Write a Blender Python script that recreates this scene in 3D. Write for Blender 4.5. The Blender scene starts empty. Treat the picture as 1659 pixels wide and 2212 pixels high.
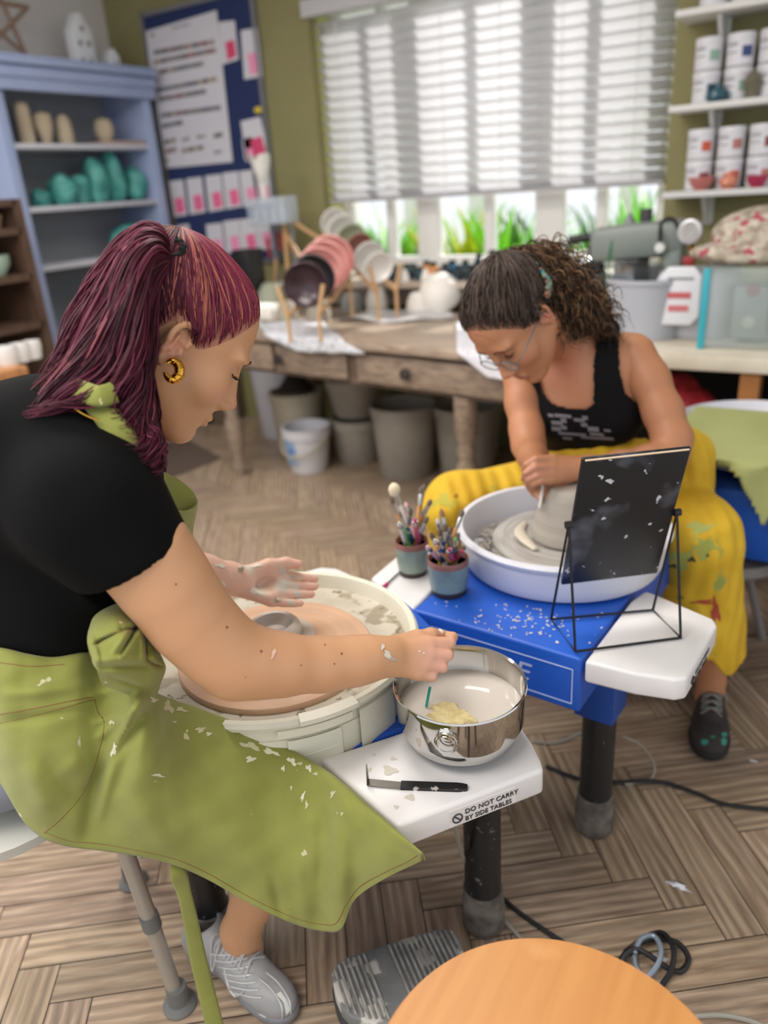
import bpy, bmesh, math, random
import numpy as np
from mathutils import Vector, Matrix
# ------------------------------------------------------------------ camera, world, lights
SC = bpy.context.scene
COL = SC.collection
FPX, PITCH, ROLL, YAW, CAMH = 1650.0, math.radians(23), math.radians(4), math.radians(33), 1.36
FW = np.array([-math.sin(YAW)*math.cos(PITCH), math.cos(YAW)*math.cos(PITCH), -math.sin(PITCH)])
_r0 = np.array([math.cos(YAW), math.sin(YAW), 0.0]); _d0 = np.cross(FW, _r0)
RT = math.cos(ROLL)*_r0+math.sin(ROLL)*_d0
DN = -math.sin(ROLL)*_r0+math.cos(ROLL)*_d0
CP = np.array([0, 0, CAMH])
cd = bpy.data.cameras.new('camera'); cam = bpy.data.objects.new('camera', cd); COL.objects.link(cam)
cd.sensor_fit = 'VERTICAL'; cd.sensor_height = 36.0; cd.lens = FPX/2212*36
cd.clip_start = 0.05; cd.clip_end = 100
M3 = Matrix(((RT[0], -DN[0], -FW[0]), (RT[1], -DN[1], -FW[1]), (RT[2], -DN[2], -FW[2])))
cam.matrix_world = Matrix.Translation(CP.tolist()) @ M3.to_4x4()
cd.dof.use_dof = True; cd.dof.focus_distance = 1.12; cd.dof.aperture_fstop = 2.1
SC.camera = cam
SC.view_settings.view_transform = 'Standard'; SC.view_settings.look = 'None'
SC.view_settings.gamma = 1.0; SC.view_settings.use_curve_mapping = False
SC.view_settings.exposure = 0.0
try:
    SC.cycles.max_bounces = 6; SC.cycles.diffuse_bounces = 3; SC.cycles.glossy_bounces = 4
    SC.cycles.transmission_bounces = 6; SC.cycles.transparent_max_bounces = 12
    SC.cycles.caustics_reflective = False; SC.cycles.caustics_refractive = False
    SC.cycles.sample_clamp_indirect = 4.0
except Exception: pass
W = bpy.data.worlds.new('world'); SC.world = W; W.use_nodes = True
bg = W.node_tree.nodes['Background']; bg.inputs[0].default_value = (0.93, 0.96, 1.0, 1); bg.inputs[1].default_value = 1.15
def light(kind, name, loc, energy, color=(1, 1, 1), size=1.0, size_y=None, target=None, direction=None):
    l = bpy.data.lights.new(name, kind); l.energy = energy; l.color = color
    if kind == 'AREA':
        l.size = size
        if size_y: l.shape = 'RECTANGLE'; l.size_y = size_y
    if kind == 'SUN': l.angle = size
    o = bpy.data.objects.new(name, l); COL.objects.link(o); o.location = loc
    if target is not None: direction = Vector(target)-Vector(loc)
    if direction is not None: o.rotation_euler = Vector(direction).to_track_quat('-Z', 'Y').to_euler()
    return o
light('SUN', 'sun', (2, 8, 6), 10.0, (1, .96, .9), math.radians(2.5), direction=(-.2, -.88, -.47))
light('AREA', 'ceiling_light_near', (-.9, -.5, 2.62), 46, (1, .95, .89), 1.6, 0.9, direction=(0, 0, -1))
light('AREA', 'ceiling_light_mid', (-1.6, 1.6, 2.62), 42, (1, .95, .89), 1.4, 0.8, direction=(0, 0, -1))
light('AREA', 'ceiling_light_left', (-3.0, .3, 2.62), 44, (1, .96, .92), 1.2, 0.8, direction=(0, 0, -1))
#light('AREA', 'window_daylight', (-1.77, 3.80, 1.12), 26, (.93, .97, 1), 1.7, 0.3, direction=(0, -1, -.25))
# ------------------------------------------------------------------ pixel helpers (a photo pixel into a world point)
def ray(px, py): return FW+(px-829.5)/FPX*RT+(py-1106)/FPX*DN
def PZ(px, py, z): v = ray(px, py); return CP+v*((z-CAMH)/v[2])
def PD(px, py, d): return CP+ray(px, py)*d
def PY(px, py, y): v = ray(px, py); return CP+v*(y/v[1])
def PX(px, py, x): v = ray(px, py); return CP+v*(x/v[0])
# ------------------------------------------------------------------ materials
def srgb(h):
    h = h.lstrip('#'); c = [int(h[i:i+2], 16)/255 for i in (0, 2, 4)]
    return tuple(x/12.92 if x <= .04045 else ((x+.055)/1.055)**2.4 for x in c)
MATS = {}
def mat(name, color='#888888', rough=.6, metal=0, c2=None, nscale=8, ndet=4, lo=.35, hi=.65, stretch=None, bump=0, bscale=40, bdist=.002,
        trans=0, emit=0, spec=None, alpha=1, attr=None, coat=0, sheen=0, sss=0, spots=None, translucent=0):
    if name in MATS: return MATS[name]
    m = bpy.data.materials.new(name); m.use_nodes = True; MATS[name] = m
    nt = m.node_tree; N = nt.nodes; L = nt.links; b = N['Principled BSDF']
    c = (srgb(color) if isinstance(color, str) else tuple(color))
    b.inputs['Base Color'].default_value = (*c, 1); b.inputs['Roughness'].default_value = rough; b.inputs['Metallic'].default_value = metal
    b.inputs['Transmission Weight'].default_value = trans; b.inputs['Alpha'].default_value = alpha
    if spec is not None: b.inputs['Specular IOR Level'].default_value = spec
    b.inputs['Coat Weight'].default_value = coat
    b.inputs['Sheen Weight'].default_value = sheen
    if sss: b.inputs['Subsurface Weight'].default_value = sss; b.inputs['Subsurface Radius'].default_value = (.012, .005, .003); b.inputs['Subsurface Scale'].default_value = 1
    tc = N.new('ShaderNodeTexCoord'); src = tc.outputs['Object']
    if stretch:
        mp = N.new('ShaderNodeMapping'); mp.inputs['Scale'].default_value = stretch; L.new(src, mp.inputs[0]); src = mp.outputs[0]
    out = None
    if attr:
        a = N.new('ShaderNodeAttribute'); a.attribute_name = attr; out = a.outputs['Color']; L.new(out, b.inputs['Base Color'])
    if c2:
        n = N.new('ShaderNodeTexNoise'); n.inputs['Scale'].default_value = nscale; n.inputs['Detail'].default_value = ndet; L.new(src, n.inputs['Vector'])
        r = N.new('ShaderNodeMapRange'); r.inputs[1].default_value = lo; r.inputs[2].default_value = hi; L.new(n.outputs[0], r.inputs[0])
        mx = N.new('ShaderNodeMix'); mx.data_type = 'RGBA'; L.new(r.outputs[0], mx.inputs[0])
        if out: L.new(out, mx.inputs[6])
        else: mx.inputs[6].default_value = (*c, 1)
        mx.inputs[7].default_value = (*srgb(c2), 1); out = mx.outputs[2]; L.new(out, b.inputs['Base Color'])
    for sp in (spots or []):
        scol, ssc, thr, soft = sp
        n = N.new('ShaderNodeTexNoise'); n.inputs['Scale'].default_value = ssc; n.inputs['Detail'].default_value = 3; L.new(tc.outputs['Object'], n.inputs['Vector'])
        r = N.new('ShaderNodeMapRange'); r.inputs[1].default_value = thr; r.inputs[2].default_value = thr+soft; L.new(n.outputs[0], r.inputs[0])
        mx = N.new('ShaderNodeMix'); mx.data_type = 'RGBA'; L.new(r.outputs[0], mx.inputs[0])
        if out: L.new(out, mx.inputs[6])
        else: mx.inputs[6].default_value = (*c, 1)
        mx.inputs[7].default_value = (*srgb(scol), 1); out = mx.outputs[2]; L.new(out, b.inputs['Base Color'])
    if bump:
        n = N.new('ShaderNodeTexNoise'); n.inputs['Scale'].default_value = bscale; n.inputs['Detail'].default_value = 5; L.new(src, n.inputs['Vector'])
        bp = N.new('ShaderNodeBump'); bp.inputs['Strength'].default_value = bump; bp.inputs['Distance'].default_value = bdist
        L.new(n.outputs[0], bp.inputs['Height']); L.new(bp.outputs[0], b.inputs['Normal'])
    if emit:
        b.inputs['Emission Color'].default_value = (*c, 1); b.inputs['Emission Strength'].default_value = emit
    if translucent:
        t = N.new('ShaderNodeBsdfTranslucent'); t.inputs[0].default_value = (*c, 1)
        ms = N.new('ShaderNodeMixShader'); ms.inputs[0].default_value = translucent
        o = N['Material Output']; L.new(b.outputs[0], ms.inputs[1]); L.new(t.outputs[0], ms.inputs[2]); L.new(ms.outputs[0], o.inputs[0])
    return m
# ------------------------------------------------------------------ objects
def tag(o, label=None, cat=None, group=None, kind=None):
    if label: o['label'] = label
    if cat: o['category'] = cat
    if group: o['group'] = group
    if kind: o['kind'] = kind
    return o
def thing(name, loc, label, cat, group=None, rotz=0, kind=None):
    o = bpy.data.objects.new(name, None); COL.objects.link(o); o.empty_display_size = .05
    o.location = tuple(float(v) for v in loc); o.rotation_euler = (0, 0, rotz)
    return tag(o, label, cat, group, kind)
class MB:
    """collects shapes (in one frame) and links them as one mesh object"""
    def __init__(s): s.v = []; s.f = []; s.m = []; s.c = None; s.n = 0; s.ca = []
    def add(s, v, f, mi=0, M=None, col=None):
        v = np.asarray(v, float)
        if M is not None:
            M = np.array(M); v = v@M[:3, :3].T+M[:3, 3]
        s.v.append(v); n = s.n
        s.f.extend([tuple(i+n for i in q) for q in f]); s.m.extend([mi]*len(f)); s.n += len(v)
        s.ca.append(np.tile(np.array(col if col is not None else (1, 1, 1)), (len(v), 1)) if (col is None or np.ndim(col) == 1) else np.asarray(col))
        return s
    def box(s, c, d, mi=0, rz=0, M=None, bev=0, taper=1.0, col=None):
        x, y, z = [q/2 for q in d]
        if bev > 0:
            bm = bmesh.new(); bmesh.ops.create_cube(bm, size=1)
            for w in bm.verts: w.co = Vector((w.co.x*2*x, w.co.y*2*y, w.co.z*2*z))
            bmesh.ops.bevel(bm, geom=list(bm.edges), offset=bev, segments=2, affect='EDGES', profile=.5)
            v = [tuple(w.co) for w in bm.verts]; f = [[w.index for w in p.verts] for p in bm.faces]; bm.free(); v = np.array(v)
        else:
            v = np.array([(-x, -y, -z), (x, -y, -z), (x, y, -z), (-x, y, -z), (-x, -y, z), (x, -y, z), (x, y, z), (-x, y, z)])
            f = [(0, 3, 2, 1), (4, 5, 6, 7), (0, 1, 5, 4), (1, 2, 6, 5), (2, 3, 7, 6), (3, 0, 4, 7)]
        if taper != 1:
            v = v.copy(); k = (v[:, 2]+z)/(2*z); v[:, :2] *= (1+(taper-1)*k)[:, None]
        if rz: ca, sa = math.cos(rz), math.sin(rz); v = v@np.array([[ca, sa, 0], [-sa, ca, 0], [0, 0, 1]])
        return s.add(v+np.array(c), f, mi, M, col)
    def lathe(s, prof, c=(0, 0, 0), seg=32, mi=0, M=None, axis=None, a0=0, a1=2*math.pi, jit=None, col=None):
        """prof: list of (r,z)"""
        full = abs(a1-a0-2*math.pi) < 1e-6; nn = seg if full else seg+1
        A = a0+(a1-a0)*np.arange(nn)/seg; P = len(prof); v = np.zeros((P, nn, 3))
        for i, (r, z) in enumerate(prof):
            v[i, :, 0] = r*np.cos(A); v[i, :, 1] = r*np.sin(A); v[i, :, 2] = z
        v = v.reshape(-1, 3)
        if jit: v = jit(v)
        f = []
        for i in range(P-1):
            for j in range(seg):
                k = (j+1) % nn; f.append((i*nn+j, i*nn+k, (i+1)*nn+k, (i+1)*nn+j))
        if full:
            if prof[0][0] > 1e-6: f.append(tuple(range(nn))[::-1])
            if prof[-1][0] > 1e-6: f.append(tuple((P-1)*nn+j for j in range(nn)))
        if axis is not None:
            q = Vector(axis).normalized().to_track_quat('Z', 'Y').to_matrix(); v = v@np.array(q).T
        return s.add(v+np.array(c), f, mi, M, col)
    def cyl(s, a, b, r, r2=None, seg=16, mi=0, M=None, col=None):
        a = np.array(a, float); b = np.array(b, float); h = np.linalg.norm(b-a)
        return s.lathe([(r, 0), (r if r2 is None else r2, h)], a, seg, mi, M, axis=(b-a), col=col)
    def tube(s, pts, r, seg=8, mi=0, closed=False, M=None, col=None, flat=None):
        P = np.array(pts, float); n = len(P); R = np.full(n, r) if np.isscalar(r) else np.array(r, float)
        T = np.gradient(P, axis=0) if not closed else np.roll(P, -1, 0)-np.roll(P, 1, 0)
        T /= np.linalg.norm(T, axis=1)[:, None]+1e-12
        up = np.array([0, 0, 1.]) if abs(T[0][2]) < .9 else np.array([1., 0, 0])
        U = np.cross(T[0], up); U /= np.linalg.norm(U); v = []
        for i in range(n):
            U = U-T[i]*(U@T[i]); U /= np.linalg.norm(U)+1e-12; Vv = np.cross(T[i], U)
            for k in range(seg):
                a = 2*math.pi*k/seg; v.append(P[i]+R[i]*(math.cos(a)*U+math.sin(a)*Vv*(flat or 1)))
        f = []
        for i in range(n if closed else n-1):
            j = (i+1) % n
            for k in range(seg):
                l = (k+1) % seg; f.append((i*seg+k, i*seg+l, j*seg+l, j*seg+k))
        if not closed: f.append(tuple(range(seg))[::-1]); f.append(tuple((n-1)*seg+k for k in range(seg)))
        return s.add(v, f, mi, M, col)
    def ell(s, c, r, mi=0, seg=16, rings=10, M=None, B=None, jit=0, seed=0, col=None):
        r = np.array([r]*3 if np.isscalar(r) else r, float); v = [(0, 0, -1)]
        for i in range(1, rings):
            t = math.pi*i/rings
            for j in range(seg):
                a = 2*math.pi*j/seg; v.append((math.sin(t)*math.cos(a), math.sin(t)*math.sin(a), -math.cos(t)))
        v.append((0, 0, 1)); v = np.array(v)
        if jit:
            rs = np.random.RandomState(seed); k = rs.randn(6, 3)*2.5; ph = rs.rand(6)*6
            v = v*(1+jit*np.sin(v@k.T+ph).sum(1)/2.5)[:, None]
        v = v*r
        if B is not None: v = v@np.array(B).T
        f = [(0, 1+(j+1) % seg, 1+j) for j in range(seg)]
        for i in range(rings-2):
            for j in range(seg):
                a = 1+i*seg; k = (j+1) % seg; f.append((a+j, a+k, a+seg+k, a+seg+j))
        l = len(v)-1; a = 1+(rings-2)*seg
        f += [(l, a+j, a+(j+1) % seg) for j in range(seg)]
        return s.add(v+np.array(c), f, mi, M, col)
    def prism(s, poly, z0, z1, mi=0, M=None, bev=0, col=None):
        bm = bmesh.new(); vs = [bm.verts.new((x, y, z0)) for x, y in poly]; fc = bm.faces.new(vs)
        ex = bmesh.ops.extrude_face_region(bm, geom=[fc]); 
        for g in ex['geom']:
            if isinstance(g, bmesh.types.BMVert): g.co.z = z1
        bmesh.ops.recalc_face_normals(bm, faces=bm.faces)
        if bev: bmesh.ops.bevel(bm, geom=list(bm.edges), offset=bev, segments=3, affect='EDGES', profile=.5, clamp_overlap=True)
        bm.verts.index_update()
        v = [tuple(w.co) for w in bm.verts]; f = [[w.index for w in p.verts] for p in bm.faces]; bm.free()
        return s.add(v, f, mi, M, col)
    def grid(s, P, mi=0, closed_u=False, col=None, M=None):
        P = np.asarray(P); a, b = P.shape[:2]; f = []
        for i in range(a if closed_u else a-1):
            k = (i+1) % a
            for j in range(b-1): f.append((i*b+j, k*b+j, k*b+j+1, i*b+j+1))
        return s.add(P.reshape(-1, 3), f, mi, M, col)
    def build(s, name, mats, parent=None, smooth=True, world=True, solid=0, ang=40, attr=False, subd=0):
        v = np.concatenate(s.v) if s.v else np.zeros((0, 3))
        off = np.zeros(3)
        if parent is not None and world:
            p = parent
            while p is not None: off = off+np.array(p.location); p = p.parent
        me = bpy.data.meshes.new(name); me.from_pydata((v-off).tolist(), [], s.f)
        mats = mats if isinstance(mats, (list, tuple)) else [mats]
        for m in mats: me.materials.append(m)
        if len(mats) > 1: me.polygons.foreach_set('material_index', s.m)
        if attr:
            ca = me.color_attributes.new('col', 'FLOAT_COLOR', 'POINT'); cc = np.concatenate(s.ca); cc = np.concatenate([cc, np.ones((len(cc), 1))], 1)
            ca.data.foreach_set('color', cc.ravel())
        if smooth:
            me.polygons.foreach_set('use_smooth', [True]*len(me.polygons))
            if ang < 179:
                me.set_sharp_from_angle(angle=math.radians(ang))
        me.update()
        o = bpy.data.objects.new(name, me); COL.objects.link(o)
        if parent is not None: o.parent = parent
        if solid:
            md = o.modifiers.new('solid', 'SOLIDIFY'); md.thickness = solid; md.offset = 0
        if subd:
            md = o.modifiers.new('sub', 'SUBSURF'); md.levels = subd; md.render_levels = subd
        return o
def crom(P, n):
    """Catmull-Rom through the rows of P, n samples"""
    P = np.asarray(P, float); Q = np.vstack([2*P[0]-P[1], P, 2*P[-1]-P[-2]]); m = len(P)-1
    t = np.linspace(0, m-1e-9, n); i = t.astype(int); u = (t-i)[:, None]
    a, b, c, d = Q[i], Q[i+1], Q[i+2], Q[i+3]
    return .5*((2*b)+(-a+c)*u+(2*a-5*b+4*c-d)*u*u+(-a+3*b-3*c+d)*u**3)
def lin(P, n):
    P = np.asarray(P, float); t = np.linspace(0, len(P)-1, n); i = np.minimum(t.astype(int), len(P)-2); u = (t-i)[:, None]
    return P[i]*(1-u)+P[i+1]*u
def text_obj(body, size, parent, m, B, loc, name='lettering', ext=.0004, world=True):
    """flat text as a mesh; B columns: text x, text y, outward normal"""
    cu = bpy.data.curves.new(name, 'FONT'); cu.body = body; cu.size = size; cu.extrude = ext; cu.resolution_u = 3
    t = bpy.data.objects.new(name, cu); COL.objects.link(t)
    dg = bpy.context.evaluated_depsgraph_get(); me = bpy.data.meshes.new_from_object(t.evaluated_get(dg))
    bpy.data.objects.remove(t); bpy.data.curves.remove(cu)
    v = np.zeros(len(me.vertices)*3); me.vertices.foreach_get('co', v); v = v.reshape(-1, 3)@np.array(B).T+np.array(loc)
    if world and parent is not None: v = v-np.array(parent.location)
    me.vertices.foreach_set('co', v.ravel()); me.update(); me.materials.clear(); me.materials.append(m)
    o = bpy.data.objects.new(name, me); COL.objects.link(o); o.parent = parent
    return o
def dup(root, loc=None, rotz=None, label=None, group=None):
    r = root.copy(); COL.objects.link(r)
    if loc is not None: r.location = tuple(float(v) for v in loc)
    if rotz is not None: r.rotation_euler = (0, 0, rotz)
    if label: r['label'] = label
    if group: r['group'] = group
    for ch in list(root.children):
        c = ch.copy(); COL.objects.link(c); c.parent = r
        for g in list(ch.children):
            d = g.copy(); COL.objects.link(d); d.parent = c
    return r
# ------------------------------------------------------------------ signed-distance sculpting
class SDF:
    def __init__(s, lo, hi, h):
        s.lo = np.array(lo, float); s.h = h; s.n = np.ceil((np.array(hi)-s.lo)/h).astype(int)+1
        s.F = np.full(s.n, .05, np.float32)
    def _sub(s, lo, hi):
        a = np.clip(np.floor((lo-s.lo)/s.h).astype(int), 0, s.n); b = np.clip(np.ceil((hi-s.lo)/s.h).astype(int)+1, 0, s.n)
        if (b <= a).any(): return None
        g = [s.lo[i]+s.h*np.arange(a[i], b[i]) for i in range(3)]
        X = np.stack(np.meshgrid(*g, indexing='ij'), -1).astype(np.float32)
        return (slice(a[0], b[0]), slice(a[1], b[1]), slice(a[2], b[2])), X
    def _mix(s, sl, d, k, sub=False):
        f = s.F[sl]
        if sub: f = -f
        if k > 0:
            hh = np.clip(.5+.5*(f-d)/k, 0, 1); o = f*(1-hh)+d*hh-k*hh*(1-hh)
        else: o = np.minimum(f, d)
        s.F[sl] = -o if sub else o
    def cone(s, a, b, ra, rb, k=.01, sub=False):
        a = np.asarray(a, float); b = np.asarray(b, float); m = max(ra, rb)+k+3*s.h
        q = s._sub(np.minimum(a, b)-m, np.maximum(a, b)+m)
        if q is None: return s
        sl, X = q; ba = (b-a).astype(np.float32); pa = X-a.astype(np.float32); t = np.clip((pa@ba)/max(float(ba@ba), 1e-9), 0, 1)
        d = np.linalg.norm(pa-t[..., None]*ba, axis=-1)-(ra+(rb-ra)*t)
        if sub: s._mix(sl, d, k, True)
        else: s._mix(sl, d, k)
        return s
    def ell(s, c, r, B=None, k=.01, sub=False):
        c = np.asarray(c, float); r = np.array([r]*3 if np.isscalar(r) else r, float); m = r.max()+k+3*s.h
        q = s._sub(c-m, c+m)
        if q is None: return s
        sl, X = q; p = X-c.astype(np.float32)
        if B is not None: p = p@np.asarray(B, np.float32)
        k0 = np.linalg.norm(p/r.astype(np.float32), axis=-1); k1 = np.linalg.norm(p/(r*r).astype(np.float32), axis=-1)
        d = k0*(k0-1)/np.maximum(k1, 1e-6); d = np.where(k0 < .05, -r.min(), d)
        s._mix(sl, d, k, sub)
        return s
    def chain(s, pts, rad, k=.01):
        for i in range(len(pts)-1): s.cone(pts[i], pts[i+1], rad[i], rad[i+1], k)
        return s
    def cut(s, p, n):
        """remove the half space on the side n of p"""
        g = [s.lo[i]+s.h*np.arange(s.n[i]) for i in range(3)]
        n = np.array(n, float); n /= np.linalg.norm(n)
        d = (g[0]-p[0])[:, None, None]*n[0]+(g[1]-p[1])[None, :, None]*n[1]+(g[2]-p[2])[None, None, :]*n[2]
        s.F = np.maximum(s.F, d.astype(np.float32)); return s
    def shift(s, d): s.F = s.F-d; return s
    def mesh(s):
        F = s.F; F[0] = F[-1] = .05; F[:, 0] = F[:, -1] = .05; F[:, :, 0] = F[:, :, -1] = .05
        ins = F < 0; c = [ins[i:F.shape[0]-1+i, j:F.shape[1]-1+j, k:F.shape[2]-1+k] for i in (0, 1) for j in (0, 1) for k in (0, 1)]
        al = np.logical_or.reduce(c) & ~np.logical_and.reduce(c)
        idx = np.argwhere(al); vid = np.full(al.shape, -1, np.int64); vid[al] = np.arange(len(idx))
        acc = np.zeros((len(idx), 3)); cnt = np.zeros(len(idx)); 
        E = [((i, j, k), (i+(a == 0), j+(a == 1), k+(a == 2))) for a in range(3) for i in (0, 1) for j in (0, 1) for k in (0, 1) if (i, j, k)[a] == 0]
        for p, q in E:
            f0 = F[idx[:, 0]+p[0], idx[:, 1]+p[1], idx[:, 2]+p[2]]; f1 = F[idx[:, 0]+q[0], idx[:, 1]+q[1], idx[:, 2]+q[2]]
            m = (f0 < 0) != (f1 < 0); t = np.where(m, f0/np.where(m, f0-f1, 1), 0)
            pt = np.array(p)+t[:, None]*(np.array(q)-np.array(p)); acc += pt*m[:, None]; cnt += m
        V = (idx+acc/cnt[:, None])*s.h+s.lo
        faces = []
        for a in range(3):
            b, c_ = (a+1) % 3, (a+2) % 3
            sl0 = [slice(None)]*3; sl1 = [slice(None)]*3; sl0[a] = slice(0, -1); sl1[a] = slice(1, None)
            A = ins[tuple(sl0)]; Bq = ins[tuple(sl1)]; cr = A != Bq
            e = np.argwhere(cr); e = e[(e[:, b] > 0) & (e[:, c_] > 0) & (e[:, b] < F.shape[b]-1) & (e[:, c_] < F.shape[c_]-1)]
            fl = A[e[:, 0], e[:, 1], e[:, 2]]
            def vv(db, dc):
                g = e.copy(); g[:, b] += db; g[:, c_] += dc; return vid[g[:, 0], g[:, 1], g[:, 2]]
            q = np.stack([vv(-1, -1), vv(0, -1), vv(0, 0), vv(-1, 0)], 1)
            q[~fl] = q[~fl][:, ::-1]; faces.append(q)
        return V, np.concatenate(faces)
# ------------------------------------------------------------------ shared materials
WHITE = mat('white_paint', '#e4e4e2', .5)
WPLAS = mat('white_plastic', '#eceaea', .38, c2='#dedcdd', nscale=5)
OLIVE = mat('olive_wall_paint', '#8f8a60', .8, c2='#89845a', nscale=3, bump=.1, bscale=90)
OFFW = mat('off_white_wall_paint', '#d4d0cd', .85)
BLACKM = mat('black_plastic', '#17171a', .45)
DARK = mat('dark_clutter', '#26221f', .8)
XL, YW, CEIL = -4.18, 3.75, 2.65
rnd = random.Random(7)
# ------------------------------------------------------------------ floor: herringbone oak planks, one mesh
def make_floor():
    fm = bpy.data.materials.new('herringbone_oak'); fm.use_nodes = True; nt = fm.node_tree; N = nt.nodes; L = nt.links; b = N['Principled BSDF']
    uv = N.new('ShaderNodeUVMap'); uv.uv_map = 'grain'; at = N.new('ShaderNodeAttribute'); at.attribute_name = 'col'
    mp = N.new('ShaderNodeMapping'); mp.inputs['Scale'].default_value = (5.0, 60, 1); L.new(uv.outputs[0], mp.inputs[0])
    n1 = N.new('ShaderNodeTexNoise'); n1.inputs['Scale'].default_value = 1.6; n1.inputs['Detail'].default_value = 6; n1.inputs['Distortion'].default_value = .6; L.new(mp.outputs[0], n1.inputs[0])
    wv = N.new('ShaderNodeTexWave'); wv.wave_type = 'BANDS'; wv.bands_direction = 'Y'; wv.inputs['Scale'].default_value = .32; wv.inputs['Distortion'].default_value = 9; wv.inputs['Detail'].default_value = 3; wv.inputs['Detail Scale'].default_value = .6
    mp2 = N.new('ShaderNodeMapping'); mp2.inputs['Scale'].default_value = (5, 44, 1); L.new(uv.outputs[0], mp2.inputs[0]); L.new(mp2.outputs[0], wv.inputs[0])
    rp = N.new('ShaderNodeValToRGB'); e = rp.color_ramp.elements; e[0].position = .3; e[0].color = (*srgb('#9c8571'), 1); e[1].position = .7; e[1].color = (*srgb('#cdb8a2'), 1); L.new(n1.outputs[0], rp.inputs[0])
    mx = N.new('ShaderNodeMix'); mx.data_type = 'RGBA'; mx.blend_type = 'MULTIPLY'; mx.inputs[0].default_value = .34; L.new(rp.outputs[0], mx.inputs[6]); L.new(wv.outputs[0], mx.inputs[7])
    m2 = N.new('ShaderNodeMix'); m2.data_type = 'RGBA'; m2.blend_type = 'MULTIPLY'; m2.inputs[0].default_value = 1; L.new(mx.outputs[2], m2.inputs[6]); L.new(at.outputs[0], m2.inputs[7])
    L.new(m2.outputs[2], b.inputs['Base Color']); b.inputs['Roughness'].default_value = .36
    bp = N.new('ShaderNodeBump'); bp.inputs['Strength'].default_value = .25; bp.inputs['Distance'].default_value = .001; L.new(wv.outputs[0], bp.inputs['Height']); L.new(bp.outputs[0], b.inputs['Normal'])
    w, n = .08, 5; Ln = w*n
    v = []; f = []; uvs = []; cols = []; r = random.Random(3); a = FLOOR_ANG; ca, sa = math.cos(a), math.sin(a)
    def plank(x0, y0, x1, y1, horiz):
        g = .0011; P = [(x0+g, y0+g), (x1-g, y0+g), (x1-g, y1-g), (x0+g, y1-g)]
        cx, cy = (x0+x1)/2, (y0+y1)/2; X = ca*cx-sa*cy+FLOOR_O[0]; Y = sa*cx+ca*cy+FLOOR_O[1]
        if X < XL-.4 or X > 3.0 or Y < -1.0 or Y > YW+.4: return
        k = len(v); t = r.uniform(.8, 1.06); tt = (t, t*r.uniform(.96, 1.0), t*r.uniform(.9, .98)); ou, ov = r.uniform(0, 50), r.uniform(0, 50)
        for (px, py) in P:
            v.append((ca*px-sa*py+FLOOR_O[0], sa*px+ca*py+FLOOR_O[1], 0)); cols.append(tt)
            uvs.append(((px-x0+ou) if horiz else (py-y0+ou), (py-y0+ov) if horiz else (px-x0+ov)))
        f.append((k, k+1, k+2, k+3))
    R = 95
    for i in range(-R, R):
        for j in range(-10, 11):
            # horizontal plank starts on the diagonal, vertical plank beside it
            x = i*w+j*Ln*2*0+0; 
            hx = i*w+j*2*Ln; hy = i*w
            plank(hx, hy, hx+Ln, hy+w, True)
            vx = i*w+j*2*Ln+Ln; vy = i*w-Ln+w
            plank(vx, vy, vx+w, vy+Ln, False)
    me = bpy.data.meshes.new('floor')
    k = len(v); v += [(XL-.3, -1.2, -.004), (3.2, -1.2, -.004), (3.2, YW+.3, -.004), (XL-.3, YW+.3, -.004)]; f.append((k, k+1, k+2, k+3)); cols += [(.25, .22, .2)]*4; uvs += [(0, 0)]*4
    me.from_pydata(v, [], f); me.materials.append(fm)
    ul = me.uv_layers.new(name='grain'); 
    for lp in me.loops: ul.data[lp.index].uv = uvs[lp.vertex_index]
    c = me.color_attributes.new('col', 'FLOAT_COLOR', 'POINT'); c.data.foreach_set('color', np.array([(*q, 1) for q in cols]).ravel())
    o = bpy.data.objects.new('floor', me); COL.objects.link(o); o['kind'] = 'structure'
FLOOR_ANG = math.radians(-52); _c, _s = math.cos(FLOOR_ANG), math.sin(FLOOR_ANG); FLOOR_O = (-.273-(_c*.48-_s*.08), 1.193-(_s*.48+_c*.08))
make_floor()
def struct(name, mb, m, **k):
    o = mb.build(name, m, None, **k); o['kind'] = 'structure'; return o
# walls
wx0, wx1, wz0, wz1 = -2.69, -.85, .93, 2.26
m = MB(); T = .28
m.box(((XL+wx0)/2-.15, YW+T/2, CEIL/2), (wx0-XL+.3, T, CEIL)); m.box(((wx1+3.2)/2, YW+T/2, CEIL/2), (3.2-wx1, T, CEIL))
m.box(((wx0+wx1)/2, YW+T/2, wz0/2), (wx1-wx0, T, wz0)); m.box(((wx0+wx1)/2, YW+T/2, (wz1+CEIL)/2), (wx1-wx0, T, CEIL-wz1))
struct('wall_back', m, OLIVE, smooth=False)
struct('wall_left', MB().box((XL-.1, 1.4, CEIL/2), (.2, 5.2, CEIL)), OFFW, smooth=False)
struct('ceiling', MB().box((-.6, 1.4, CEIL+.05), (7.6, 5.2, .1)), mat('ceiling_white', '#e6e4e0', .9), smooth=False)
m = MB(); m.box((wx0+.006, YW+T/2+.03, (wz0+wz1)/2), (.012, T-.06, wz1-wz0)); m.box((wx1-.006, YW+T/2+.03, (wz0+wz1)/2), (.012, T-.06, wz1-wz0)); m.box(((wx0+wx1)/2, YW+T/2+.03, wz1-.006), (wx1-wx0-.024, T-.06, .012))
struct('trim_1', m, mat('sunlit_lime_reveal', '#c9cd7a', .7), smooth=False)  # sunlight on the window reveal is put into this bright yellow-green colour
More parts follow.
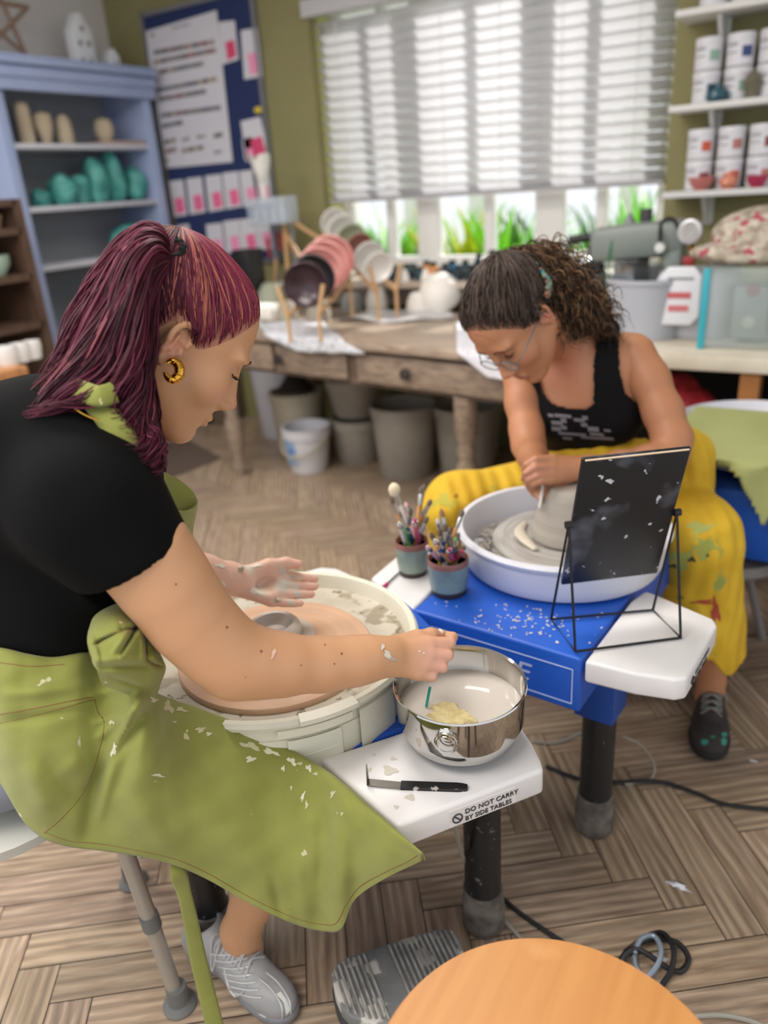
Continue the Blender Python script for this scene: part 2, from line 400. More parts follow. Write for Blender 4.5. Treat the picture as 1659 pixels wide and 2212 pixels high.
# window with white mullions and glass
m = MB(); yf = YW+.2
def bar(x, w, z0=wz0, z1=wz1): m.box((x, yf, (z0+z1)/2), (w, .06, z1-z0), bev=.004)
for x in (-2.655, -.885): bar(x, .07)
for px_, w in ((930, .13), (1190, .15)): bar(PY(px_, 500, yf)[0], w)
for px_, w in ((850, .045), (1060, .05), (1300, .05)): bar(PY(px_, 500, yf)[0], w)
for z in (wz0+.03, wz1-.03): m.box(((wx0+wx1)/2, yf, z), (wx1-wx0, .07, .06), bev=.004)
wn = m.build('window_1', WHITE, None); wn['kind'] = 'structure'
g = MB().box(((wx0+wx1)/2, yf+.01, (wz0+wz1)/2), (wx1-wx0-.06, .004, wz1-wz0-.06)).build('pane', mat('window_glass', '#ffffff', .0, trans=1, alpha=.12), wn)
struct('trim_2', MB().box(((wx0+wx1)/2, YW+.06, wz0-.012), (wx1-wx0+.04, .36, .025), bev=.005), mat('sill_paint', '#d8d2c6', .5))
# venetian blind
bl = thing('venetian_blind', ((wx0+wx1)/2, YW+.05, 1.29), 'white slatted venetian blind pulled most of the way down the window', 'blind')
m = MB(); bw = wx1-wx0-.03; z = 1.335; k = 0
while z < 2.17:
    cx = (wx0+wx1)/2; cy = YW+.055; a = math.radians(50)
    n = 5; P = np.zeros((2, n, 3))
    for j in range(n):
        t = (j/(n-1)-.5)*.056; cam_ = .003*(1-(2*j/(n-1)-1)**2)
        P[:, j, 1] = cy-math.cos(a)*t-math.sin(a)*cam_; P[:, j, 2] = z+math.sin(a)*t+math.cos(a)*cam_
    P[0, :, 0] = cx-bw/2; P[1, :, 0] = cx+bw/2
    m.grid(P); z += .0500; k += 1
m.build('slats', mat('blind_slat', '#ececee', .45, translucent=.5), bl, solid=.0022)
MB().box((cx, cy, 1.303), (bw, .05, .02), bev=.003).build('bottom_rail', mat('rail_grey', '#a9a8ad', .5), bl)
MB().box((cx, YW-.012, 2.215), (bw+.05, .07, .075), bev=.003).build('headrail', mat('valance', '#c8c8cc', .5), bl)
for px_ in (745, 858, 962, 1085, 1215, 1375):
    x = PY(px_, 250, cy)[0]; MB().cyl((x, cy-.028, 1.3), (x, cy-.028, 2.2), .0022, seg=6).build('ladder_cord', WHITE, bl)
# garden outside
struct('trim_3', MB().box((-1.6, 6.0, .1), (9, 4.0, .1)), mat('garden_soil', '#7d8a5e', .9), smooth=False)
fence = thing('garden_fence', (-1.7, 6.6, .15), 'pale fence posts seen beyond the window', 'fence')
m = MB()
for i in range(9): m.box((-4.4+i*.66, 6.6, 1.0), (.16, .05, 1.9))
for z_ in (.6, 1.7): m.box((-1.75, 6.63, z_), (5.7, .03, .08))
m.build('boards', mat('fence_pale', '#dfe3e2', .7), fence, smooth=False)
GR = [mat('leaf_lime', '#86d024', .5, translucent=.45), mat('leaf_green', '#3f8a2a', .5, translucent=.45), mat('leaf_yellow', '#cfd62c', .5, translucent=.45)]
def blade_plant(x, y, n, h, mi, label, wid=.045, name='garden_plant'):
    m = MB(); r = random.Random(int(x*1000))
    for i in range(int(n*1.5)):
        a = r.uniform(0, 6.28); l = r.uniform(.05, .3)*h; hh = h*r.uniform(.7, 1.05); bx, by = x+r.uniform(-.16, .16), y+r.uniform(-.08, .08)
        P = []
        for t in np.linspace(0, 1, 9):
            wd = wid*math.sin(math.pi*min(1, .15+t*.85))*(1-t*.3)
            c = np.array([bx+math.cos(a)*l*t*t, by+math.sin(a)*l*t*t, .15+hh*(t-.25*t**3)]); s = np.array([-math.sin(a+.6), math.cos(a+.6), 0])*wd
            P.append([c-s, c+s])
        m.grid(np.array(P))
    return tag(m.build(name, GR[mi], None, solid=.001), label, 'plant', 'plants outside the window')
pl = [(-3.3, 4.75, 22, 1.15, 0, 'lime green strappy leaves outside the left end of the window'), (-2.75, 4.9, 26, 1.3, 0, 'tall lime iris leaves outside, left of the first window post'),
      (-2.4, 4.6, 20, 1.1, 1, 'mid green leaves outside between the left window bars'), (-1.9, 4.9, 26, 1.25, 2, 'yellow green leaves outside behind the middle panes'), (-1.6, 4.6, 24, 1.25, 0, 'bright upright leaves outside left of the wide window post'),
      (-1.1, 4.8, 24, 1.25, 0, 'lime leaves outside right of the wide window post'), (-.72, 4.5, 20, 1.2, 1, 'green leaves outside beside the mixer'), (-.45, 4.6, 26, 1.35, 0, 'tall lime leaves outside the right end of the window')]
for k_, (q, (px_, y_)) in enumerate(zip(pl, ((800, 4.6), (850, 5.0), (880, 4.7), (990, 4.7), (1040, 5.1), (1110, 4.6), (1150, 5.1), (1420, 4.6)))): blade_plant(PY(px_, 500, y_)[0], y_, q[2], q[3]*1.12, q[4], q[5])
blade_plant(PY(1250, 500, 4.8)[0], 4.8, 20, 1.35, 0, 'lime leaves outside between the two right-hand window bars'); blade_plant(PY(1340, 500, 5.2)[0], 5.2, 20, 1.4, 1, 'green leaves outside behind the mixer head')
# ------------------------------------------------------------------ blue bookcase on the left wall
LAV = mat('lavender_blue_paint', '#a9b7da', .5, c2='#9fb0d6', nscale=4)
SHW = mat('shelf_board_white', '#cfd2dc', .5)
GREYB = mat('bookcase_inner_grey', '#8c9095', .7)
cb = thing('bookcase', (-3.98, 3.13, 0), 'tall lavender-blue painted bookcase with grey inside against the left wall', 'bookcase')
xf, y0c, y1c, ztop = -3.8, 2.62, 3.64, 2.02
for yy in (y0c+.03, y1c-.03): MB().box(((xf+XL)/2, yy, ztop/2), (xf-XL, .06, ztop), bev=.004).build('side_panel', LAV, cb)
MB().box((XL+.012, (y0c+y1c)/2, ztop/2), (.02, y1c-y0c-.12, ztop)).build('back_panel', GREYB, cb)
m = MB(); yc = (y0c+y1c)/2; wy = y1c-y0c
for (x_, z_, dx, dz) in ((xf+.01, 1.965, .05, .09), (xf+.025, 2.0, .06, .05), (xf+.04, 2.045, .08, .03)): m.box((x_, yc, z_), (dx, wy+.03, dz), bev=.006)
m.box(((xf+XL)/2+.02, yc, 2.065), (xf-XL+.08, wy+.06, .022), bev=.004); m.build('cornice', LAV, cb)
SHZ = [1.62, 1.335, 1.02, .70, .36, .06]; SHZ[0] = PX(170, 310, xf)[2]; SHZ[1] = PX(190, 440, xf)[2]; SHZ[2] = PX(140, 570, xf)[2]
for z_ in SHZ: MB().box(((xf+XL)/2, yc, z_-.013), (xf-XL-.02, wy-.12, .026), bev=.002).build('shelf', SHW, cb)
BEIGE = mat('beige_bisque', '#c9bba2', .8, c2='#bfae94', nscale=9)
XO = -3.93
def on(px_, x=XO): return PX(px_, 300, x)[1]
def vase(y, z, prof, label, name='clay_vase', m_=BEIGE, g='bisque pieces on the bookcase shelf', x=XO):
    o = MB().lathe(prof, (x, y, z), 20).build(name, m_, None); return tag(o, label, 'vase', g)
z0 = SHZ[0]
vase(on(5), z0, [(.03, 0), (.045, .05), (.05, .1), (.035, .15), (.0, .16)], 'rounded beige clay piece at the left end of the top shelf')
vase(on(60), z0, [(.035, 0), (.04, .02), (.038, .18), (.03, .2), (0, .2)], 'tallest beige clay cylinder on the top shelf')
vase(on(100), z0, [(.025, 0), (.03, .03), (.05, .1), (.045, .15), (0, .17)], 'beige egg-shaped clay piece right of the tall cylinder')
vase(on(143), z0, [(.04, 0), (.045, .05), (.04, .12), (.02, .15), (0, .15)], 'pinkish beige short clay cylinder on the top shelf')
vase(on(228), z0+.022, [(.03, 0), (.05, .03), (.055, .07), (.045, .11), (.02, .125), (0, .128)], 'round beige clay head on the flat board at the right of the shelf')
tag(MB().box((XO, on(245), z0+.01), (.22, .3, .018), bev=.003).build('ware_board', mat('pinkish_board', '#b39a8c', .7), None), 'thin brown ware board lying on the top shelf', 'board')
TURQ = mat('turquoise_plastic_bag', '#63b6ac', .35, c2='#3e8f8a', nscale=14, bump=1, bscale=16, bdist=.025)
def bag(y, z, r, label, seed, x=XO, g='turquoise clay bags on the bookcase', m_=None, name='clay_bag', cat='bag'):
    mb = MB(); mb.ell((x, y, z+r[2]*.8), r, jit=.12, seed=seed, seg=36, rings=24)
    mb.v[0][:, 2] = np.maximum(mb.v[0][:, 2], z); 
    return tag(mb.build(name, m_ or TURQ, None, ang=180), label, cat, g)
z1 = SHZ[1]
for i, (px_, r_, lb) in enumerate(((60, (.06, .06, .05), 'low dark turquoise bag at the left end of the middle shelf'), (110, (.09, .075, .09), 'turquoise clay bag with a twisted left side, second on the middle shelf'), (150, (.06, .05, .09), 'pale narrow turquoise bag between two bigger ones'),
        (185, (.09, .065, .13), 'tall round turquoise bag in the middle of the shelf'), (228, (.08, .06, .15), 'tallest turquoise bag on the middle shelf'), (272, (.09, .075, .11), 'wide knotted turquoise bag at the right of the middle shelf'))):
    bag(on(px_), z1, r_, lb, i)
z2 = SHZ[2]; bag(on(232, XO), z2, (.09, .1, .09), 'turquoise clay bag on the lower shelf behind the red hair', 11)
bag(on(250, XO)+.02, z2+.1, (.07, .08, .04), 'flat dark turquoise bag lying on top of the lower shelf bag', 12)
z3 = SHZ[3]; bag(on(120), z3+.11, (.1, .12, .035), 'flat green plastic bag lying on white tubs', 13, m_=mat('green_bag', '#3f9a85', .5), g='green bag')
for i, px_ in enumerate((110, 150)):
    tag(MB().lathe([(.05, 0), (.06, .1), (.063, .1), (.063, .115), (0, .115)], (XO+.0, on(px_), z3)).build('plastic_tub', mat('tub_white', '#c9c4c0', .5), None), ['white tub at the left under the green bag', 'white tub at the right under the green bag'][i], 'tub')
# on top of the bookcase
def house(px_, w, h, n, label):
    y = PX(px_, 130, -3.95)[1]; x = -3.95; z = 2.0765
    t = thing('ceramic_house', (x, y, z), label, 'ornament', 'white ceramic houses'); hb = h*.68
    P = [(-w/2, 0), (w/2, 0), (w/2, hb), (w*.2, h*.9), (w*.12, h), (-w*.12, h), (-w*.2, h*.9), (-w/2, hb)]
    Mx = np.array([[0, 0, 1, x], [1, 0, 0, y], [0, 1, 0, z], [0, 0, 0, 1]]); MB().prism(P, -.035, .035, M=Mx, bev=.003).build('house_body', mat('glazed_white', '#e2e6ea', .3), t)
    m = MB()
    for (a, b) in n: m.box((x+.036, y+a*w, z+b*h), (.004, w*.16, h*.1), bev=.001)
    m.build('window_openings', mat('dark_opening', '#77756f', .8), t)
house(180, .13, .26, [(-.22, .12), (.22, .12), (-.22, .45), (.22, .45), (0, .72)], 'tall white ceramic gabled house on top of the bookcase')
house(240, .07, .11, [(0, .35)], 'small white ceramic house beside the tall one')
m = MB(); cy_ = PX(0, 60, -3.95)[1]; zc = 2.27
for k in range(5):
    a0, a1 = math.pi/2+k*4*math.pi/5, math.pi/2+(k+1)*4*math.pi/5; p = lambda a: (-3.95, cy_+.2*math.cos(a), zc+.2*math.sin(a))
    m.tube([p(a0), p(a1)], .012, 8)
tag(m.build('wicker_star', mat('brown_wicker', '#8d7566', .8, bump=.6, bscale=120), None), 'brown wicker star ornament standing at the left end of the bookcase top', 'ornament')
tag(MB().ell((-3.93, PX(268, 128, -3.93)[1], 2.095), (.03, .06, .018), jit=.05).build('pebble_ornament', BEIGE, None), 'small beige ornament at the right end of the bookcase top', 'ornament')
# ------------------------------------------------------------------ brown shelf unit at far left, board table
BRN = mat('dark_brown_wood', '#5d4638', .6, c2='#4a372c', nscale=12, stretch=(1, 6, 1)); DKI = mat('shelf_dark_inside', '#1d1b1a', .9)
bx = thing('shelf_unit', (-3.5, 1.75, 0), 'low dark brown open shelf unit left of the blue bookcase', 'shelf unit')
xb = -3.35
def by(px_, py_, x=xb): return PX(px_, py_, x)
y_r = by(75, 600)[1]; zt = by(20, 430)[2]; 
MB().box(((xb-3.75)/2, y_r, zt/2), (abs(xb+3.75), .04, zt)).build('side_panel', BRN, bx, smooth=False)
MB().box(((xb-3.75)/2, y_r-.9, zt/2), (abs(xb+3.75), .04, zt)).build('side_panel', BRN, bx, smooth=False)
MB().box((-3.74, y_r-.45, zt/2), (.02, .9, zt)).build('back_panel', DKI, bx, smooth=False)
SB = [zt-.015, by(30, 500)[2], by(30, 603)[2], by(30, 713)[2], .3]
for z_ in SB: MB().box(((xb-3.75)/2, y_r-.45, z_), (abs(xb+3.75), .88, .03)).build('shelf', BRN, bx, smooth=False)
tag(MB().lathe([(.05, 0), (.08, .05), (.082, .09), (.07, .09), (0, .08)], (xb-.1, by(15, 590)[1], SB[2]+.015), 20).build('glaze_bowl', mat('celadon_glaze', '#9fb7a8', .3), None), 'pale green bowl on the brown shelf unit', 'bowl')
tag(MB().lathe([(.06, 0), (.08, .06), (.078, .06), (.05, .01), (0, .01)], (xb-.12, by(12, 480)[1]-.02, SB[1]+.015), 20).build('glaze_bowl', mat('tan_glaze', '#a08a6f', .4), None), 'tan bowl on the upper board of the brown shelf unit', 'bowl')
tb = thing('side_table', (-2.9, 1.55, 0), 'wooden-topped side table at the left edge behind the black T-shirt', 'table')
p = PX(62, 800, -2.75); MB().box((-3.0, p[1]-.35, p[2]), (.5, .7, .04), bev=.005).build('table_top', mat('orange_pine', '#c08a5c', .5, c2='#a9764c', nscale=10, stretch=(1, 8, 1)), tb)
for dx in (-.2, .2):
    for dy in (-.3, .3): MB().box((-3.0+dx, p[1]-.35+dy, (p[2]-.02)/2), (.05, .05, p[2]-.02)).build('leg', mat('grey_green_leg', '#8d9a90', .6), tb, smooth=False)
for i, (a, b, s) in enumerate(((15, 770, .05), (45, 772, .045), (70, 762, .04))):
    q = PX(a, b, -2.85); tag(MB().lathe([(s*.8, 0), (s, .05), (s*.95, .07), (s*.6, .07), (0, .06)], (-2.85, q[1], p[2]+.02)).build('white_pot', mat('white_glaze', '#dcdad8', .3), None), ['white pot at the left edge on the pine side table', 'white pot in the middle of the pine side table', 'smallest white pot at the right end of the pine side table'][i], 'pot')
# ------------------------------------------------------------------ notice board
nb = thing('notice_board', (-3.43, YW-.02, 1.05), 'tall navy felt notice board in a thin grey frame', 'notice board')
NX0, NX1, NZ0, NZ1 = -3.85, -3.025, 1.0, 2.36
MB().box(((NX0+NX1)/2, YW-.012, (NZ0+NZ1)/2), (NX1-NX0, .02, NZ1-NZ0)).build('felt', mat('navy_felt', '#26335f', .95), nb, smooth=False)
m = MB(); GF = mat('aluminium_frame', '#8f9196', .4, metal=.6)
for x_ in (NX0, NX1): m.box((x_, YW-.015, (NZ0+NZ1)/2), (.022, .03, NZ1-NZ0+.022))
for z_ in (NZ0, NZ1): m.box(((NX0+NX1)/2, YW-.015, z_), (NX1-NX0, .03, .022))
m.build('frame', GF, nb, smooth=False)
PAPER = mat('paper_white', '#d7d6de', .8)
yb = YW-.026
def at_b(px_, py_): q = PY(px_, py_, yb); return q[0], q[2]
def quad_sheet(mb, pts, y=yb, th=.0015, mi=0):
    q = [at_b(*p_) for p_ in pts]; v = [(x, y-th, z) for x, z in q]+[(x, y, z) for x, z in q]
    mb.add(v, [(0, 3, 2, 1)[::-1], (4, 5, 6, 7)[::-1], (0, 1, 5, 4), (1, 2, 6, 5), (2, 3, 7, 6), (3, 0, 4, 7)], mi)
ps = thing('colour_chart_poster', (-3.5, yb, 1.4), 'white poster with rows of small dark colour swatches on the notice board', 'poster')
m = MB(); quad_sheet(m, [(315, 68), (468, 22), (503, 350), (353, 364)]); m.build('sheet', PAPER, ps, smooth=False)
SW = [mat('swatch_%s' % n, c, .7) for n, c in (('dark', '#2d2b2e'), ('brown', '#6a5648'), ('red', '#9a4048'), ('blue', '#39507a'), ('green', '#5e6a50'), ('tan', '#b09a80'), ('grey', '#6d6d72'))]
r = random.Random(5)
rows = [(332, 114, 463, 90, 22), (333, 135, 467, 108, 22), (335, 158, 440, 137, 17), (340, 195, 470, 170, 20), (343, 215, 445, 197, 17), (347, 250, 478, 232, 20), (350, 273, 395, 264, 7), (354, 308, 380, 302, 4), (394, 303, 410, 298, 3), (426, 296, 446, 294, 3), (462, 294, 482, 290, 4), (357, 328, 382, 322, 4), (394, 326, 440, 318, 7), (358, 347, 366, 346, 2), (463, 330, 480, 326, 3), (370, 62, 410, 52, 10), (324, 77, 334, 75, 3)]
for (a, b, c, d, n) in rows:
    m = MB()
    for i in range(n):
        t0, t1 = i/n, (i+.8)/n; x0, x1 = a+(c-a)*t0, a+(c-a)*t1; yy0, yy1 = b+(d-b)*t0, b+(d-b)*t1; hh = 5 if n > 3 and (a, b) != (370, 62) else 3
        if (a, b) == (370, 62): hh = 1.5
        quad_sheet(m, [(x0, yy0-hh), (x1, yy1-hh), (x1+.7, yy1+hh), (x0+.7, yy0+hh)], yb-.0016, .0006, r.choice([0, 0, 1, 2, 3, 4, 5, 6, 0, 6]))
    m.build('swatch_row', SW, ps, smooth=False)
PK = mat('pink_note', '#ef6f9f', .7); PK2 = mat('pale_pink_note', '#f29ac0', .7); PK3 = mat('red_pink_note', '#d94a76', .7)
cards = [((472, 48), (507, 44), (516, 128), (480, 140), 2, 'card with a red note at the top right of the poster'), ((520, 66), (555, 60), (567, 165), (528, 172), 1, 'card with a pale pink note at the board top right corner'),
         ((520, 262), (562, 252), (582, 335), (533, 350), 2, 'crooked card with a deep pink note right of the poster'), ((522, 300), (545, 296), (552, 342), (528, 346), 1, 'small card with pale pink note under the crooked card')]
row1 = [(362, 392), (402, 386), (443, 380), (480, 374), (517, 370), (545, 366)]
nms = ['leftmost', 'second from left', 'third from left', 'fourth from left', 'fifth from left', 'rightmost']
for i, (a, b) in enumerate(row1): cards.append(((a, b), (a+34, b-4), (a+43, b+72), (a+9, b+78), 0 if i < 4 else 1, '%s card with a pink note in the row under the poster' % nms[i]))
row2 = [(374, 488), (445, 485), (482, 478), (517, 474), (552, 470)]
nm2 = ['leftmost', 'second from left', 'middle', 'fourth from left', 'rightmost']
for i, (a, b) in enumerate(row2): cards.append(((a, b), (a+34, b-4), (a+42, b+66), (a+8, b+70), 0 if i in (3,) else 1, '%s card in the lowest row on the notice board' % nm2[i]))
for ci_, (A, B_, C_, D_, k, lb) in enumerate(cards):
    yb = YW-.026-(.004 if ci_ == 3 else 0)
    t = thing('pinned_card', (*PY(*A, yb)[:2], PY(*A, yb)[2]), 'white '+lb, 'card', 'white cards with pink notes pinned to the board')
    m = MB(); quad_sheet(m, [A, B_, C_, D_]); m.build('card', PAPER, t, smooth=False)
    P_ = np.array([A, B_, C_, D_], float)
    def bil(u, v_): return tuple((P_[0]*(1-u)+P_[1]*u)*(1-v_)+(P_[3]*(1-u)+P_[2]*u)*v_)
    m = MB(); quad_sheet(m, [bil(.3, .5), bil(.85, .48), bil(.9, .9), bil(.35, .94)], yb-.0016, .0006); m.build('sticky_note', [PK, PK2, PK3][k], t, smooth=False)
q = PY(560, 238, yb); tag(MB().ell((q[0], yb-.012, q[2]), (.028, .012, .018)).build('magnet', mat('yellow_magnet', '#d9c23c', .5), None), 'small yellow pin near the right edge of the notice board', 'pin')
# ------------------------------------------------------------------ right wall shelves with glaze jars
SHF = mat('bracket_shelf_white', '#dcdcda', .5)
JAR = mat('glaze_jar_white', '#dcdce2', .4)
jar_cols = {0: ['#5b3a3e', '#8b8f9a', '#9a6a5a'], 1: ['#2f5566', '#8fae9f', '#3b4c80'], 2: ['#8a4248', '#cf5d3f', '#b87a72']}
shz = [1.907, 1.582, 1.264]; sx0, sx1 = -.81, -.05
names = ['top', 'middle', 'lowest']
for i, z_ in enumerate(shz):
    t = thing('wall_shelf', (sx0+.3, YW-.1, z_), '%s white bracket shelf on the olive wall right of the window' % names[i], 'shelf', 'white bracket shelves')
    MB().box(((sx0+sx1)/2, YW-.11, z_-.012), (sx1-sx0, .22, .024), bev=.003).build('board', SHF, t)
    for xx in (sx0+.15, sx1-.12):
        m = MB(); Mx = np.array([[0, 0, 1, xx], [1, 0, 0, YW], [0, 1, 0, z_-.024], [0, 0, 0, 1]])
        m.prism([(0, 0), (-.15, 0), (-.15, -.015), (-.03, -.12), (0, -.12)], -.008, .008, M=Mx); m.box((xx, YW-.006, z_-.08), (.04, .012, .12)); m.build('bracket', SHF, t, smooth=False)
    for row in range(2):
        if i == 0 and row == 1: continue
        for c in range(5):
            x = sx0+.12+.115*c; jz = z_+.001+row*.115; cc = jar_cols[i][(c+row) % 3]
            if x > sx1-.05: continue
            lb = 'white glaze jar, %s row, %s from the window on the %s wall shelf' % (['lower', 'upper'][row], ['first', 'second', 'third', 'fourth', 'fifth'][c], names[i])
            j = thing('glaze_jar', (x, YW-.13, jz), lb, 'jar', 'white glaze jars on the wall shelves')
            MB().lathe([(.046, 0), (.05, .004), (.05, .09), (.047, .092), (0, .092)], (x, YW-.13, jz), 24).build('jar_body', JAR, j)
            MB().lathe([(.052, .088), (.052, .108), (.049, .112), (0, .112)], (x, YW-.13, jz), 24).build('lid', JAR, j)
            m = MB(); m.lathe([(.0508, .03), (.0508, .066)], (x, YW-.13, jz), 10, a0=-math.pi*.42, a1=-math.pi*.17); m.build('swatch_label', mat('jar_swatch_%s' % cc[1:], cc, .6), j)
            m = MB()
            for zz in (.075, .068, .045): m.lathe([(.0507, zz), (.0507, zz+.004)], (x, YW-.13, jz), 8, a0=-math.pi*.8, a1=-math.pi*.52)
            m.build('label_lines', mat('label_grey', '#8e8e98', .7), j)
def minipot(px_, i, prof, col_, label, yy=YW-.045-.13, name='sample_pot', sq=1):
    x = PY(px_, 300 if i else 100, YW-.2)[0]; tag(MB().lathe([(r_*1.0, z_) for r_, z_ in prof], (x, YW-.2+.01, shz[i]+.0005), 20).build(name, mat('glaze_'+col_[1:], col_, .25), None), label, 'pot', 'small glazed sample pots on the shelves')
minipot(1540, 1, [(.03, 0), (.045, .015), (.04, .035), (.015, .045), (.014, .06), (.02, .062), (0, .06)], '#2f5a68', 'dark teal squat sample pot on the middle wall shelf')
minipot(1612, 1, [(.022, 0), (.03, .05), (.033, .055), (.02, .08), (0, .1)], '#6d6a58', 'olive sample pot with pale filling on the middle wall shelf')
minipot(1522, 2, [(.02, 0), (.04, .02), (.052, .05), (.048, .05), (.0, .02)], '#cf8078', 'pink bowl at the left end of the lowest wall shelf')
minipot(1582, 2, [(.02, 0), (.036, .02), (.034, .035), (.02, .05), (.022, .06), (0, .058)], '#d98a70', 'peach round bottle on the lowest wall shelf')
minipot(1645, 2, [(.02, 0), (.036, .02), (.04, .045), (.036, .045), (0, .02)], '#b23a5a', 'crimson bowl on the lowest wall shelf at the picture edge')
# ------------------------------------------------------------------ wooden work table and what stands on it
TA = math.radians(-7.7); TO = np.array([-2.78, 2.757, 0.0])
def TT(x, y, z): return (TO[0]+x*math.cos(TA)-y*math.sin(TA), TO[1]+x*math.sin(TA)+y*math.cos(TA), z)
OLDW = mat('worn_oak', '#a08d7a', .6, c2='#77675a', nscale=7, stretch=(1, 14, 14), bump=.3, bscale=30)
OLDT = mat('worn_oak_top', '#b4a290', .42, c2='#8c7b6c', nscale=6, stretch=(1, 12, 12))
wt = thing('work_table', (*TT(.95, .4, 0)[:2], 0), 'long worn oak work table with drawers under the window', 'table')
def tbox(x0, x1, y0, y1, z0, z1, bev=0, mb=None):
    mb = mb or MB(); return mb.box(TT((x0+x1)/2, (y0+y1)/2, (z0+z1)/2), (x1-x0, y1-y0, z1-z0), rz=TA, bev=bev)
tbox(0, .96, 0, .74, .745, .78, .004).build('table_top', OLDT, wt); tbox(.964, 1.98, -.01, .74, .75, .785, .004).build('table_top', OLDT, wt)
mb = MB(); tbox(.03, 1.95, .03, .05, .595, .745, mb=mb); tbox(.03, 1.95, .69, .71, .6, .745, mb=mb); mb.build('apron_frame', mat('dark_oak', '#6d5c4e', .6, c2='#57483c', nscale=8, stretch=(1, 10, 10)), wt, smooth=False)
for (x0, x1, kx) in ((.09, .47, .28), (.5, .93, .53), (.99, 1.87, 1.26)):
    d = tbox(x0, x1, .012, .03, .612, .728, .003).build('drawer', OLDW, wt)
    p = TT(kx, .012, .672); MB().lathe([(.006, 0), (.008, .012), (.024, .018), (.022, .028), (0, .032)], p, 18, axis=(math.sin(TA)*1, -math.cos(TA), 0)).build('knob', mat('dark_iron', '#4a4846', .45, metal=.7), d)
for x_ in (.06, 1.5): 
    for y_ in (.06, .66):
        p = TT(x_, y_, 0); MB().lathe([(.03, 0), (.035, .08), (.028, .1), (.042, .16), (.045, .3), (.03, .34), (.04, .37), (.03, .4), (.045, .44), (.048, .6)], p, 18).build('leg', OLDW, wt)
LEDGE = mat('pale_ledge', '#b8aa9c', .5)
tag(MB().box((-1.75, 3.5, .905), (2.1, .22, .03), bev=.004).build('window_ledge', LEDGE, None), 'long pale wooden ledge holding bottles below the window sill', 'ledge')
struct('trim_4', MB().box((-1.75, 3.56, .84), (2.05, .03, .1)), LEDGE)
CLAYG = mat('grey_clay', '#a39c8e', .75); PLAST = mat('plaster_white', '#ece8e2', .8); KRAFT = mat('buff_wood', '#c59e72', .6)
def dome(px_, py_, r, h, label, m_=PLAST, name='plaster_mould', cat='mould', g='plaster moulds on the work table', z=.781, sides=28, fl=0):
    c = PZ(px_, py_, z); return tag(MB().lathe([(r, 0), (r*1.0, h*.25), (r*.88, h*.65), (r*.66, h*.92), (r*.45, h), (0, h)], (c[0], c[1], z), sides).build(name, m_, None), label, cat, g)
dome(622, 692, .052, .095, 'grey clay dome mould at the left on the newspaper', CLAYG, 'dome_mould')
dome(690, 692, .058, .115, 'taller grey-beige dome mould on the newspaper', CLAYG, 'dome_mould')
dome(762, 672, .06, .095, 'grey rounded mould behind the newspaper', mat('cool_grey_mould', '#8f9290', .7), 'dome_mould')
dome(815, 672, .055, .12, 'white plaster mould right of the grey rounded one')
dome(905, 676, .06, .10, 'low white plaster mould on the clear plastic')
def block(px_, py_, d, rz, label, z=.781, m_=PLAST, tilt=0):
    c = PZ(px_, py_, z); mb = MB(); R_ = Matrix.Rotation(tilt, 4, 'X'); mb.box((0, 0, 0), d, bev=.02, M=Matrix.Translation((c[0], c[1], z+d[2]/2)) @ Matrix.Rotation(rz, 4, 'Z') @ R_)
    return tag(mb.build('plaster_mould', m_, None), label, 'mould', 'plaster moulds on the work table')
block(866, 655, (.12, .09, .18), .3, 'tall white cast block standing behind the small moulds')
block(930, 640, (.13, .08, .16), -.2, 'upright white plaster slab mould left of the curly hair')
block(775, 640, (.14, .08, .08), .1, 'low white plaster block beside the dark bowls')
c = PZ(955, 672, .781); mb = MB(); mb.lathe([(.105, 0), (.1, .05), (.075, .095), (.03, .115), (0, .118), (0, .105), (.03, .1), (.065, .082), (.09, .045), (.092, 0)], (0, 0, 0), 28)
mb.v[0] = mb.v[0]@np.array(Matrix.Rotation(math.radians(38), 3, 'X')).T; mb.v[0][:, 2] -= mb.v[0][:, 2].min(); mb.v[0] += c
tag(mb.build('plaster_mould', PLAST, None), 'large hollow white half-round mould tipped up beside the curly hair', 'mould', 'plaster moulds on the work table')
# newspaper / cloth sheets
def sheet(name, corners, z, label, cat, m_, n=18, drop=None, wav=.004, seed=0, m2=None):
    P = [PZ(*q, z) for q in corners]; G = np.zeros((n, n, 3)); rs = np.random.RandomState(seed); ph = rs.rand(6)*6
    for i in range(n):
        for j in range(n):
            u, v_ = i/(n-1), j/(n-1); p = (P[0]*(1-u)+P[1]*u)*(1-v_)+(P[3]*(1-u)+P[2]*u)*v_; p = p.copy()
            yl = (p-TO)@np.array([-math.sin(TA), math.cos(TA), 0])
            p[2] = z+wav*(1+math.sin(u*9+ph[0])*math.sin(v_*7+ph[1]))+.0015
            if yl < -.012: over = min(-.012-yl, .2); p = p+np.array([-math.sin(TA), math.cos(TA), 0])*(-.012-yl-.012)*.97; p[2] = z-over*.42+.003*math.sin(u*20)
            G[i, j] = p
    return tag(MB().grid(G).build(name, m_, None, solid=.0015), label, cat)
NEWS = mat('newsprint', '#d6d8de', .8, spots=[('#9aa0a8', 60, .56, .06)])
sheet('newspaper', [(555, 700), (690, 690), (760, 752), (590, 742)], .782, 'crumpled newspaper sheet under the two grey domes, hanging over the table edge', 'newspaper', NEWS, seed=2)
sheet('plastic_sheet', [(720, 692), (940, 660), (985, 690), (850, 700)], .783, 'rumpled clear plastic sheet lying under the white moulds', 'plastic sheet', mat('clear_plastic', '#f2f2f4', .15, alpha=.55), wav=.01, seed=5)
sheet('newspaper', [(985, 700), (1060, 690), (1075, 760), (990, 815)], .787, 'white paper corner hanging over the table edge by the glasses', 'newspaper', PAPER, seed=8)
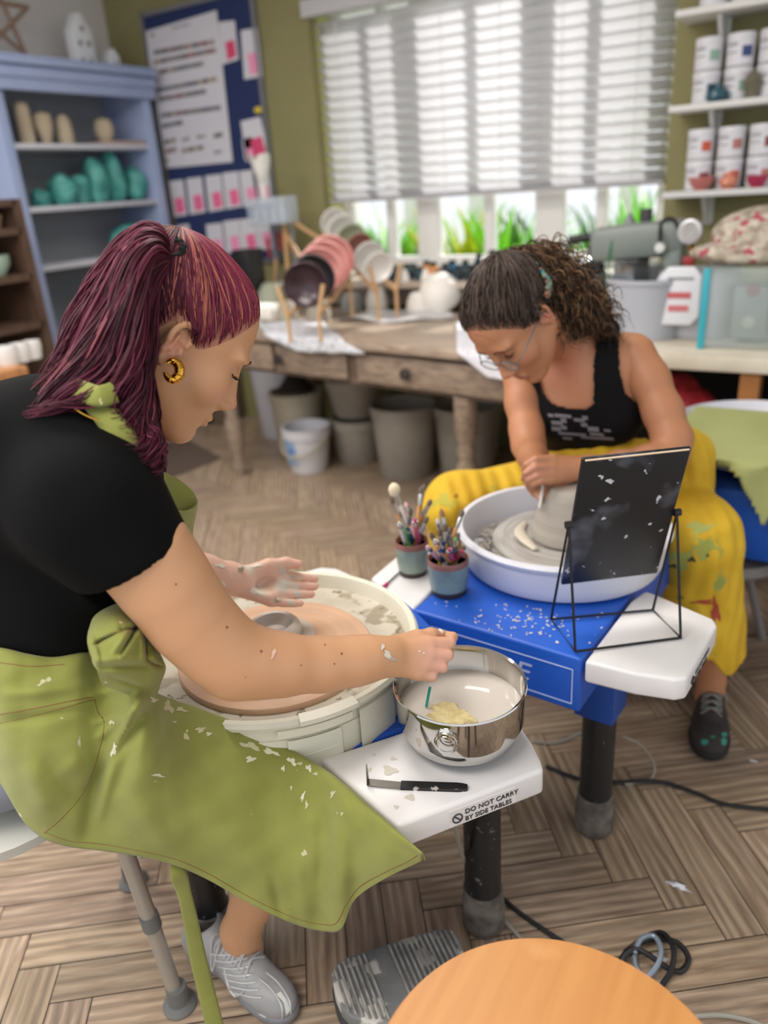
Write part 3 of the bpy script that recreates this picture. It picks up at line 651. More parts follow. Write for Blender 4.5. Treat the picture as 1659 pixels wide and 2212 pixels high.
c = PZ(590, 668, .781); tag(MB().lathe([(.09, 0), (.095, .03), (.07, .1), (.04, .14), (.0, .145)], c, 24).build('plaster_mould', mat('olive_grey_mould', '#9d9f8e', .8), None), 'olive grey rounded mould left of the dark bowls', 'mould', 'plaster moulds on the work table')
c = PZ(566, 690, .781); tag(MB().box((c[0]-.03, c[1]+.06, .781+.03), (.26, .16, .06), rz=TA, bev=.01).build('plaster_bat', PLAST, None), 'thick white plaster slab behind the red-haired head', 'slab')
# nested bowls in wooden rack
def nest(p0, p1, n, cols, rads, names, grp, rackname, racklabel):
    p0 = np.array(p0); p1 = np.array(p1); ax = (p0-p1)/np.linalg.norm(p0-p1)
    for i in range(n):
        t = i/(n-1); c = p0*(1-t)+p1*t; r_ = rads[i]
        tag(MB().lathe([(r_*.35, -.05), (r_*.75, -.035), (r_, 0), (r_*.94, .003), (r_*.7, -.028), (r_*.3, -.04), (0, -.042)], c, 28, axis=ax).build('bowl' if i < 6 else 'plate', cols[i], None), names[i], 'bowl', grp)
    q = MB(); s = np.cross(ax, (0, 0, 1)); s /= np.linalg.norm(s); R0 = max(rads)
    for sd in (-.6, .6):
        a = p0+s*sd*R0-np.array([0, 0, R0*.95])+ax*.08; b = p1+s*sd*R0-np.array([0, 0, R0*.95])-ax*.06
        q.cyl(a, b, .009); q.cyl(a, a+np.array([0, 0, .12])+s*sd*.05, .009); q.cyl(a, (a[0], a[1], .79), .008); q.cyl(b, (b[0], b[1], .79), .008)
    tag(q.build(rackname, KRAFT, None), racklabel, 'rack')
BK = mat('black_glaze', '#2c2a2e', .25); PKG = mat('pink_glaze', '#d98f8c', .3, c2='#e6aaa2', nscale=10); PUR = mat('aubergine_glaze', '#3d2c33', .25)
p0 = PD(660, 615, 3.15); p1 = PD(715, 560, 3.55)
nest(p0, p1, 5, [PUR, BK, PKG, PKG, PKG], [.095, .1, .105, .11, .11], ['front dark aubergine bowl of the tilted stack', 'black bowl second in the tilted stack', 'pink bowl nested behind the black one', 'pink bowl in the middle of the tilted stack', 'pink bowl at the back of the tilted stack by the window'], 'bowls nested on the wooden rack', 'wooden_rack', 'wooden dish rack cradling the dark and pink bowls')
p0 = PD(818, 578, 3.55); p1 = PD(722, 480, 3.95)
WG = mat('white_glaze2', '#eceae6', .25); GG = mat('sage_glaze', '#b7c0a4', .3); BG = mat('terracotta_glaze', '#a9776a', .4)
nest(p0, p1, 6, [WG, WG, BG, GG, WG, WG], [.075, .08, .075, .08, .08, .075], ['front white plate of the rack by the window', 'second white plate of the rack by the window', 'terracotta plate in the rack by the window', 'sage green plate in the rack by the window', 'pale plate near the back of the window rack', 'rearmost pale plate of the window rack'], 'plates stood on the rack by the window', 'wooden_rack', 'wooden plate rack leaning at the left of the window')
# left corner clutter
p = PY(540, 600, 3.3); tag(MB().box((p[0], 3.3, .781+.16), (.12, .12, .32), bev=.005).build('speaker', BLACKM, None), 'black upright speaker box behind the red-haired head', 'speaker')
t = thing('easel', (*PY(620, 640, 3.5)[:2], .79), 'small wooden display easel left of the olive wall', 'easel')
for (a, b, nm) in (((612, 470), (628, 660), 'strut'), ((632, 478), (700, 522), 'crossbar'), ((616, 500), (655, 570), 'strut'), ((596, 560), (590, 655), 'strut')):
    MB().cyl(PY(*a, 3.5), PY(*b, 3.46), .011, seg=8).build(nm, KRAFT, t)
t = thing('organiser_box', PY(585, 490, 3.45), 'clear plastic organiser box full of tools in front of the notice board', 'box')
p = PY(588, 455, 3.45); MB().box(p, (.26, .12, .14), bev=.01).build('box_body', mat('clear_box', '#cfdbe8', .1, alpha=.45), t)
m = MB(); 
for i in range(4): m.box(p+np.array([-.09+.06*i, 0, -.02]), (.035, .06, .07))
m.build('contents', mat('box_contents', '#c4c9d4', .6), t, smooth=False)
MB().cyl((p[0]-.06, 3.5, .79), (p[0]-.06, 3.5, p[2]-.07), .01).build('stand', mat('grey_rod', '#8a8d92', .4, metal=.5), t); MB().cyl((p[0]+.08, 3.5, .79), (p[0]+.08, 3.5, p[2]-.07), .01).build('stand', mat('grey_rod', '#8a8d92'), t)
q = PY(566, 385, 3.42); m = MB(); m.lathe([(.012, -.11), (.012, -.02), (.03, 0), (.045, .05), (.055, .1), (.05, .1), (.038, .05), (0, .02)], q, 24)
m.v[0][:, 2] += .02*np.cos(3*np.arctan2(m.v[0][:, 1]-q[1], m.v[0][:, 0]-q[0]))*np.clip((m.v[0][:, 2]-q[2])/.1, 0, 1)
tag(m.build('tulip_cup', mat('tulip_white', '#e8e6e0', .4), None), 'white tulip-shaped cup on a yellow stem above the organiser box', 'cup')
for i, (px_, py_, c_) in enumerate(((600, 500, '#8a3434'), (612, 505, '#b5522f'), (624, 500, '#9a6a44'), (578, 515, '#b23d44'))):
    p = PY(px_, py_, 3.52); tag(MB().cyl((p[0], 3.52, p[2]-.1), p, .008, .012).build('marker_pen', mat('pen_'+c_[1:], c_, .5), None), ['dark red pen under the organiser box', 'orange pen under the organiser box', 'brown pen nearest the easel', 'red pen left of the orange pen'][i], 'pen')
# bottles along the ledge
bc = ['#1f3a44', '#27333a', '#2f4c56', '#c98b5a', '#3a6f96', '#d9dde0', '#1d2c30', '#446a70', '#e4d9c0', '#2b4a6a', '#7a5a40']
r = random.Random(9)
spots = [(825, .05, 4), (838, .055, 6), (852, .05, 0), (866, .04, 1), (880, .055, 0), (893, .05, 6), (907, .045, 2), (922, .06, 3), (936, .06, 3), (950, .05, 5), (963, .055, 1), (978, .06, 4), (992, .05, 1), (1006, .06, 2), (1020, .05, 6), (1035, .08, 0), (1050, .06, 4), (1065, .09, 0), (1082, .07, 9), (1100, .08, 7), (1118, .06, 5), (1136, .07, 10), (1260, .09, 5), (1276, .1, 9), (1294, .07, 6)]
for i, (px_, h, ci) in enumerate(spots):
    p = PY(px_, 590, 3.5+(.04 if i % 2 else -.035)); rr = .025+.005*(i % 3); h = h*1.45
    t = thing('paint_bottle', (p[0], p[1], .9205), 'small %s paint bottle, number %s from the left along the window ledge' % (['dark teal', 'charcoal', 'slate blue', 'orange', 'blue', 'white', 'near black', 'grey green', 'cream', 'navy', 'brown'][ci], ['one', 'two', 'three', 'four', 'five', 'six', 'seven', 'eight', 'nine', 'ten', 'eleven', 'twelve', 'thirteen', 'fourteen', 'fifteen', 'sixteen', 'seventeen', 'eighteen', 'nineteen', 'twenty', 'twenty-one', 'twenty-two', 'twenty-three', 'twenty-four', 'twenty-five'][i]), 'bottle', 'paint bottles on the window ledge')
    MB().lathe([(rr, 0), (rr, h*.7), (rr*.5, h*.8)], (p[0], p[1], .9205), 14).build('bottle_body', mat('bottle_'+bc[ci][1:], bc[ci], .25), t)
    MB().lathe([(rr*.55, h*.79), (rr*.55, h), (0, h)], (p[0], p[1], .9205), 12).build('cap', BLACKM if ci not in (5, 8) else WHITE, t)
for i, (px_, py_) in enumerate(((872, 600), (918, 598))):
    c = PY(px_, py_, 3.42); tag(MB().lathe([(.028, 0), (.022, .03), (.01, .055), (0, .06)], (c[0], 3.43, .9205), 4 if i == 0 else 16).build('white_cone', PLAST, None), ['white pyramid on the ledge, left one', 'white cone on the ledge, right one'][i], 'cone', 'white pyramid and cone on the ledge')
# ------------------------------------------------------------------ right counter and equipment
ct = thing('counter', (.2, 3.25, 0), 'pale stained counter running along the wall under the jar shelves', 'counter')
CY = 2.68
MB().box((.35, (CY+YW)/2, .755), (2.5, YW-CY, .05), bev=.006).build('worktop', mat('counter_cream', '#d6cfbf', .5, c2='#bdb3a0', nscale=5), ct)
for x_ in (-.88, -.30, .55): MB().box((x_, CY+.08, .365), (.06, .1, .73)).build('leg', mat('pine_post', '#a9713e', .6), ct, smooth=False)
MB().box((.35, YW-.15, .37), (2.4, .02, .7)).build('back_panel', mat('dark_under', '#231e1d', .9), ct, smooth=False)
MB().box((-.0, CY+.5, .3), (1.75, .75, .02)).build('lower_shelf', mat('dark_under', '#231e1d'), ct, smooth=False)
REDB = mat('red_plastic_bag', '#a3202c', .4, c2='#d84450', nscale=22, bump=.6, bscale=30, bdist=.01)
for i, (x_, y_, z_, r_) in enumerate(((-.72, 2.95, .45, (.13, .12, .12)), (-.52, 2.98, .47, (.12, .12, .12)), (-.38, 3.0, .44, (.09, .1, .1)), (-.62, 3.0, .58, (.12, .1, .06)))):
    m = MB(); m.ell((x_, y_, z_), r_, jit=.12, seed=i+3, seg=26, rings=18); tag(m.build('red_sack', REDB, None, ang=180), 'bright red plastic sack under the counter, %s' % ['the left one behind the shoulder', 'the middle one', 'the one against the wooden post', 'the flat one lying on top'][i], 'sack', 'red sacks under the counter')
t = tag(MB().ell((-.45, 2.86, .43), (.1, .07, .05), jit=.1, seed=2).build('clay_bag', mat('white_bag', '#b9b2ae', .5), None, ), 'pale lumpy bag lying in front of the red sacks', 'bag')
# mixer
MX = mat('mixer_grey', '#7e8682', .35); STL = mat('brushed_steel', '#a9a9a6', .3, metal=1)
p = PY(1380, 520, 3.2); t = thing('stand_mixer', (p[0], 3.2, .78), 'grey stand mixer with a steel bowl on the counter by the window', 'mixer')
m = MB(); m.box((0, 0, 0), (.36, .13, .13), bev=.03, M=Matrix.Translation(p.tolist()) @ Matrix.Rotation(math.radians(-4), 4, 'Y')); m.build('motor_head', MX, t)
MB().lathe([(.05, 0), (.085, .03), (.1, .15), (.102, .15)], (p[0]+.03, 3.2, p[2]-.235), 28).build('bowl', STL, t)
MB().box((p[0]+.14, 3.2, p[2]-.15), (.07, .12, .26), bev=.015).build('column', MX, t); MB().box((p[0]+.04, 3.2, .795), (.3, .2, .03), bev=.01).build('base', MX, t); MB().box((p[0]+.05, 3.2, (.81+p[2]-.235)/2), (.13, .13, p[2]-.235-.81)).build('plinth', MX, t)
MB().cyl(p+np.array([-.18, -.02, .02]), p+np.array([-.27, -.03, .01]), .017).build('handle', BLACKM, t); MB().lathe([(.018, 0), (.018, .02), (0, .022)], p+np.array([.1, -.066, -.02]), 16, axis=(0, -1, 0)).build('knob', WHITE, t)
for i, (dx, l_) in enumerate(((-.075, 'grey conical funnel standing behind the mixer'), (.02, 'black flat brush standing behind the mixer'))):
    q = PY(1360+i*35, 478, 3.45); tag((MB().lathe([(.055, -.52), (.055, -.05), (0, .04)], q, 20) if i == 0 else MB().box(q-np.array([0, 0, .25]), (.05, .03, .6), bev=.008)).build(['funnel', 'flat_brush'][i], [mat('funnel_grey', '#8d9094', .4), BLACKM][i], None), l_, ['funnel', 'brush'][i])
# large grey tub, front white-faced tank with label, gauge
q = PY(1400, 640, 3.0); tub = thing('grey_tub', (q[0], 3.02, .781), 'large pale grey plastic tub below the mixer head', 'tub')
MB().lathe([(.13, 0), (.15, .2), (.155, .2), (.155, .215), (.14, .215), (.125, .01), (0, .01)], (q[0], 3.0, .781), 32).build('tub_body', mat('tub_grey', '#aeb2bc', .45), tub)
q = PY(1470, 640, 2.95); sp = thing('spray_tank', (q[0]+.02, 3.02, .781), 'grey pressure canister with a white labelled front and a dial gauge', 'canister')
MB().lathe([(.12, 0), (.13, .02), (.13, .2), (.115, .235), (0, .24)], (q[0]+.06, 3.06, .781), 32).build('canister_body', mat('canister_grey', '#b9bcc6', .35), sp)
Mx = np.array([[1, 0, 0, PY(1465, 640, 2.9)[0]], [0, 0, -1, 2.91], [0, 1, 0, PY(1465, 640, 2.9)[2]], [0, 0, 0, 1]])
MB().prism([(-.055, -.1), (.05, -.1), (.075, -.07), (.075, .07), (.05, .1), (-.04, .1), (-.075, .06), (-.075, -.06)], -.01, .02, M=Mx, bev=.006).build('front_plate', mat('plate_white', '#d9dbe2', .4), sp)
for (dz, w_, c_) in ((.062, .1, '#8b8f93'), (.03, 0, ''), (.005, .09, '#c95a60'), (-.04, .08, '#cf6e74')):
    if w_: m = MB(); [m.box((Mx[0][3]+.005+k*w_/8, 2.888, Mx[2][3]+dz), (w_/10, .003, .02 if dz < .05 else .008)) for k in range(-3, 4)]; m.build('label_print', mat('print_'+c_[1:], c_, .6), sp, smooth=False)
g_ = PY(1494, 500, 3.05); m = MB(); m.lathe([(.038, 0), (.042, .004), (.042, .025), (.036, .028), (0, .028)], g_, 28, axis=(-.1, -1, .05)); m.build('gauge', mat('gauge_rim', '#c8c8d0', .3, metal=.3), sp)
MB().lathe([(.034, .0285), (0, .0285)], g_, 24, axis=(-.1, -1, .05)).build('gauge_face', WHITE, sp)
MB().cyl(g_-np.array([0, 0, .04]), (g_[0]+.01, 3.06, 1.01), .012).build('valve', mat('brass_valve', '#a58a4d', .3, metal=.8), sp); MB().box((g_[0]+.0, 3.05, g_[2]-.1), (.04, .03, .03), bev=.004).build('valve_tap', mat('red_tap', '#9c3030', .4), sp)
m = MB(); P = crom([PY(1425, 520, 3.1), PY(1430, 480, 3.15), PY(1455, 475, 3.15), PY(1475, 520, 3.1)], 24); m.tube(P, .007); m.build('hose', BLACKM, sp)
t = thing('hair_dryer', PY(1540, 535, 3.05), 'black handled spray gun lying across the canister and the cloth', 'tool'); MB().cyl(PY(1515, 535, 3.05), PY(1540, 540, 3.05), .018).build('nozzle', BLACKM, t); MB().tube([PY(1535, 538, 3.05), PY(1590, 545, 3.05)], [.01, .014]).build('handle', BLACKM, t)
MB().cyl(PY(1540, 520, 3.05), (PY(1540, 540, 3.05)[0], 3.05, 1.0), .012).build('stand', STL, t)
# plastic storage box with turquoise edge
b0 = PY(1508, 742, 2.8); bxw = .62; sb = thing('storage_box', (b0[0]+.3, 2.95, .781), 'clear plastic storage box with a turquoise taped edge at the right', 'box')
bh = PY(1525, 580, 2.8)[2]-.78
MB().box((b0[0]+bxw/2, 2.93, .781+bh/2), (bxw, .26, bh), bev=.015).build('box_shell', mat('frosted_box', '#d6e4e4', .12, alpha=.32), sb)
MB().box((b0[0]+.008, 2.796, .781+bh/2), (.022, .012, bh), bev=.002).build('turquoise_strip', mat('turquoise_tape', '#35a7b8', .4), sb)
MB().box((b0[0]+.32, 2.86, .781+bh*.5), (.2, .06, bh*.8), bev=.02).build('inner_case', mat('pale_case', '#d5dbd0', .4), sb)
m = MB(); c_ = PY(1632, 622, 2.88); m.lathe([(.022, 0), (.02, .012), (0, .014)], (c_[0], 2.828, c_[2]), 20, axis=(0, -1, 0)); m.build('dial', mat('maroon_dial', '#6e3b48', .4), sb)
m = MB(); c_ = PY(1622, 690, 2.88); m.lathe([(.02, 0), (.018, .01), (0, .012)], (c_[0], 2.828, c_[2]), 20, axis=(0, -1, 0)); m.build('dial', mat('grey_dial', '#9aa29e', .4), sb)
MB().box((b0[0]+.14, 2.95, .781+bh*.4), (.12, .1, bh*.7), bev=.02).build('inner_case', mat('grey_case', '#7f868a', .4), sb)
c_ = PY(1625, 535, 2.98); m = MB(); m.ell((c_[0]+.06, 2.98, .785+bh+.09), (.2, .13, .085), jit=.06, seed=4, seg=30, rings=20); m.ell((c_[0]+.0, 2.93, .785+bh+.035), (.19, .12, .045), jit=.06, seed=8, seg=30, rings=20)
tag(m.build('folded_cloths', mat('floral_cloth', '#c9c2b4', .9, c2='#8f7f70', nscale=30, spots=[('#a8505c', 24, .6, .03)], bump=.5, bscale=30, bdist=.008), None, ang=180), 'heap of patterned beige cloths on top of the storage box', 'cloth')
bag(0, .781, (.085, .06, .04), 'small turquoise plastic bag on the counter beside the bare shoulder', 21, x=PZ(1380, 712, .79)[0])
o = [o for o in bpy.data.objects if o.name.startswith('clay_bag') and 'bare shoulder' in o.get('label', '')][0]; o.location = (0, PZ(1380, 712, .79)[1], 0); o['group'] = 'turquoise bag on the counter'
c_ = PZ(1478, 724, .785); tag(MB().prism([(0, 0), (.1, .02), (.09, .05), (.02, .03)], .781, .83, M=Matrix.Translation((c_[0]-.02, c_[1], 0)), bev=.004).build('wedge_block', mat('cream_wedge', '#cfc7ae', .6), None), 'cream wedge lying in front of the grey canister', 'block')
m = MB(); P = crom([PY(1322, 520, 2.95), PY(1316, 600, 2.95), PY(1325, 690, 2.95)], 14); m.tube(P, .009, flat=.25); P = crom([PY(1322, 520, 2.95), PY(1308, 590, 2.94), PY(1306, 670, 2.94)], 14); m.tube(P, .006, flat=.25)
tag(m.build('green_apron_string', mat('green_string', '#3f9a6c', .7), None), 'green ribbon hanging down from the mixer handle', 'ribbon')
for i, (px_, h, c_) in enumerate(((1277, .17, '#d8d4cc'), (1292, .2, '#39424a'), (1303, .14, '#c9a37c'))):
    q = PZ(px_, 690, .79); q = np.array([PY(px_, 640, 3.0)[0], 3.0, .781]); tag(MB().lathe([(.03, 0), (.03, h), (.02, h+.02), (0, h+.02)], q, 18).build('utensil_jar', mat('jar_'+c_[1:], c_, .5), None), ['white jar left of the green ribbon', 'dark jar behind the green ribbon', 'tan jar touching the green ribbon'][i], 'jar')
# ------------------------------------------------------------------ buckets under the table
BUK = mat('grey_bucket', '#9a948a', .5, c2='#8d877e', nscale=6); BUW = mat('white_bucket', '#d5d6dc', .4); BUC = mat('cream_bucket', '#b5ad9a', .5)
def bucket(px_, py_, r0, r1, h, m_, label, z=0, lid=None, handle=False, pos=None, g='buckets stored under the work table', cont=True):
    c = PZ(px_, py_, z) if pos is None else np.array(pos); c = c+np.array([-.0, .0, 0]); c[1] += r0 if pos is None else 0
    t = thing('bucket', (c[0], c[1], z), label, 'bucket', g)
    MB().lathe([(r0, 0), (r0, .004), (r1, h), (r1+.012, h), (r1+.012, h-.03), (r1-.004, h-.0), (r1-.006, h-.01), (r0-.006, .01), (0, .01)] if 0 else [(r0*.96, 0), (r0, .008), (r1, h-.05), (r1+.008, h-.05), (r1+.01, h), (r1-.004, h), (r0-.006, .012), (0, .012)], (c[0], c[1], z+.0005), 36).build('bucket_body', m_, t)
    if lid: MB().lathe([(r1+.013, h-.02), (r1+.013, h+.012), (r1+.004, h+.014), (0, h+.006)], (c[0], c[1], z), 32).build('lid', lid, t)
    if handle:
        P = [(c[0]+(r1+.015)*math.cos(a), c[1]-(r1+.03)*.9*math.sin(a)-.0, z+h*.85-.75*h*math.sin(a)*.55) for a in np.linspace(0, math.pi, 20)]; MB().tube(P, .006, 6).build('handle', BUC, t)
    return t, c
bucket(850, 1040, .135, .16, .37, BUK, 'grey bucket in the middle of the front row under the table')
bucket(985, 1040, .13, .155, .36, BUK, 'grey bucket at the right end of the front row, beside the yellow clothing')
t_, c_ = bucket(752, 1005, .12, .14, .24, BUK, 'lower of the two stacked grey buckets, left of the middle one')
bucket(0, 0, .115, .145, .2, BUK, 'upper of the two stacked grey buckets', z=.255, pos=(c_[0], c_[1], .255))
t_, c2_ = bucket(1000, 1000, .13, .15, .3, BUK, 'grey bucket behind the right-hand front one', pos=None)
t_, c_ = bucket(645, 1025, .1, .12, .24, BUW, 'small white bucket with a blue label in front', handle=True)
MB().lathe([(.113, .05), (.122, .19)], (c_[0], c_[1], .0), 10, a0=-2.2, a1=-1.5).build('blue_label', mat('blue_label', '#5d86c4', .5, c2='#b9cfe0', nscale=18), t_)
t_, c_ = bucket(625, 990, .12, .145, .36, BUC, 'cream bucket behind the small white one with a black bag on top')
tag(MB().lathe([(.1, .362), (.09, .38), (.03, .46), (0, .47)], (c_[0], c_[1], 0), 12).build('bin_bag', DARK, None), 'black bag bunched on top of the cream bucket', 'bag')
bucket(585, 950, .13, .16, .48, mat('tall_white_bucket', '#c3c2c8', .45), 'tall white bin at the left end under the table', lid=mat('tall_white_bucket', '#c3c2c8'))
for i, (px_, py_, h) in enumerate(((515, 900, .35), (470, 905, .22))):
    c = PZ(px_, py_+20, 0); tag(MB().box((c[0]-.2, min(c[1]+.25, 3.6), h/2+.001), (.22, .2, h), bev=.006).build('storage_crate', mat('crate_brown', '#6b594c', .7), None), ['tall brown crate left of the white bin', 'low dark brown crate at the left under the table'][i], 'crate')
# dark mat on the floor
P = [PZ(*q, .002) for q in ((330, 960), (405, 950), (480, 990), (350, 1040), (250, 1010))]
tag(MB().prism([(p[0], p[1]) for p in P], .001, .006).build('floor_mat', mat('brown_mat', '#5f5048', .9), None), 'dark brown floor mat corner behind the red-haired person', 'mat')
# ------------------------------------------------------------------ potter's wheels
BLUE = mat('wheel_blue', '#2560cc', .38, c2='#1f55bb', nscale=3, spots=[('#9fb4d8', 160, .735, .01)])
BLUD = mat('panel_blue', '#1c4a9c', .42, spots=[('#8ea6cf', 190, .71, .01)])
BLKL = mat('leg_black', '#1d1e20', .42, spots=[('#6c6a66', 60, .68, .03)])
RUB = mat('clay_rubber', '#4f4a46', .7, c2='#7c766f', nscale=26)
CREAM = mat('pan_cream', '#e4e2d2', .38, c2='#dcd8c4', nscale=4)
PANW = mat('pan_white', '#dcdde6', .38)
SLIP = mat('clay_slip', '#b9b0a0', .45, c2='#8d8576', nscale=9)
def local(c, yd):
    """frame: y toward the potter"""
    yd = np.array([*yd, 0.]); yd /= np.linalg.norm(yd); xd = np.array([yd[1], -yd[0], 0]); c = np.array([c[0], c[1], 0.])
    return lambda x, y, z=0: c+x*xd+y*yd+np.array([0, 0, z])
def poly(mb, pts, z0, z1, bev=0): mb.prism([(p[0], p[1]) for p in pts], z0, z1, bev=bev); return mb
def wheel(label, c, yd, body, zt, zb, legs, pan_c, pan_r, pan_z, pan_m, head_c, head_r, head_z, trays, zleg):
    L_ = local(c, yd); t = thing('pottery_wheel', (c[0], c[1], 0), label, "potter's wheel")
    x0, x1, y0, y1 = body
    poly(MB(), [L_(x0, y0), L_(x1, y0), L_(x1, y1), L_(x0, y1)], zb, zt, bev=.006).build('body', BLUE, t)
    for (x, y) in legs:
        p = L_(x, y); a = math.atan2(yd[1], yd[0])
        MB().box((p[0], p[1], (zt-.02+zleg)/2), (.085, .085, zt-.02-zleg), rz=a, bev=.006).build('leg_bracket', BLUD, t)
        lg = MB().lathe([(.035, .07), (.035, zleg+.03)], (p[0], p[1], 0), 28).build('leg', BLKL, t)
        MB().lathe([(.037, 0), (.042, .008), (.041, .07), (.0385, .085), (.0385, .1), (.035, .102)], (p[0], p[1], .0005), 28).build('foot', RUB, lg)
    r_, (pz0, pz1) = pan_r, pan_z
    pn = MB().lathe([(r_-.05, pz0+.0), (r_-.012, pz0+.004), (r_-.005, pz0+.02), (r_, pz1-.008), (r_+.006, pz1-.008), (r_+.009, pz1), (r_+.004, pz1+.006), (r_-.006, pz1+.005), (r_-.01, pz1-.004), (r_-.024, pz0+.018), (r_-.04, pz0+.01), (.08, pz0+.01), (0, pz0+.01)], (*pan_c, 0), 96).build('splash_pan', pan_m, t)
    MB().lathe([(.04, pz0), (.04, head_z-.03)], (*head_c, 0), 24).build('spindle', STL, t)
    for nm, pts, th in trays: poly(MB(), [np.array([*p, 0]) for p in pts], zt-th, zt+.002, bev=.007).build('side_tray', WPLAS, t)
    return t, L_, pn
# wheel 1 (near)
ZT = .55
w1c = (-.803, .855); yd1 = (-.565, -.825)
L1 = local(w1c, yd1)
tr1 = [('near', [(-.444, .664), (-.307, .858), (-.318, .876), (-.345, .908), (-.378, .939), (-.42, .962), (-.46, .962), (-.545, .828), (-.621, .724)], .045)]
far = [L1(x, y)[:2] for x, y in ((.22, -.04), (.39, -.05), (.395, -.22), (.37, -.25), (.30, -.275), (.22, -.28))]
tr1.append(('far', far, .045))
w1, L1, pan1 = wheel("near blue potter's wheel with a cream splash pan, used by the red-haired person", w1c, yd1, (-.222, .222, -.325, .25), ZT, .43, ((-.206, -.292), (.17, -.29), (.0, .2)), (-.808, .873), .24, (.553, .632), mat('pan_cream_clay', '#e6e3d3', .35, c2='#dcd8c4', nscale=4), w1c, .172, .6, tr1, .36)
CLAYPAN = mat('clay_stained_pan', '#cdc6b6', .5, c2='#b5ab98', nscale=9, spots=[('#9c917c', 16, .56, .05), ('#7c715e', 55, .64, .02)])
MB().lathe([(.2295, .596), (.2145, .571), (.2005, .5645), (.08, .5645)], (-.808, .873, 0), 80).build('clay_residue', CLAYPAN, pan1, world=False) if 0 else None
q = MB().lathe([(.2272, .612), (.2142, .5722), (.1995, .5640), (.08, .5638)], (-.808, .873, 0), 80).build('clay_residue', CLAYPAN, w1)
tag(q, 'brown clay slip splashed inside the cream pan')
# skirt below pan rim (deep pan wall hanging over the body edge) with clips
m = MB(); 
aa = math.atan2(.746-.873, -.601+.808)
m.lathe([(.226, .512), (.2385, .52), (.2405, .6), (.2365, .6), (.234, .52)], (-.808, .873, 0), 60, a0=aa-1.5, a1=aa+.62); m.build('pan_skirt', CREAM, w1)
def panpt(a, r_, z): return np.array([-.808+r_*math.cos(a), .873+r_*math.sin(a), z])
a1 = math.atan2(PZ(770, 1560, .6)[1]-.873, PZ(770, 1560, .6)[0]+.808)
m = MB()
m.lathe([(.244, .628), (.252, .629), (.252, .637), (.236, .641), (.23, .637)], (-.808, .873, 0), 16, a0=a1-.36, a1=a1+.02)
m.lathe([(.2405, .612), (.251, .612), (.2515, .626), (.2405, .626)], (-.808, .873, 0), 16, a0=a1-.5, a1=a1-.03); m.build('pan_clip', CREAM, w1)
m = MB(); a_, b_ = panpt(a1+.02, .242, .0), panpt(a1+.3, .242, 0)
m.lathe([(.238, .512), (.2465, .514), (.2475, .618), (.2415, .62)], (-.808, .873, 0), 14, a0=a1+.03, a1=a1+.34); m.lathe([(.238, .514), (.243, .516), (.2435, .6)], (-.808, .873, 0), 14, a0=a1-.45, a1=a1-.1); m.build('pan_latch', CREAM, w1)
m = MB(); m.tube([panpt(a, .2425, .566+.012*(a-a1+.5)) for a in np.linspace(a1-.45, a1-.12, 12)], .0012, 6); m.build('moulding_line', mat('line_cream', '#f2f0e6', .5), w1)
# wheel head and bat of wheel 1
MB().lathe([(.05, .585), (.168, .585), (.1705, .588), (.1705, .602), (.168, .604), (0, .604)], (*w1c, 0), 96).build('wheel_head', mat('head_metal_clay', '#b1a699', .4, metal=.2, c2='#98907f', nscale=5), w1)
BATM = bpy.data.materials.new('wet_wood_bat')
def swirl(m, cols, scale=26, rough=.3, lo=.3, hi=.7):
    m.use_nodes = True; nt = m.node_tree; N = nt.nodes; L = nt.links; b = N['Principled BSDF']
    tc = N.new('ShaderNodeTexCoord'); mp = N.new('ShaderNodeMapping'); mp.inputs['Scale'].default_value = (1, 1, 0); L.new(tc.outputs['Object'], mp.inputs[0])
    ln = N.new('ShaderNodeVectorMath'); ln.operation = 'LENGTH'; L.new(mp.outputs[0], ln.inputs[0])
    sx = N.new('ShaderNodeSeparateXYZ'); L.new(mp.outputs[0], sx.inputs[0]); at = N.new('ShaderNodeMath'); at.operation = 'ARCTAN2'; L.new(sx.outputs[1], at.inputs[0]); L.new(sx.outputs[0], at.inputs[1])
    sn = N.new('ShaderNodeMath'); sn.operation = 'SINE'; L.new(at.outputs[0], sn.inputs[0])
    cb_ = N.new('ShaderNodeCombineXYZ'); L.new(ln.outputs['Value'], cb_.inputs[0]); ml = N.new('ShaderNodeMath'); ml.operation = 'MULTIPLY'; ml.inputs[1].default_value = .02; L.new(sn.outputs[0], ml.inputs[0]); L.new(ml.outputs[0], cb_.inputs[1])
    n = N.new('ShaderNodeTexNoise'); n.inputs['Scale'].default_value = scale; n.inputs['Detail'].default_value = 5; n.inputs['Distortion'].default_value = .3; L.new(cb_.outputs[0], n.inputs[0])
    rp = N.new('ShaderNodeValToRGB'); e = rp.color_ramp.elements; e[0].position = lo; e[0].color = (*srgb(cols[0]), 1); e[1].position = hi; e[1].color = (*srgb(cols[-1]), 1)
    for i, c in enumerate(cols[1:-1]): k = e.new(lo+(hi-lo)*(i+1)/(len(cols)-1)); k.color = (*srgb(c), 1)
    L.new(n.outputs[0], rp.inputs[0]); L.new(rp.outputs[0], b.inputs['Base Color']); b.inputs['Roughness'].default_value = rough; b.inputs['Coat Weight'].default_value = .25
    bp = N.new('ShaderNodeBump'); bp.inputs['Strength'].default_value = .25; bp.inputs['Distance'].default_value = .002; L.new(n.outputs[0], bp.inputs['Height']); L.new(bp.outputs[0], b.inputs['Normal'])
    return m
swirl(BATM, ['#c79c7c', '#dbb292', '#cfa98c', '#e6d8ca'], 24)
bat = thing('throwing_bat', (*w1c, .6045), 'round wet pinkish wooden bat lying on the near wheel head', 'bat')
MB().lathe([(.166, 0), (.1705, .002), (.1705, .013), (.168, .016), (.12, .0155), (.05, .0165), (0, .0165)], (0, 0, 0), 96).build('bat_disc', BATM, bat, world=False)
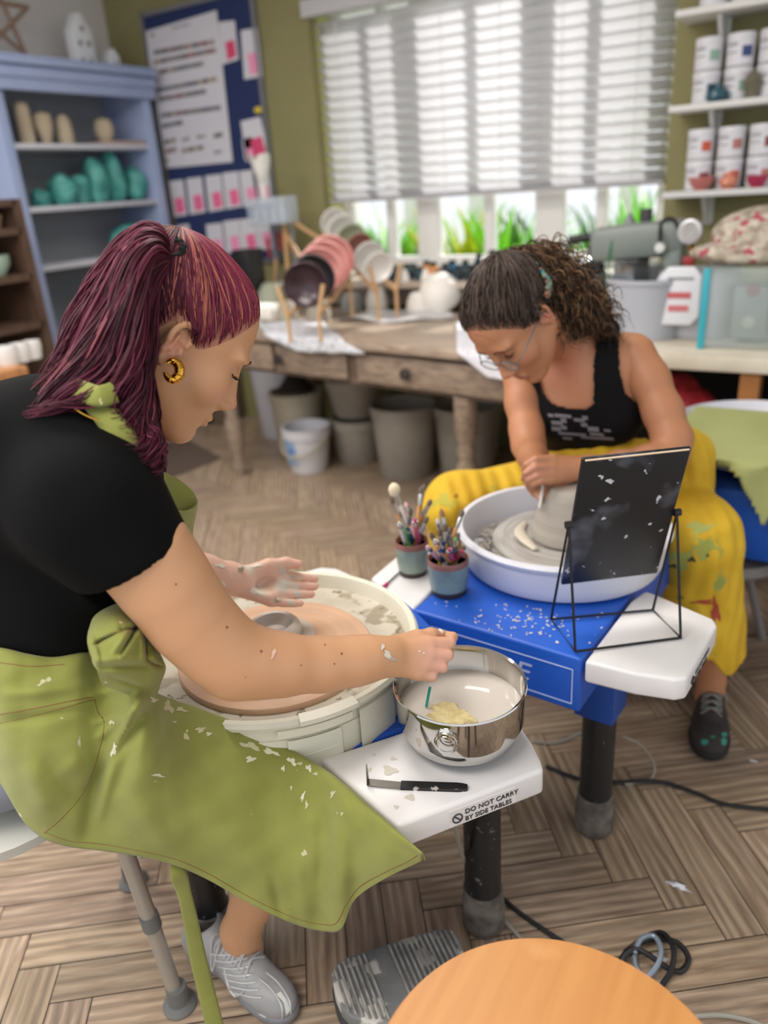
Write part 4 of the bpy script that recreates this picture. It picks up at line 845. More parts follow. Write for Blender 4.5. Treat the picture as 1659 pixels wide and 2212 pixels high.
cb1 = PZ(593, 1378, .62); t = thing('clay_bowl', (cb1[0], cb1[1], .6212), 'small wet grey clay bowl centred on the wooden bat', 'bowl')
WETC = mat('wet_clay', '#c2bab0', .42, c2='#b3aaa0', nscale=30, coat=.12)
MB().lathe([(.044, 0), (.05, .006), (.052, .014), (.049, .024), (.043, .0305), (.039, .0325), (.035, .031), (.03, .02), (.024, .012), (.01, .009), (0, .009)], (0, 0, 0), 64).build('bowl_wall', WETC, t, world=False)
m = MB(); m.lathe([(.074, .0004), (.066, .004), (.054, .005), (.045, .006)], (0, 0, 0), 48); m.build('slip_ring', mat('slip_film', '#c9b9aa', .2), t, world=False)
# wheel 2 (far)
w2c = (-.505, 1.535); yd2 = (.064, .998)
tr2 = [('right', [(-.341, 1.153), (-.25, 1.155), (-.185, 1.168), (-.170, 1.182), (-.155, 1.375), (-.165, 1.398), (-.287, 1.449), (-.31, 1.455), (-.325, 1.40)], .045),
       ('left', [(-.712, 1.182), (-.868, 1.262), (-.87, 1.38), (-.85, 1.44), (-.72, 1.44)], .045)]
w2, L2, pan2 = wheel("far blue potter's wheel with a white splash pan, used by the dark-haired person", w2c, yd2, (-.186, .18, -.366, .3), ZT, .43, ((.165, -.205), (-.13, -.2), (0, .25)), (-.518, 1.528), .229, (.554, .638), PANW, w2c, .17, .6, tr2, .325)
MB().lathe([(.05, .588), (.166, .588), (.1695, .592), (.1695, .603), (.166, .606), (0, .606)], (*w2c, 0), 96).build('wheel_head', swirl(bpy.data.materials.new('spun_aluminium'), ['#8b867e', '#b7b4b0', '#9d9890', '#c4c2c0'], 40, .28), w2)
PN = w2
# brand panel
Lp = L2(0, -.3662)
nrm = -np.array([*yd2, 0]); nrm /= np.linalg.norm(nrm); ex = np.array([-nrm[1], nrm[0], 0]); Bp = np.stack([ex, (0, 0, 1), nrm], 1)
pc = L2(.0, -.3662, .487)
def pn(u, v_, o=.001): return pc+ex*u+np.array([0, 0, v_])+nrm*o
m = MB()
for (u0, v0, u1, v1) in ((-.165, .036, .165, .036), (-.165, -.04, .165, -.04), (-.165, -.04, -.165, .036), (.165, -.04, .165, .036)): m.tube([pn(u0, v0), pn(u1, v1)], .0012, 6)
m.build('panel_border', mat('panel_print', '#b6c6e6', .5), w2)
text_obj('ASPIRE', .054, w2, mat('panel_print', '#b6c6e6'), Bp@np.array([[1.22, .22, 0], [0, 1, 0], [0, 0, 1]]), pn(-.118, -.018, .0008), 'brand_lettering')
# label on near tray
e1 = np.array([.137, .194, 0]); e1 /= np.linalg.norm(e1); n1 = np.array([e1[1], -e1[0], 0]); N_ = np.array([-.444, .664, 0]); 
def onlab(u, z, o=.0015): return N_+e1*u+n1*o+np.array([0, 0, z])
INK = mat('label_ink', '#3c3a3e', .6)
u0 = ((PZ(975, 1745, .53)-N_)@e1); 
B1 = np.stack([e1, (0, 0, 1), n1], 1)
lp = MB(); lv = [onlab(u0-.012, .5115, .0006), onlab(u0+.098, .5115, .0006), onlab(u0+.098, .5405, .0006), onlab(u0-.012, .5405, .0006)]
lp.add([*lv, *[q-n1*.0006 for q in lv]], [(0, 1, 2, 3), (7, 6, 5, 4), (0, 4, 5, 1), (1, 5, 6, 2), (2, 6, 7, 3), (3, 7, 4, 0)]); lp.build('label', mat('label_clear', '#e4e1df', .25), w1, smooth=False)
text_obj('DO NOT CARRY', .0118, w1, INK, B1, onlab(u0+.013, .5275), 'label_lettering'); text_obj('BY SIDE TABLES', .0112, w1, INK, B1, onlab(u0+.013, .5145), 'label_lettering')
m = MB(); cc_ = onlab(u0+.001, .5245); m.tube([cc_+e1*.0075*math.cos(a)+np.array([0, 0, .0075*math.sin(a)]) for a in np.linspace(0, 2*math.pi, 33)[:-1]], .0011, 6, closed=True); m.tube([cc_+e1*-.005+np.array([0, 0, .005]), cc_+e1*.005-np.array([0, 0, .005])], .0011, 6); m.build('label_symbol', INK, w1)
e2 = np.array([.015, .193, 0]); e2 /= np.linalg.norm(e2); n2 = np.array([e2[1], -e2[0], 0]); B2 = np.stack([e2, (0, 0, 1), n2], 1)
text_obj('DO NOT CARRY', .0118, w2, INK, B2, np.array([-.170, 1.182, .5275])+e2*.05+n2*.001, 'label_lettering'); text_obj('BY SIDE TABLES', .0112, w2, INK, B2, np.array([-.170, 1.182, .5145])+e2*.05+n2*.001, 'label_lettering')
m = MB(); cc_ = np.array([-.170, 1.182, .525])+e2*.035+n2*.001; m.tube([cc_+e2*.0075*math.cos(a)+np.array([0, 0, .0075*math.sin(a)]) for a in np.linspace(0, 2*math.pi, 33)[:-1]], .0011, 6, closed=True); m.tube([cc_+e2*-.005+np.array([0, 0, .005]), cc_+e2*.005-np.array([0, 0, .005])], .0011, 6); m.build('label_symbol', INK, w2)
# clay pot upside down on wheel 2
t = thing('clay_pot', (*w2c, .6065), 'grey clay pot turned upside down on the far wheel, being trimmed', 'pot')
LEATH = mat('leather_hard_clay', '#b5aea4', .6, c2='#a8a097', nscale=3, stretch=(1, 1, 16))
MB().lathe([(.07, 0), (.082, .004), (.083, .012), (.078, .03), (.074, .05), (.0735, .052), (.066, .07), (.058, .1), (.0575, .102), (.05, .118), (.047, .122), (.04, .124), (0, .1235)], (0, 0, 0), 64).build('pot_wall', LEATH, t, world=False)
q = L2(-.085, -.06); m = MB(); P = [L2(-.115, .02, .61), L2(-.105, -.03, .611), L2(-.075, -.07, .612), L2(-.03, -.105, .611)]; m.tube(crom(P, 16), [.006+.008*math.sin(i*.2) for i in range(16)], 8, flat=.5)
tag(m.build('clay_coil', mat('pale_clay', '#cfc6b4', .6), None), 'pale clay wad pressed against the foot of the trimmed pot', 'clay')
rs = np.random.RandomState(2); m = MB()
for i in range(110):
    a = rs.uniform(2.2, 4.4); rr = rs.uniform(.178, .2); c = np.array([w2c[0]+rr*math.cos(a), w2c[1]+rr*math.sin(a), .566+rs.uniform(.0, .028)]); s_ = rs.uniform(.006, .014); ph = rs.uniform(0, 6)
    m.tube([c+s_*np.array([math.cos(ph+k*.9), math.sin(ph+k*.9), .25*k*.5]) for k in range(5)], .0022, 5, flat=.5)
tag(m.build('clay_trimmings', mat('trimmings_grey', '#8b857a', .7, c2='#a59e92', nscale=30), None), 'heap of curled grey clay trimmings in the left side of the white pan', 'clay trimmings', kind='stuff')
m = MB()
for i in range(170):
    g = rs.randn(2); p = PZ(1150+g[0]*55, 1345+g[1]*32, ZT+.0015) if i < 120 else PZ(rs.uniform(930, 1330), rs.uniform(1300, 1400), ZT+.0015)
    loc = np.array(p)-np.array([*w2c, 0]); 
    if L2(0, 0)[1]-p[1] > .362 or p[0] > -.34 or np.hypot(p[0]+.515, p[1]-1.53) < .24: continue
    s_ = rs.uniform(.0012, .003); ph = rs.uniform(0, 6); m.tube([p+s_*np.array([math.cos(ph+k*.7), math.sin(ph+k*.7), 0.1*k]) for k in range(4)], rs.uniform(.0007, .0016), 5)
tag(m.build('clay_crumbs', mat('crumbs', '#e6e1d6', .7), None), 'dry pale clay crumbs scattered on the blue wheel top before the mirror', 'clay crumbs', kind='stuff')
# ------------------------------------------------------------------ things on the near tray
SS = mat('polished_steel', '#c9c7c3', .08, metal=1)
bp_ = (-.444, .861, ZT+.0025); t = thing('steel_bowl', bp_, 'polished stainless steel mixing bowl of milky water on the near side tray', 'bowl')
MB().lathe([(.045, 0), (.07, .008), (.088, .026), (.097, .05), (.0985, .105), (.1015, .108), (.1005, .1105), (.097, .1085), (.0955, .1), (.094, .05), (.085, .028), (.066, .011), (0, .005)], (0, 0, 0), 96).build('bowl_shell', SS, t, world=False)
MB().lathe([(.0948, .068), (0, .0682)], (0, 0, 0), 64).build('milky_water', mat('milky_water', '#d8d0c6', .06, coat=.6), t, world=False)
hd = PD(960, 1598, 1.07); dv = np.array([hd[0]-bp_[0], hd[1]-bp_[1], 0]); dv /= np.linalg.norm(dv); tv = np.array([-dv[1], dv[0], 0])
hp = dv*.0995+np.array([0, 0, .088])
MB().box((0, 0, 0), (.02, .004, .016), bev=.001, M=Matrix(((tv[0], -dv[0], 0, hp[0]), (tv[1], -dv[1], 0, hp[1]), (0, 0, 1, hp[2]), (0, 0, 0, 1)))).build('ring_plate', SS, t, world=False)
m = MB()
for k, rr in ((0, .0165), (1, .0135)): m.tube([dv*(.103+.003*k)+tv*rr*math.cos(a)+np.array([0, 0, .078+rr*1.0*math.sin(a)]) for a in np.linspace(0, 2*math.pi, 37)[:-1]], .0012, 8, closed=True)
m.build('ring_handle', SS, t, world=False)
zw = bp_[2]+.068
sp_ = PZ(970, 1546, zw); m = MB(); rs = np.random.RandomState(4); nn = 40
ring = lambda s_, z_: [(sp_[0]+s_*(.029+.006*math.sin(3*a+1)+.004*math.sin(7*a))*math.cos(a)*1.15, sp_[1]+s_*(.024+.004*math.sin(4*a)+.002*math.sin(9*a))*math.sin(a), z_) for a in np.linspace(0, 2*math.pi, nn+1)[:-1]]
G = np.array([ring(1.0, zw-.004), ring(1.03, zw+.002), ring(.9, zw+.006), ring(.5, zw+.0075), ring(.02, zw+.008)]); G = np.concatenate([G, G[:, :1]], 1); m.grid(G)
tag(m.build('sponge', mat('yellow_sponge', '#efe0ac', .9, c2='#d9c68c', nscale=90, bump=.5, bscale=240, bdist=.002), None), 'ragged yellow sponge floating in the steel bowl', 'sponge')
a_ = PZ(921, 1526, zw+.002); b_ = PD(929, 1484, 1.17); b_[2] = max(b_[2], zw+.004); tag(MB().tube([a_, b_], .0022, 10).build('turquoise_stick', mat('turquoise_stick', '#2aa79b', .3), None), 'thin turquoise stick standing out of the milky water', 'stick')
# trimming tool
t = thing('trimming_tool', PZ(900, 1697, ZT+.003), 'bent steel trimming tool with a clay-smeared black handle on the tray', 'tool')
zt_ = ZT+.0045
def ribbon(name, pts, w, th, m_):
    P = np.array(pts); T_ = np.gradient(P, axis=0); T_ /= np.linalg.norm(T_, axis=1)[:, None]; S = np.cross(T_, (0, 0, 1.)); S /= np.linalg.norm(S, axis=1)[:, None]; w = np.full(len(P), w) if np.isscalar(w) else np.array(w)
    U = np.array([0, 0, th/2]); mb = MB(); mb.grid(np.stack([P+S*w[:, None]-U, P-S*w[:, None]-U, P-S*w[:, None]+U, P+S*w[:, None]+U, P+S*w[:, None]-U], 1))
    mb.f.append(tuple(range(4))); mb.m.append(0); mb.f.append(tuple(5*(len(P)-1)+k for k in range(4))[::-1]); mb.m.append(0)
    return mb.build(name, m_, t)
TS = mat('tool_steel', '#8b8782', .25, metal=.9)
A_, B_, C_ = PZ(795, 1690, zt_), PZ(866, 1697, zt_), PZ(1010, 1702, zt_)
ribbon('blade', lin([A_, B_], 6), .0068, .0016, TS)
ribbon('handle', lin([B_, C_], 14), [.0068]*12+[.006, .004], .0065, mat('handle_black_clay', '#17171a', .3, spots=[('#b8b4ac', 55, .6, .03)]))
up_ = PD(791, 1651, 1.075); m = MB(); s_ = np.array([A_[1]-B_[1], B_[0]-A_[0], 0]); s_ /= np.linalg.norm(s_); m.add([A_+s_*.0066, A_-s_*.0066, A_-s_*.001+(0, 0, .034), A_+s_*.001+(0, 0, .034)], [(0, 1, 2, 3)]); m.build('hook', TS, t, solid=.0012)
# clay stains on tray
for i, (px_, py_, rr) in enumerate(((842, 1664, .009), (850, 1638, .004), (808, 1630, .0025), (886, 1722, .006), (797, 1662, .004), (856, 1743, .003))):
    p = PZ(px_, py_, ZT+.0026); m = MB(); ang = np.linspace(0, 2*math.pi, 25)[:-1]; m.add([(p[0]+rr*(1+.25*math.sin(3*a+i)+.12*math.sin(5*a))*math.cos(a)*1.2, p[1]+rr*(1+.25*math.sin(3*a+i))*math.sin(a), p[2]) for a in ang], [tuple(range(24))]); m.build('clay_stain', mat('dried_slip', '#d2ccbe', .6), w1)
# ------------------------------------------------------------------ cups and brushes on the far wheel
CUP = mat('glazed_cup_blue', '#6f8088', .3, c2='#8aa39a', nscale=14)
def cup(px_, py_, r_, h, col_m, label, base='#3a302e', rim='#8e5f58'):
    c = PZ(px_, py_, ZT+.0025); t = thing('brush_cup', (c[0], c[1], c[2]), label, 'cup', None)
    MB().lathe([(r_*.86, 0), (r_*.9, .012)], (0, 0, 0), 40).build('foot', mat('cup_foot_dark', base, .4), t, world=False)
    MB().lathe([(r_*.9, .012), (r_*.97, .03), (r_, h-.014)], (0, 0, 0), 40).build('cup_wall', col_m, t, world=False)
    MB().lathe([(r_, h-.014), (r_*1.0, h-.002), (r_*.97, h), (r_*.92, h-.003), (r_*.88, .01), (0, .008)], (0, 0, 0), 40).build('rim', mat('cup_rim_plum', rim, .35), t, world=False)
    return c
cA = cup(970, 1276, .0435, .082, CUP, 'blue-grey glazed cup with a plum rim, crammed with brushes, nearest the steel bowl')
cB = cup(893, 1236, .037, .082, mat('glazed_cup_green', '#7f8f86', .3, c2='#97a596', nscale=14), 'green-grey glazed cup holding tall brushes, behind the blue-grey cup')
HC = ['#c9935a', '#d8d2c8', '#2a3340', '#c4547c', '#3f9a48', '#d9b53e', '#e6b0b8', '#23395c', '#8b5a3c', '#cfc9c2', '#a8683c', '#b9404a', '#7fae6a', '#e0d9d0']
nmc = {'#c9935a': 'tan', '#d8d2c8': 'off-white', '#2a3340': 'charcoal', '#c4547c': 'magenta', '#3f9a48': 'green', '#d9b53e': 'yellow', '#e6b0b8': 'pale pink', '#23395c': 'navy', '#8b5a3c': 'brown', '#cfc9c2': 'light grey', '#a8683c': 'copper brown', '#b9404a': 'red', '#7fae6a': 'soft green', '#e0d9d0': 'cream'}
def brush(c, top, dep, col_, kind, label, r0=.0042):
    tip = PD(*top, dep); dr_ = tip-np.array([c[0], c[1], c[2]+.075]); b = np.array([c[0], c[1], c[2]+.075])-dr_/np.linalg.norm(dr_)*.055
    # foot offset inside the cup
    b[2] = max(b[2], c[2]+.014); rc = .026 if c is cB or abs(c[0]-cB[0]) < .03 else .031; cc0 = cB if rc == .026 else cA; o_ = b[:2]-cc0[:2]; b[:2] = cc0[:2]+o_*min(1, rc/(np.linalg.norm(o_)+1e-9)); ax = tip-b; l = np.linalg.norm(ax); ax /= l
    t = thing('paint_brush' if kind != 'stick' else 'modelling_tool', b, label, 'brush' if kind != 'stick' else 'tool', 'brushes and tools in the two cups')
    q = lambda s_: b+ax*s_
    if kind == 'stick': MB().tube([q(0), q(l*.5), q(l*.97), q(l)], [r0, r0*1.3, r0*1.1, r0*.4], 8).build('shaft', mat('shaft_'+col_[1:], col_, .4), t); MB().tube([q(l*.84), q(l*.93)], r0*1.35, 8).build('band', STL, t); return
    hb = {'brush': .018, 'mop': .022, 'fan': .02}[kind]
    MB().tube([q(0), q(l*.4), q(l-.05), q(l-.04)], [r0*.6, r0*1.35, r0*1.1, r0], 8).build('handle', mat('shaft_'+col_[1:], col_, .35), t)
    MB().tube([q(l-.042), q(l-.02), q(l-hb)], [r0*1.2, r0*1.3, r0*1.15], 8).build('ferrule', STL, t)
    bc_ = mat('bristle_pale', '#dccdb0', .9) if kind == 'mop' else mat('bristle_dark', '#6b5f55', .9) if kind == 'brush' else mat('bristle_brown', '#8b6a4e', .9)
    if kind == 'mop': MB().ell(q(l-.006), (.0135, .0135, .016), jit=.03).build('bristles', bc_, t)
    else: MB().tube([q(l-hb), q(l-hb*.4), q(l)], [r0*1.15, r0*1.4, r0*.2], 8).build('bristles', bc_, t)
bl_ = [(cB, (850, 1053), 1.66, '#e0d9d0', 'mop', 'tall brush with a round cream mop head'), (cB, (843, 1072), 1.7, '#c9935a', 'brush', 'tan brush leaning furthest left behind the mop brush'), (cB, (866, 1100), 1.68, '#3f9a48', 'brush', 'green handled brush in the rear cup'),
       (cB, (876, 1085), 1.72, '#e6b0b8', 'stick', 'pale pink tool in the rear cup'), (cB, (888, 1098), 1.66, '#d9b53e', 'brush', 'yellow handled brush in the rear cup'), (cB, (910, 1050), 1.7, '#c9935a', 'brush', 'tall tan brush in the middle between the cups'),
       (cB, (917, 1045), 1.75, '#2a3340', 'brush', 'tall dark brush rising behind the tan one'), (cB, (862, 1128), 1.62, '#d8d2c8', 'stick', 'off-white tool at the left of the rear cup'), (cB, (896, 1120), 1.64, '#c4547c', 'stick', 'magenta tool in the rear cup'),
       (cB, (932, 1078), 1.72, '#a8683c', 'brush', 'copper brown brush with a pale tip, right of the tall tan one'), (cB, (925, 1115), 1.68, '#8b5a3c', 'brush', 'short brown brush of the rear cup'), (cB, (880, 1140), 1.64, '#23395c', 'stick', 'navy tool in the rear cup'),
       (cA, (1001, 1100), 1.62, '#c9935a', 'brush', 'tan flat brush leaning right over the white pan'), (cA, (952, 1098), 1.62, '#8b5a3c', 'fan', 'brown fan brush standing above the front cup'), (cA, (944, 1120), 1.6, '#cfc9c2', 'stick', 'light grey tool rising from the front cup'),
       (cA, (930, 1150), 1.57, '#e0d9d0', 'brush', 'cream handled brush leaning left in the front cup'), (cA, (938, 1165), 1.55, '#d8d2c8', 'stick', 'off-white tool leaning left in the front cup'), (cA, (950, 1140), 1.6, '#23395c', 'brush', 'navy brush in the middle of the front cup'),
       (cA, (960, 1130), 1.58, '#2a3340', 'brush', 'charcoal brush in the middle of the front cup'), (cA, (968, 1150), 1.6, '#e0d9d0', 'stick', 'cream tool in the front cup'), (cA, (975, 1138), 1.56, '#d9b53e', 'brush', 'yellow brush in the front cup'),
       (cA, (984, 1160), 1.6, '#7fae6a', 'stick', 'soft green tool at the right of the front cup'), (cA, (1005, 1180), 1.56, '#7fae6a', 'brush', 'green tipped brush leaning right in the front cup'), (cA, (992, 1150), 1.62, '#cfc9c2', 'brush', 'light grey brush of the front cup'),
       (cA, (1000, 1190), 1.53, '#b9404a', 'stick', 'red tool low at the right of the front cup'), (cA, (922, 1180), 1.54, '#e6b0b8', 'stick', 'pale pink tool low at the left of the front cup'), (cA, (942, 1180), 1.52, '#c9935a', 'stick', 'short tan tool at the front of the cup'),
       (cA, (985, 1180), 1.52, '#a8683c', 'brush', 'short copper brown brush at the front of the cup'), (cA, (958, 1170), 1.5, '#23395c', 'stick', 'short navy tool at the front of the cup'), (cA, (970, 1185), 1.51, '#c4547c', 'stick', 'short magenta tool at the front of the cup')]
for i, (c, tp, dp, cl, kd, lb) in enumerate(bl_): brush(c+np.array([.016*math.cos(i*2.4), .016*math.sin(i*2.4), 0]), tp, dp, cl, kd, lb)
a_, b_ = PZ(828, 1268, ZT+.006), PZ(872, 1228, ZT+.006)
t = thing('thin_brush', a_, 'thin brush with a magenta end lying on the left tray of the far wheel', 'brush'); MB().tube([a_, a_*.8+b_*.2], [.004, .0035], 8).build('tip', mat('magenta_tip', '#c22b6a', .5), t); MB().tube([a_*.8+b_*.2, b_], .0018, 8).build('shaft', BLACKM, t)
# ------------------------------------------------------------------ mirror on wire easel
t = thing('table_mirror', (-.3187, 1.273, ZT), 'black-backed rectangular mirror tilted on a black wire easel', 'mirror')
u_ = np.array([math.cos(math.radians(39)), math.sin(math.radians(39)), 0]); n_ = np.array([-u_[1], u_[0], 0]); v_ = math.cos(math.radians(-16))*np.array([0, 0, 1])+math.sin(math.radians(-16))*n_; w_ = np.cross(u_, v_)
mid = np.array([-.3187, 1.273, .788]); Mm = np.eye(4); Mm[:3, 0] = u_; w_ = -w_; Mm[:3, 1] = w_; Mm[:3, 2] = v_; Mm[:3, 3] = mid-v_*.005
MB().box((0, .004, 0), (.19, .008, .29), M=Mm, bev=.0015).build('backing', mat('black_backing', '#101216', .4, c2='#181b21', nscale=3, spots=[('#5a5e68', 9, .55, .12), ('#c2c5cc', 48, .665, .02)]), t)
MB().box((0, -.0055, -.0005), (.184, .003, .284), M=Mm).build('mirror_glass', mat('mirror_glass', '#e0e4e8', .02, metal=1), t, smooth=False) if 0 else MB().box((0, .0098, 0), (.184, .003, .284), M=Mm).build('mirror_glass', mat('mirror_glass', '#e0e4e8', .02, metal=1), t, smooth=False)
MB().box((0, -.001, .1435), (.182, .003, .002), M=Mm).build('pale_edge_strip', mat('pale_strip', '#d8c2a8', .6), t, smooth=False)
WIRE = mat('black_wire', '#1a1a1c', .4, metal=.3)
c4 = [PZ(1190, 1340, ZT+.004), PZ(1243, 1410, ZT+.004), PZ(1470, 1380, ZT+.004), PZ(1410, 1320, ZT+.004)]; zz = ZT+.0065
for q in c4: q[2] = zz
pl_, pr_ = mid-u_*.101, mid+u_*.101
MB().tube(c4, .0026, 8, closed=True).build('base_wire', WIRE, t)
MB().tube([c4[0], pl_, c4[1]], .0026, 8).build('side_wire', WIRE, t); MB().tube([c4[3], pr_, c4[2]], .0026, 8).build('side_wire', WIRE, t)
for p in (pl_, pr_): MB().cyl(p-u_*.006, p+u_*.006, .007).build('pivot_knob', BLACKM, t)
# ------------------------------------------------------------------ third wheel under a green cloth
t3 = thing('pottery_wheel', (-.12, 2.35, 0), "third potter's wheel at the right, its blue body half under a green cloth", "potter's wheel")
MB().box((-.1, 2.35, .45), (.5, .5, .2), bev=.01).build('body', BLUE, t3)
MB().lathe([(.2, .56), (.235, .57), (.25, .64), (.256, .645), (.25, .65), (.243, .64), (.22, .575), (0, .575)], (-.22, 2.42, 0), 64).build('splash_pan', PANW, t3)
for dx, dy in ((-.28, -.2), (.15, -.2), (-.28, .2), (.15, .2)): MB().cyl((-.12+dx*.85, 2.35+dy, 0), (-.12+dx*.85, 2.35+dy, .36), .034).build('leg', BLKL, t3)
n = 150; P = np.zeros((n, n, 3)); cx_, cy_ = -.13, 2.33
for i in range(n):
    for j in range(n):
        u, v2 = (i/(n-1)-.5)*2, (j/(n-1)-.5)*2; X, Y = cx_+u*.44, cy_+v2*.42-.02
        X0 = cx_+np.clip(u*.44, -.29, .29); Y0 = cy_-.02+np.clip(v2*.42, -.27, .27); ov = math.hypot(X-X0, Y-Y0+.0); z_ = .655
        rr = math.hypot(X+.22, Y-2.42)
        z_ = .668 if rr < .28 else .668-.02*min(1, (rr-.28)*8)
        if ov > 1e-6: z_ = .648-ov*1.6; X = X0+(X-X0)*.35+.012*math.sin(j*.25); Y = Y0+(Y-Y0)*.35+.012*math.sin(i*.28)
        P[i, j] = (X, Y, z_)
f_ = MB(); keep = []
g0 = f_.grid(P); ff = []
for q in f_.f:
    c = P.reshape(-1, 3)[list(q)].mean(0)
    if c[1] > 2.47 + .5*max(0, c[0]+.12) : continue
    if c[0] < -.27 and c[2] < .60 and c[1] < 2.2: continue
    qd = c-CP; dz_ = qd@FW; pxx, pyy = 829.5+FPX*(qd@RT)/dz_, 1106+FPX*(qd@DN)/dz_
    if c[2] < .64 and pyy > np.interp(pxx, [1400, 1515, 1545, 1575, 1600, 1645, 1650, 1700, 1760], [985, 995, 1000, 1010, 1040, 1130, 1140, 1060, 1180]): continue
    ff.append(q)
f_.f = ff; f_.m = [0]*len(ff)
tag(f_.build('green_cloth', mat('lime_cloth', '#a8ae74', .9, c2='#9ca268', nscale=4, bump=.3, bscale=200), None, ang=180, solid=.003), 'lime green cloth draped over the third wheel at the right edge', 'cloth')
c_ = PZ(1600, 1240, .0); st = thing('low_stool', (c_[0]+.02, c_[1], 0), 'grey plastic seat half hidden behind the yellow clothing at the right', 'stool')
sq = PZ(1590, 1195, .30); MB().lathe([(0, 0), (.13, .0), (.15, .02), (.14, .045), (0, .05)], (sq[0]-.02, sq[1], .27), 32).build('seat', mat('seat_grey', '#8b8684', .5), st)
for k in range(3): a = k*2.1+.4; MB().cyl((sq[0]-.02+.05*math.cos(a), sq[1]+.05*math.sin(a), .27), (sq[0]-.02+.13*math.cos(a), sq[1]+.13*math.sin(a), 0), .012).build('leg', mat('seat_grey', '#8b8684'), st)
# ------------------------------------------------------------------ floor things
t = thing('round_stool', (-.143, .459, 0), 'round beech-topped stool at the bottom edge, nearest the camera', 'stool')
BEECH = mat('beech', '#cf9354', .42, c2='#c08348', nscale=7, stretch=(9, .6, 1), lo=.3, hi=.75, spots=[('#d9a366', 5, .58, .1)])
o = MB().lathe([(.17, .478), (.192, .48), (.196, .484), (.196, .495), (.1935, .4995), (.18, .5), (0, .5)], (0, 0, 0), 96).build('seat', BEECH, t, world=False)
for k in range(4): a = k*math.pi/2+.5; MB().cyl((.09*math.cos(a), .09*math.sin(a), .479), (.16*math.cos(a), .16*math.sin(a), 0), .016).build('leg', mat('stool_steel', '#9a9a98', .3, metal=.9), t, world=False)
# foot pedal
pp = [PZ(*q, .07) for q in ((712, 2100), (722, 2078), (745, 2062), (850, 2028), (945, 2000), (975, 2000), (993, 2018), (1005, 2052), (1000, 2085), (905, 2185), (860, 2212), (800, 2210), (755, 2196), (735, 2175), (720, 2140))]
t = thing('foot_pedal', (np.mean([p[0] for p in pp]), np.mean([p[1] for p in pp]), 0), 'ribbed grey foot pedal smeared with dried clay on the floor', 'foot pedal')
poly(MB(), pp, .0005, .028, bev=.004).build('base', mat('pedal_dark', '#3d3e40', .6), t)
cen = np.mean(pp, axis=0); sh = [(cen+(p-cen)*.98) for p in pp]
poly(MB(), sh, .034, .066, bev=.005).build('treadle', mat('pedal_grey', '#6d6f71', .55, c2='#8b8b88', nscale=12, spots=[('#c9c6be', 22, .53, .05)]), t)
ux = PZ(985, 2020, .07)-PZ(760, 2110, .07); ux[2] = 0; ux /= np.linalg.norm(ux); uy = np.array([-ux[1], ux[0], 0]); S2 = [((p-cen)@ux, (p-cen)@uy) for p in sh]
m = MB(); 
def yspan(x):
    ys = []
    for i in range(len(S2)):
        (x0, y0), (x1, y1) = S2[i], S2[(i+1) % len(S2)]
        if (x0-x)*(x1-x) < 0: ys.append(y0+(y1-y0)*(x-x0)/(x1-x0))
    return (min(ys), max(ys)) if len(ys) >= 2 else None
xs = [s[0] for s in S2]; x = min(xs)+.012
while x < max(xs)-.008:
    if not (-.032 < x < .012):
        ys = yspan(x)
        if ys: a, b = cen+ux*x+uy*(ys[0]+.008), cen+ux*x+uy*(ys[1]-.008); a[2] = b[2] = .068; m.tube([a, b], .0024, 6)
    x += .0098
m.build('grip_ribs', mat('rib_pale', '#a9a7a2', .7, c2='#7c7b78', nscale=40), t)
# cables
def cable(name, pts, r_, m_, label, n=60): return tag(MB().tube(crom(pts, n), r_, 8).build(name, m_, None), label, 'cable')
G1 = mat('grey_cable', '#9a968c', .5)
cable('power_cable', [PZ(985, 1790, .4), PZ(1000, 1850, .2), PZ(1040, 1930, .03), PZ(1125, 2027, .006), PZ(1200, 2110, .005), PZ(1300, 2200, .005)], .004, G1, 'grey cable hanging from the near wheel beside its black leg')
cable('power_cable', [PZ(1008, 1800, .35), PZ(1015, 1850, .16), PZ(1050, 1900, .04), PZ(1110, 1962, .006), PZ(1200, 2025, .006), PZ(1290, 2085, .005), PZ(1340, 2100, .006)], .0048, BLACKM, 'black cable running from the near wheel leg under the round stool')
cable('power_cable', [PZ(1180, 1655, .006), PZ(1250, 1682, .006), PZ(1330, 1690, .006), PZ(1420, 1688, .006), PZ(1500, 1712, .006), PZ(1570, 1738, .006), PZ(1700, 1752, .006)], .0048, BLACKM, 'black cable crossing the floor behind the far wheel leg')
cable('power_cable', [PD(1345, 1590, 1.68), PZ(1385, 1610, .12), PZ(1412, 1650, .03), PZ(1405, 1682, .004), PZ(1350, 1695, .004)], .003, G1, 'thin grey cable dropping from the far wheel bracket')
cable('power_cable', [PZ(1500, 2195, .005), PZ(1560, 2193, .005), PZ(1620, 2205, .005), PZ(1680, 2230, .005)], .0045, G1, 'grey cable loop at the bottom right corner beside the beech stool')
cable('power_cable', [PZ(1150, 1602, .005), PZ(1200, 1604, .005), PZ(1250, 1585, .005), PZ(1290, 1560, .03)], .004, G1, 'pale grey cable on the floor under the blue front panel')
m = MB(); rs = np.random.RandomState(1)
def loop(pts, rr, z_=.006): return [PZ(*q, z_+zz_) for q, zz_ in pts]
k1 = crom([PZ(1335, 2082, .006), PZ(1360, 2050, .012), PZ(1405, 2030, .02), PZ(1460, 2035, .012), PZ(1487, 2070, .006), PZ(1470, 2098, .006), PZ(1440, 2090, .012), PZ(1400, 2062, .02), PZ(1370, 2050, .02), PZ(1345, 2070, .012), PZ(1352, 2090, .006)], 60); m.tube(k1, .0052, 8)
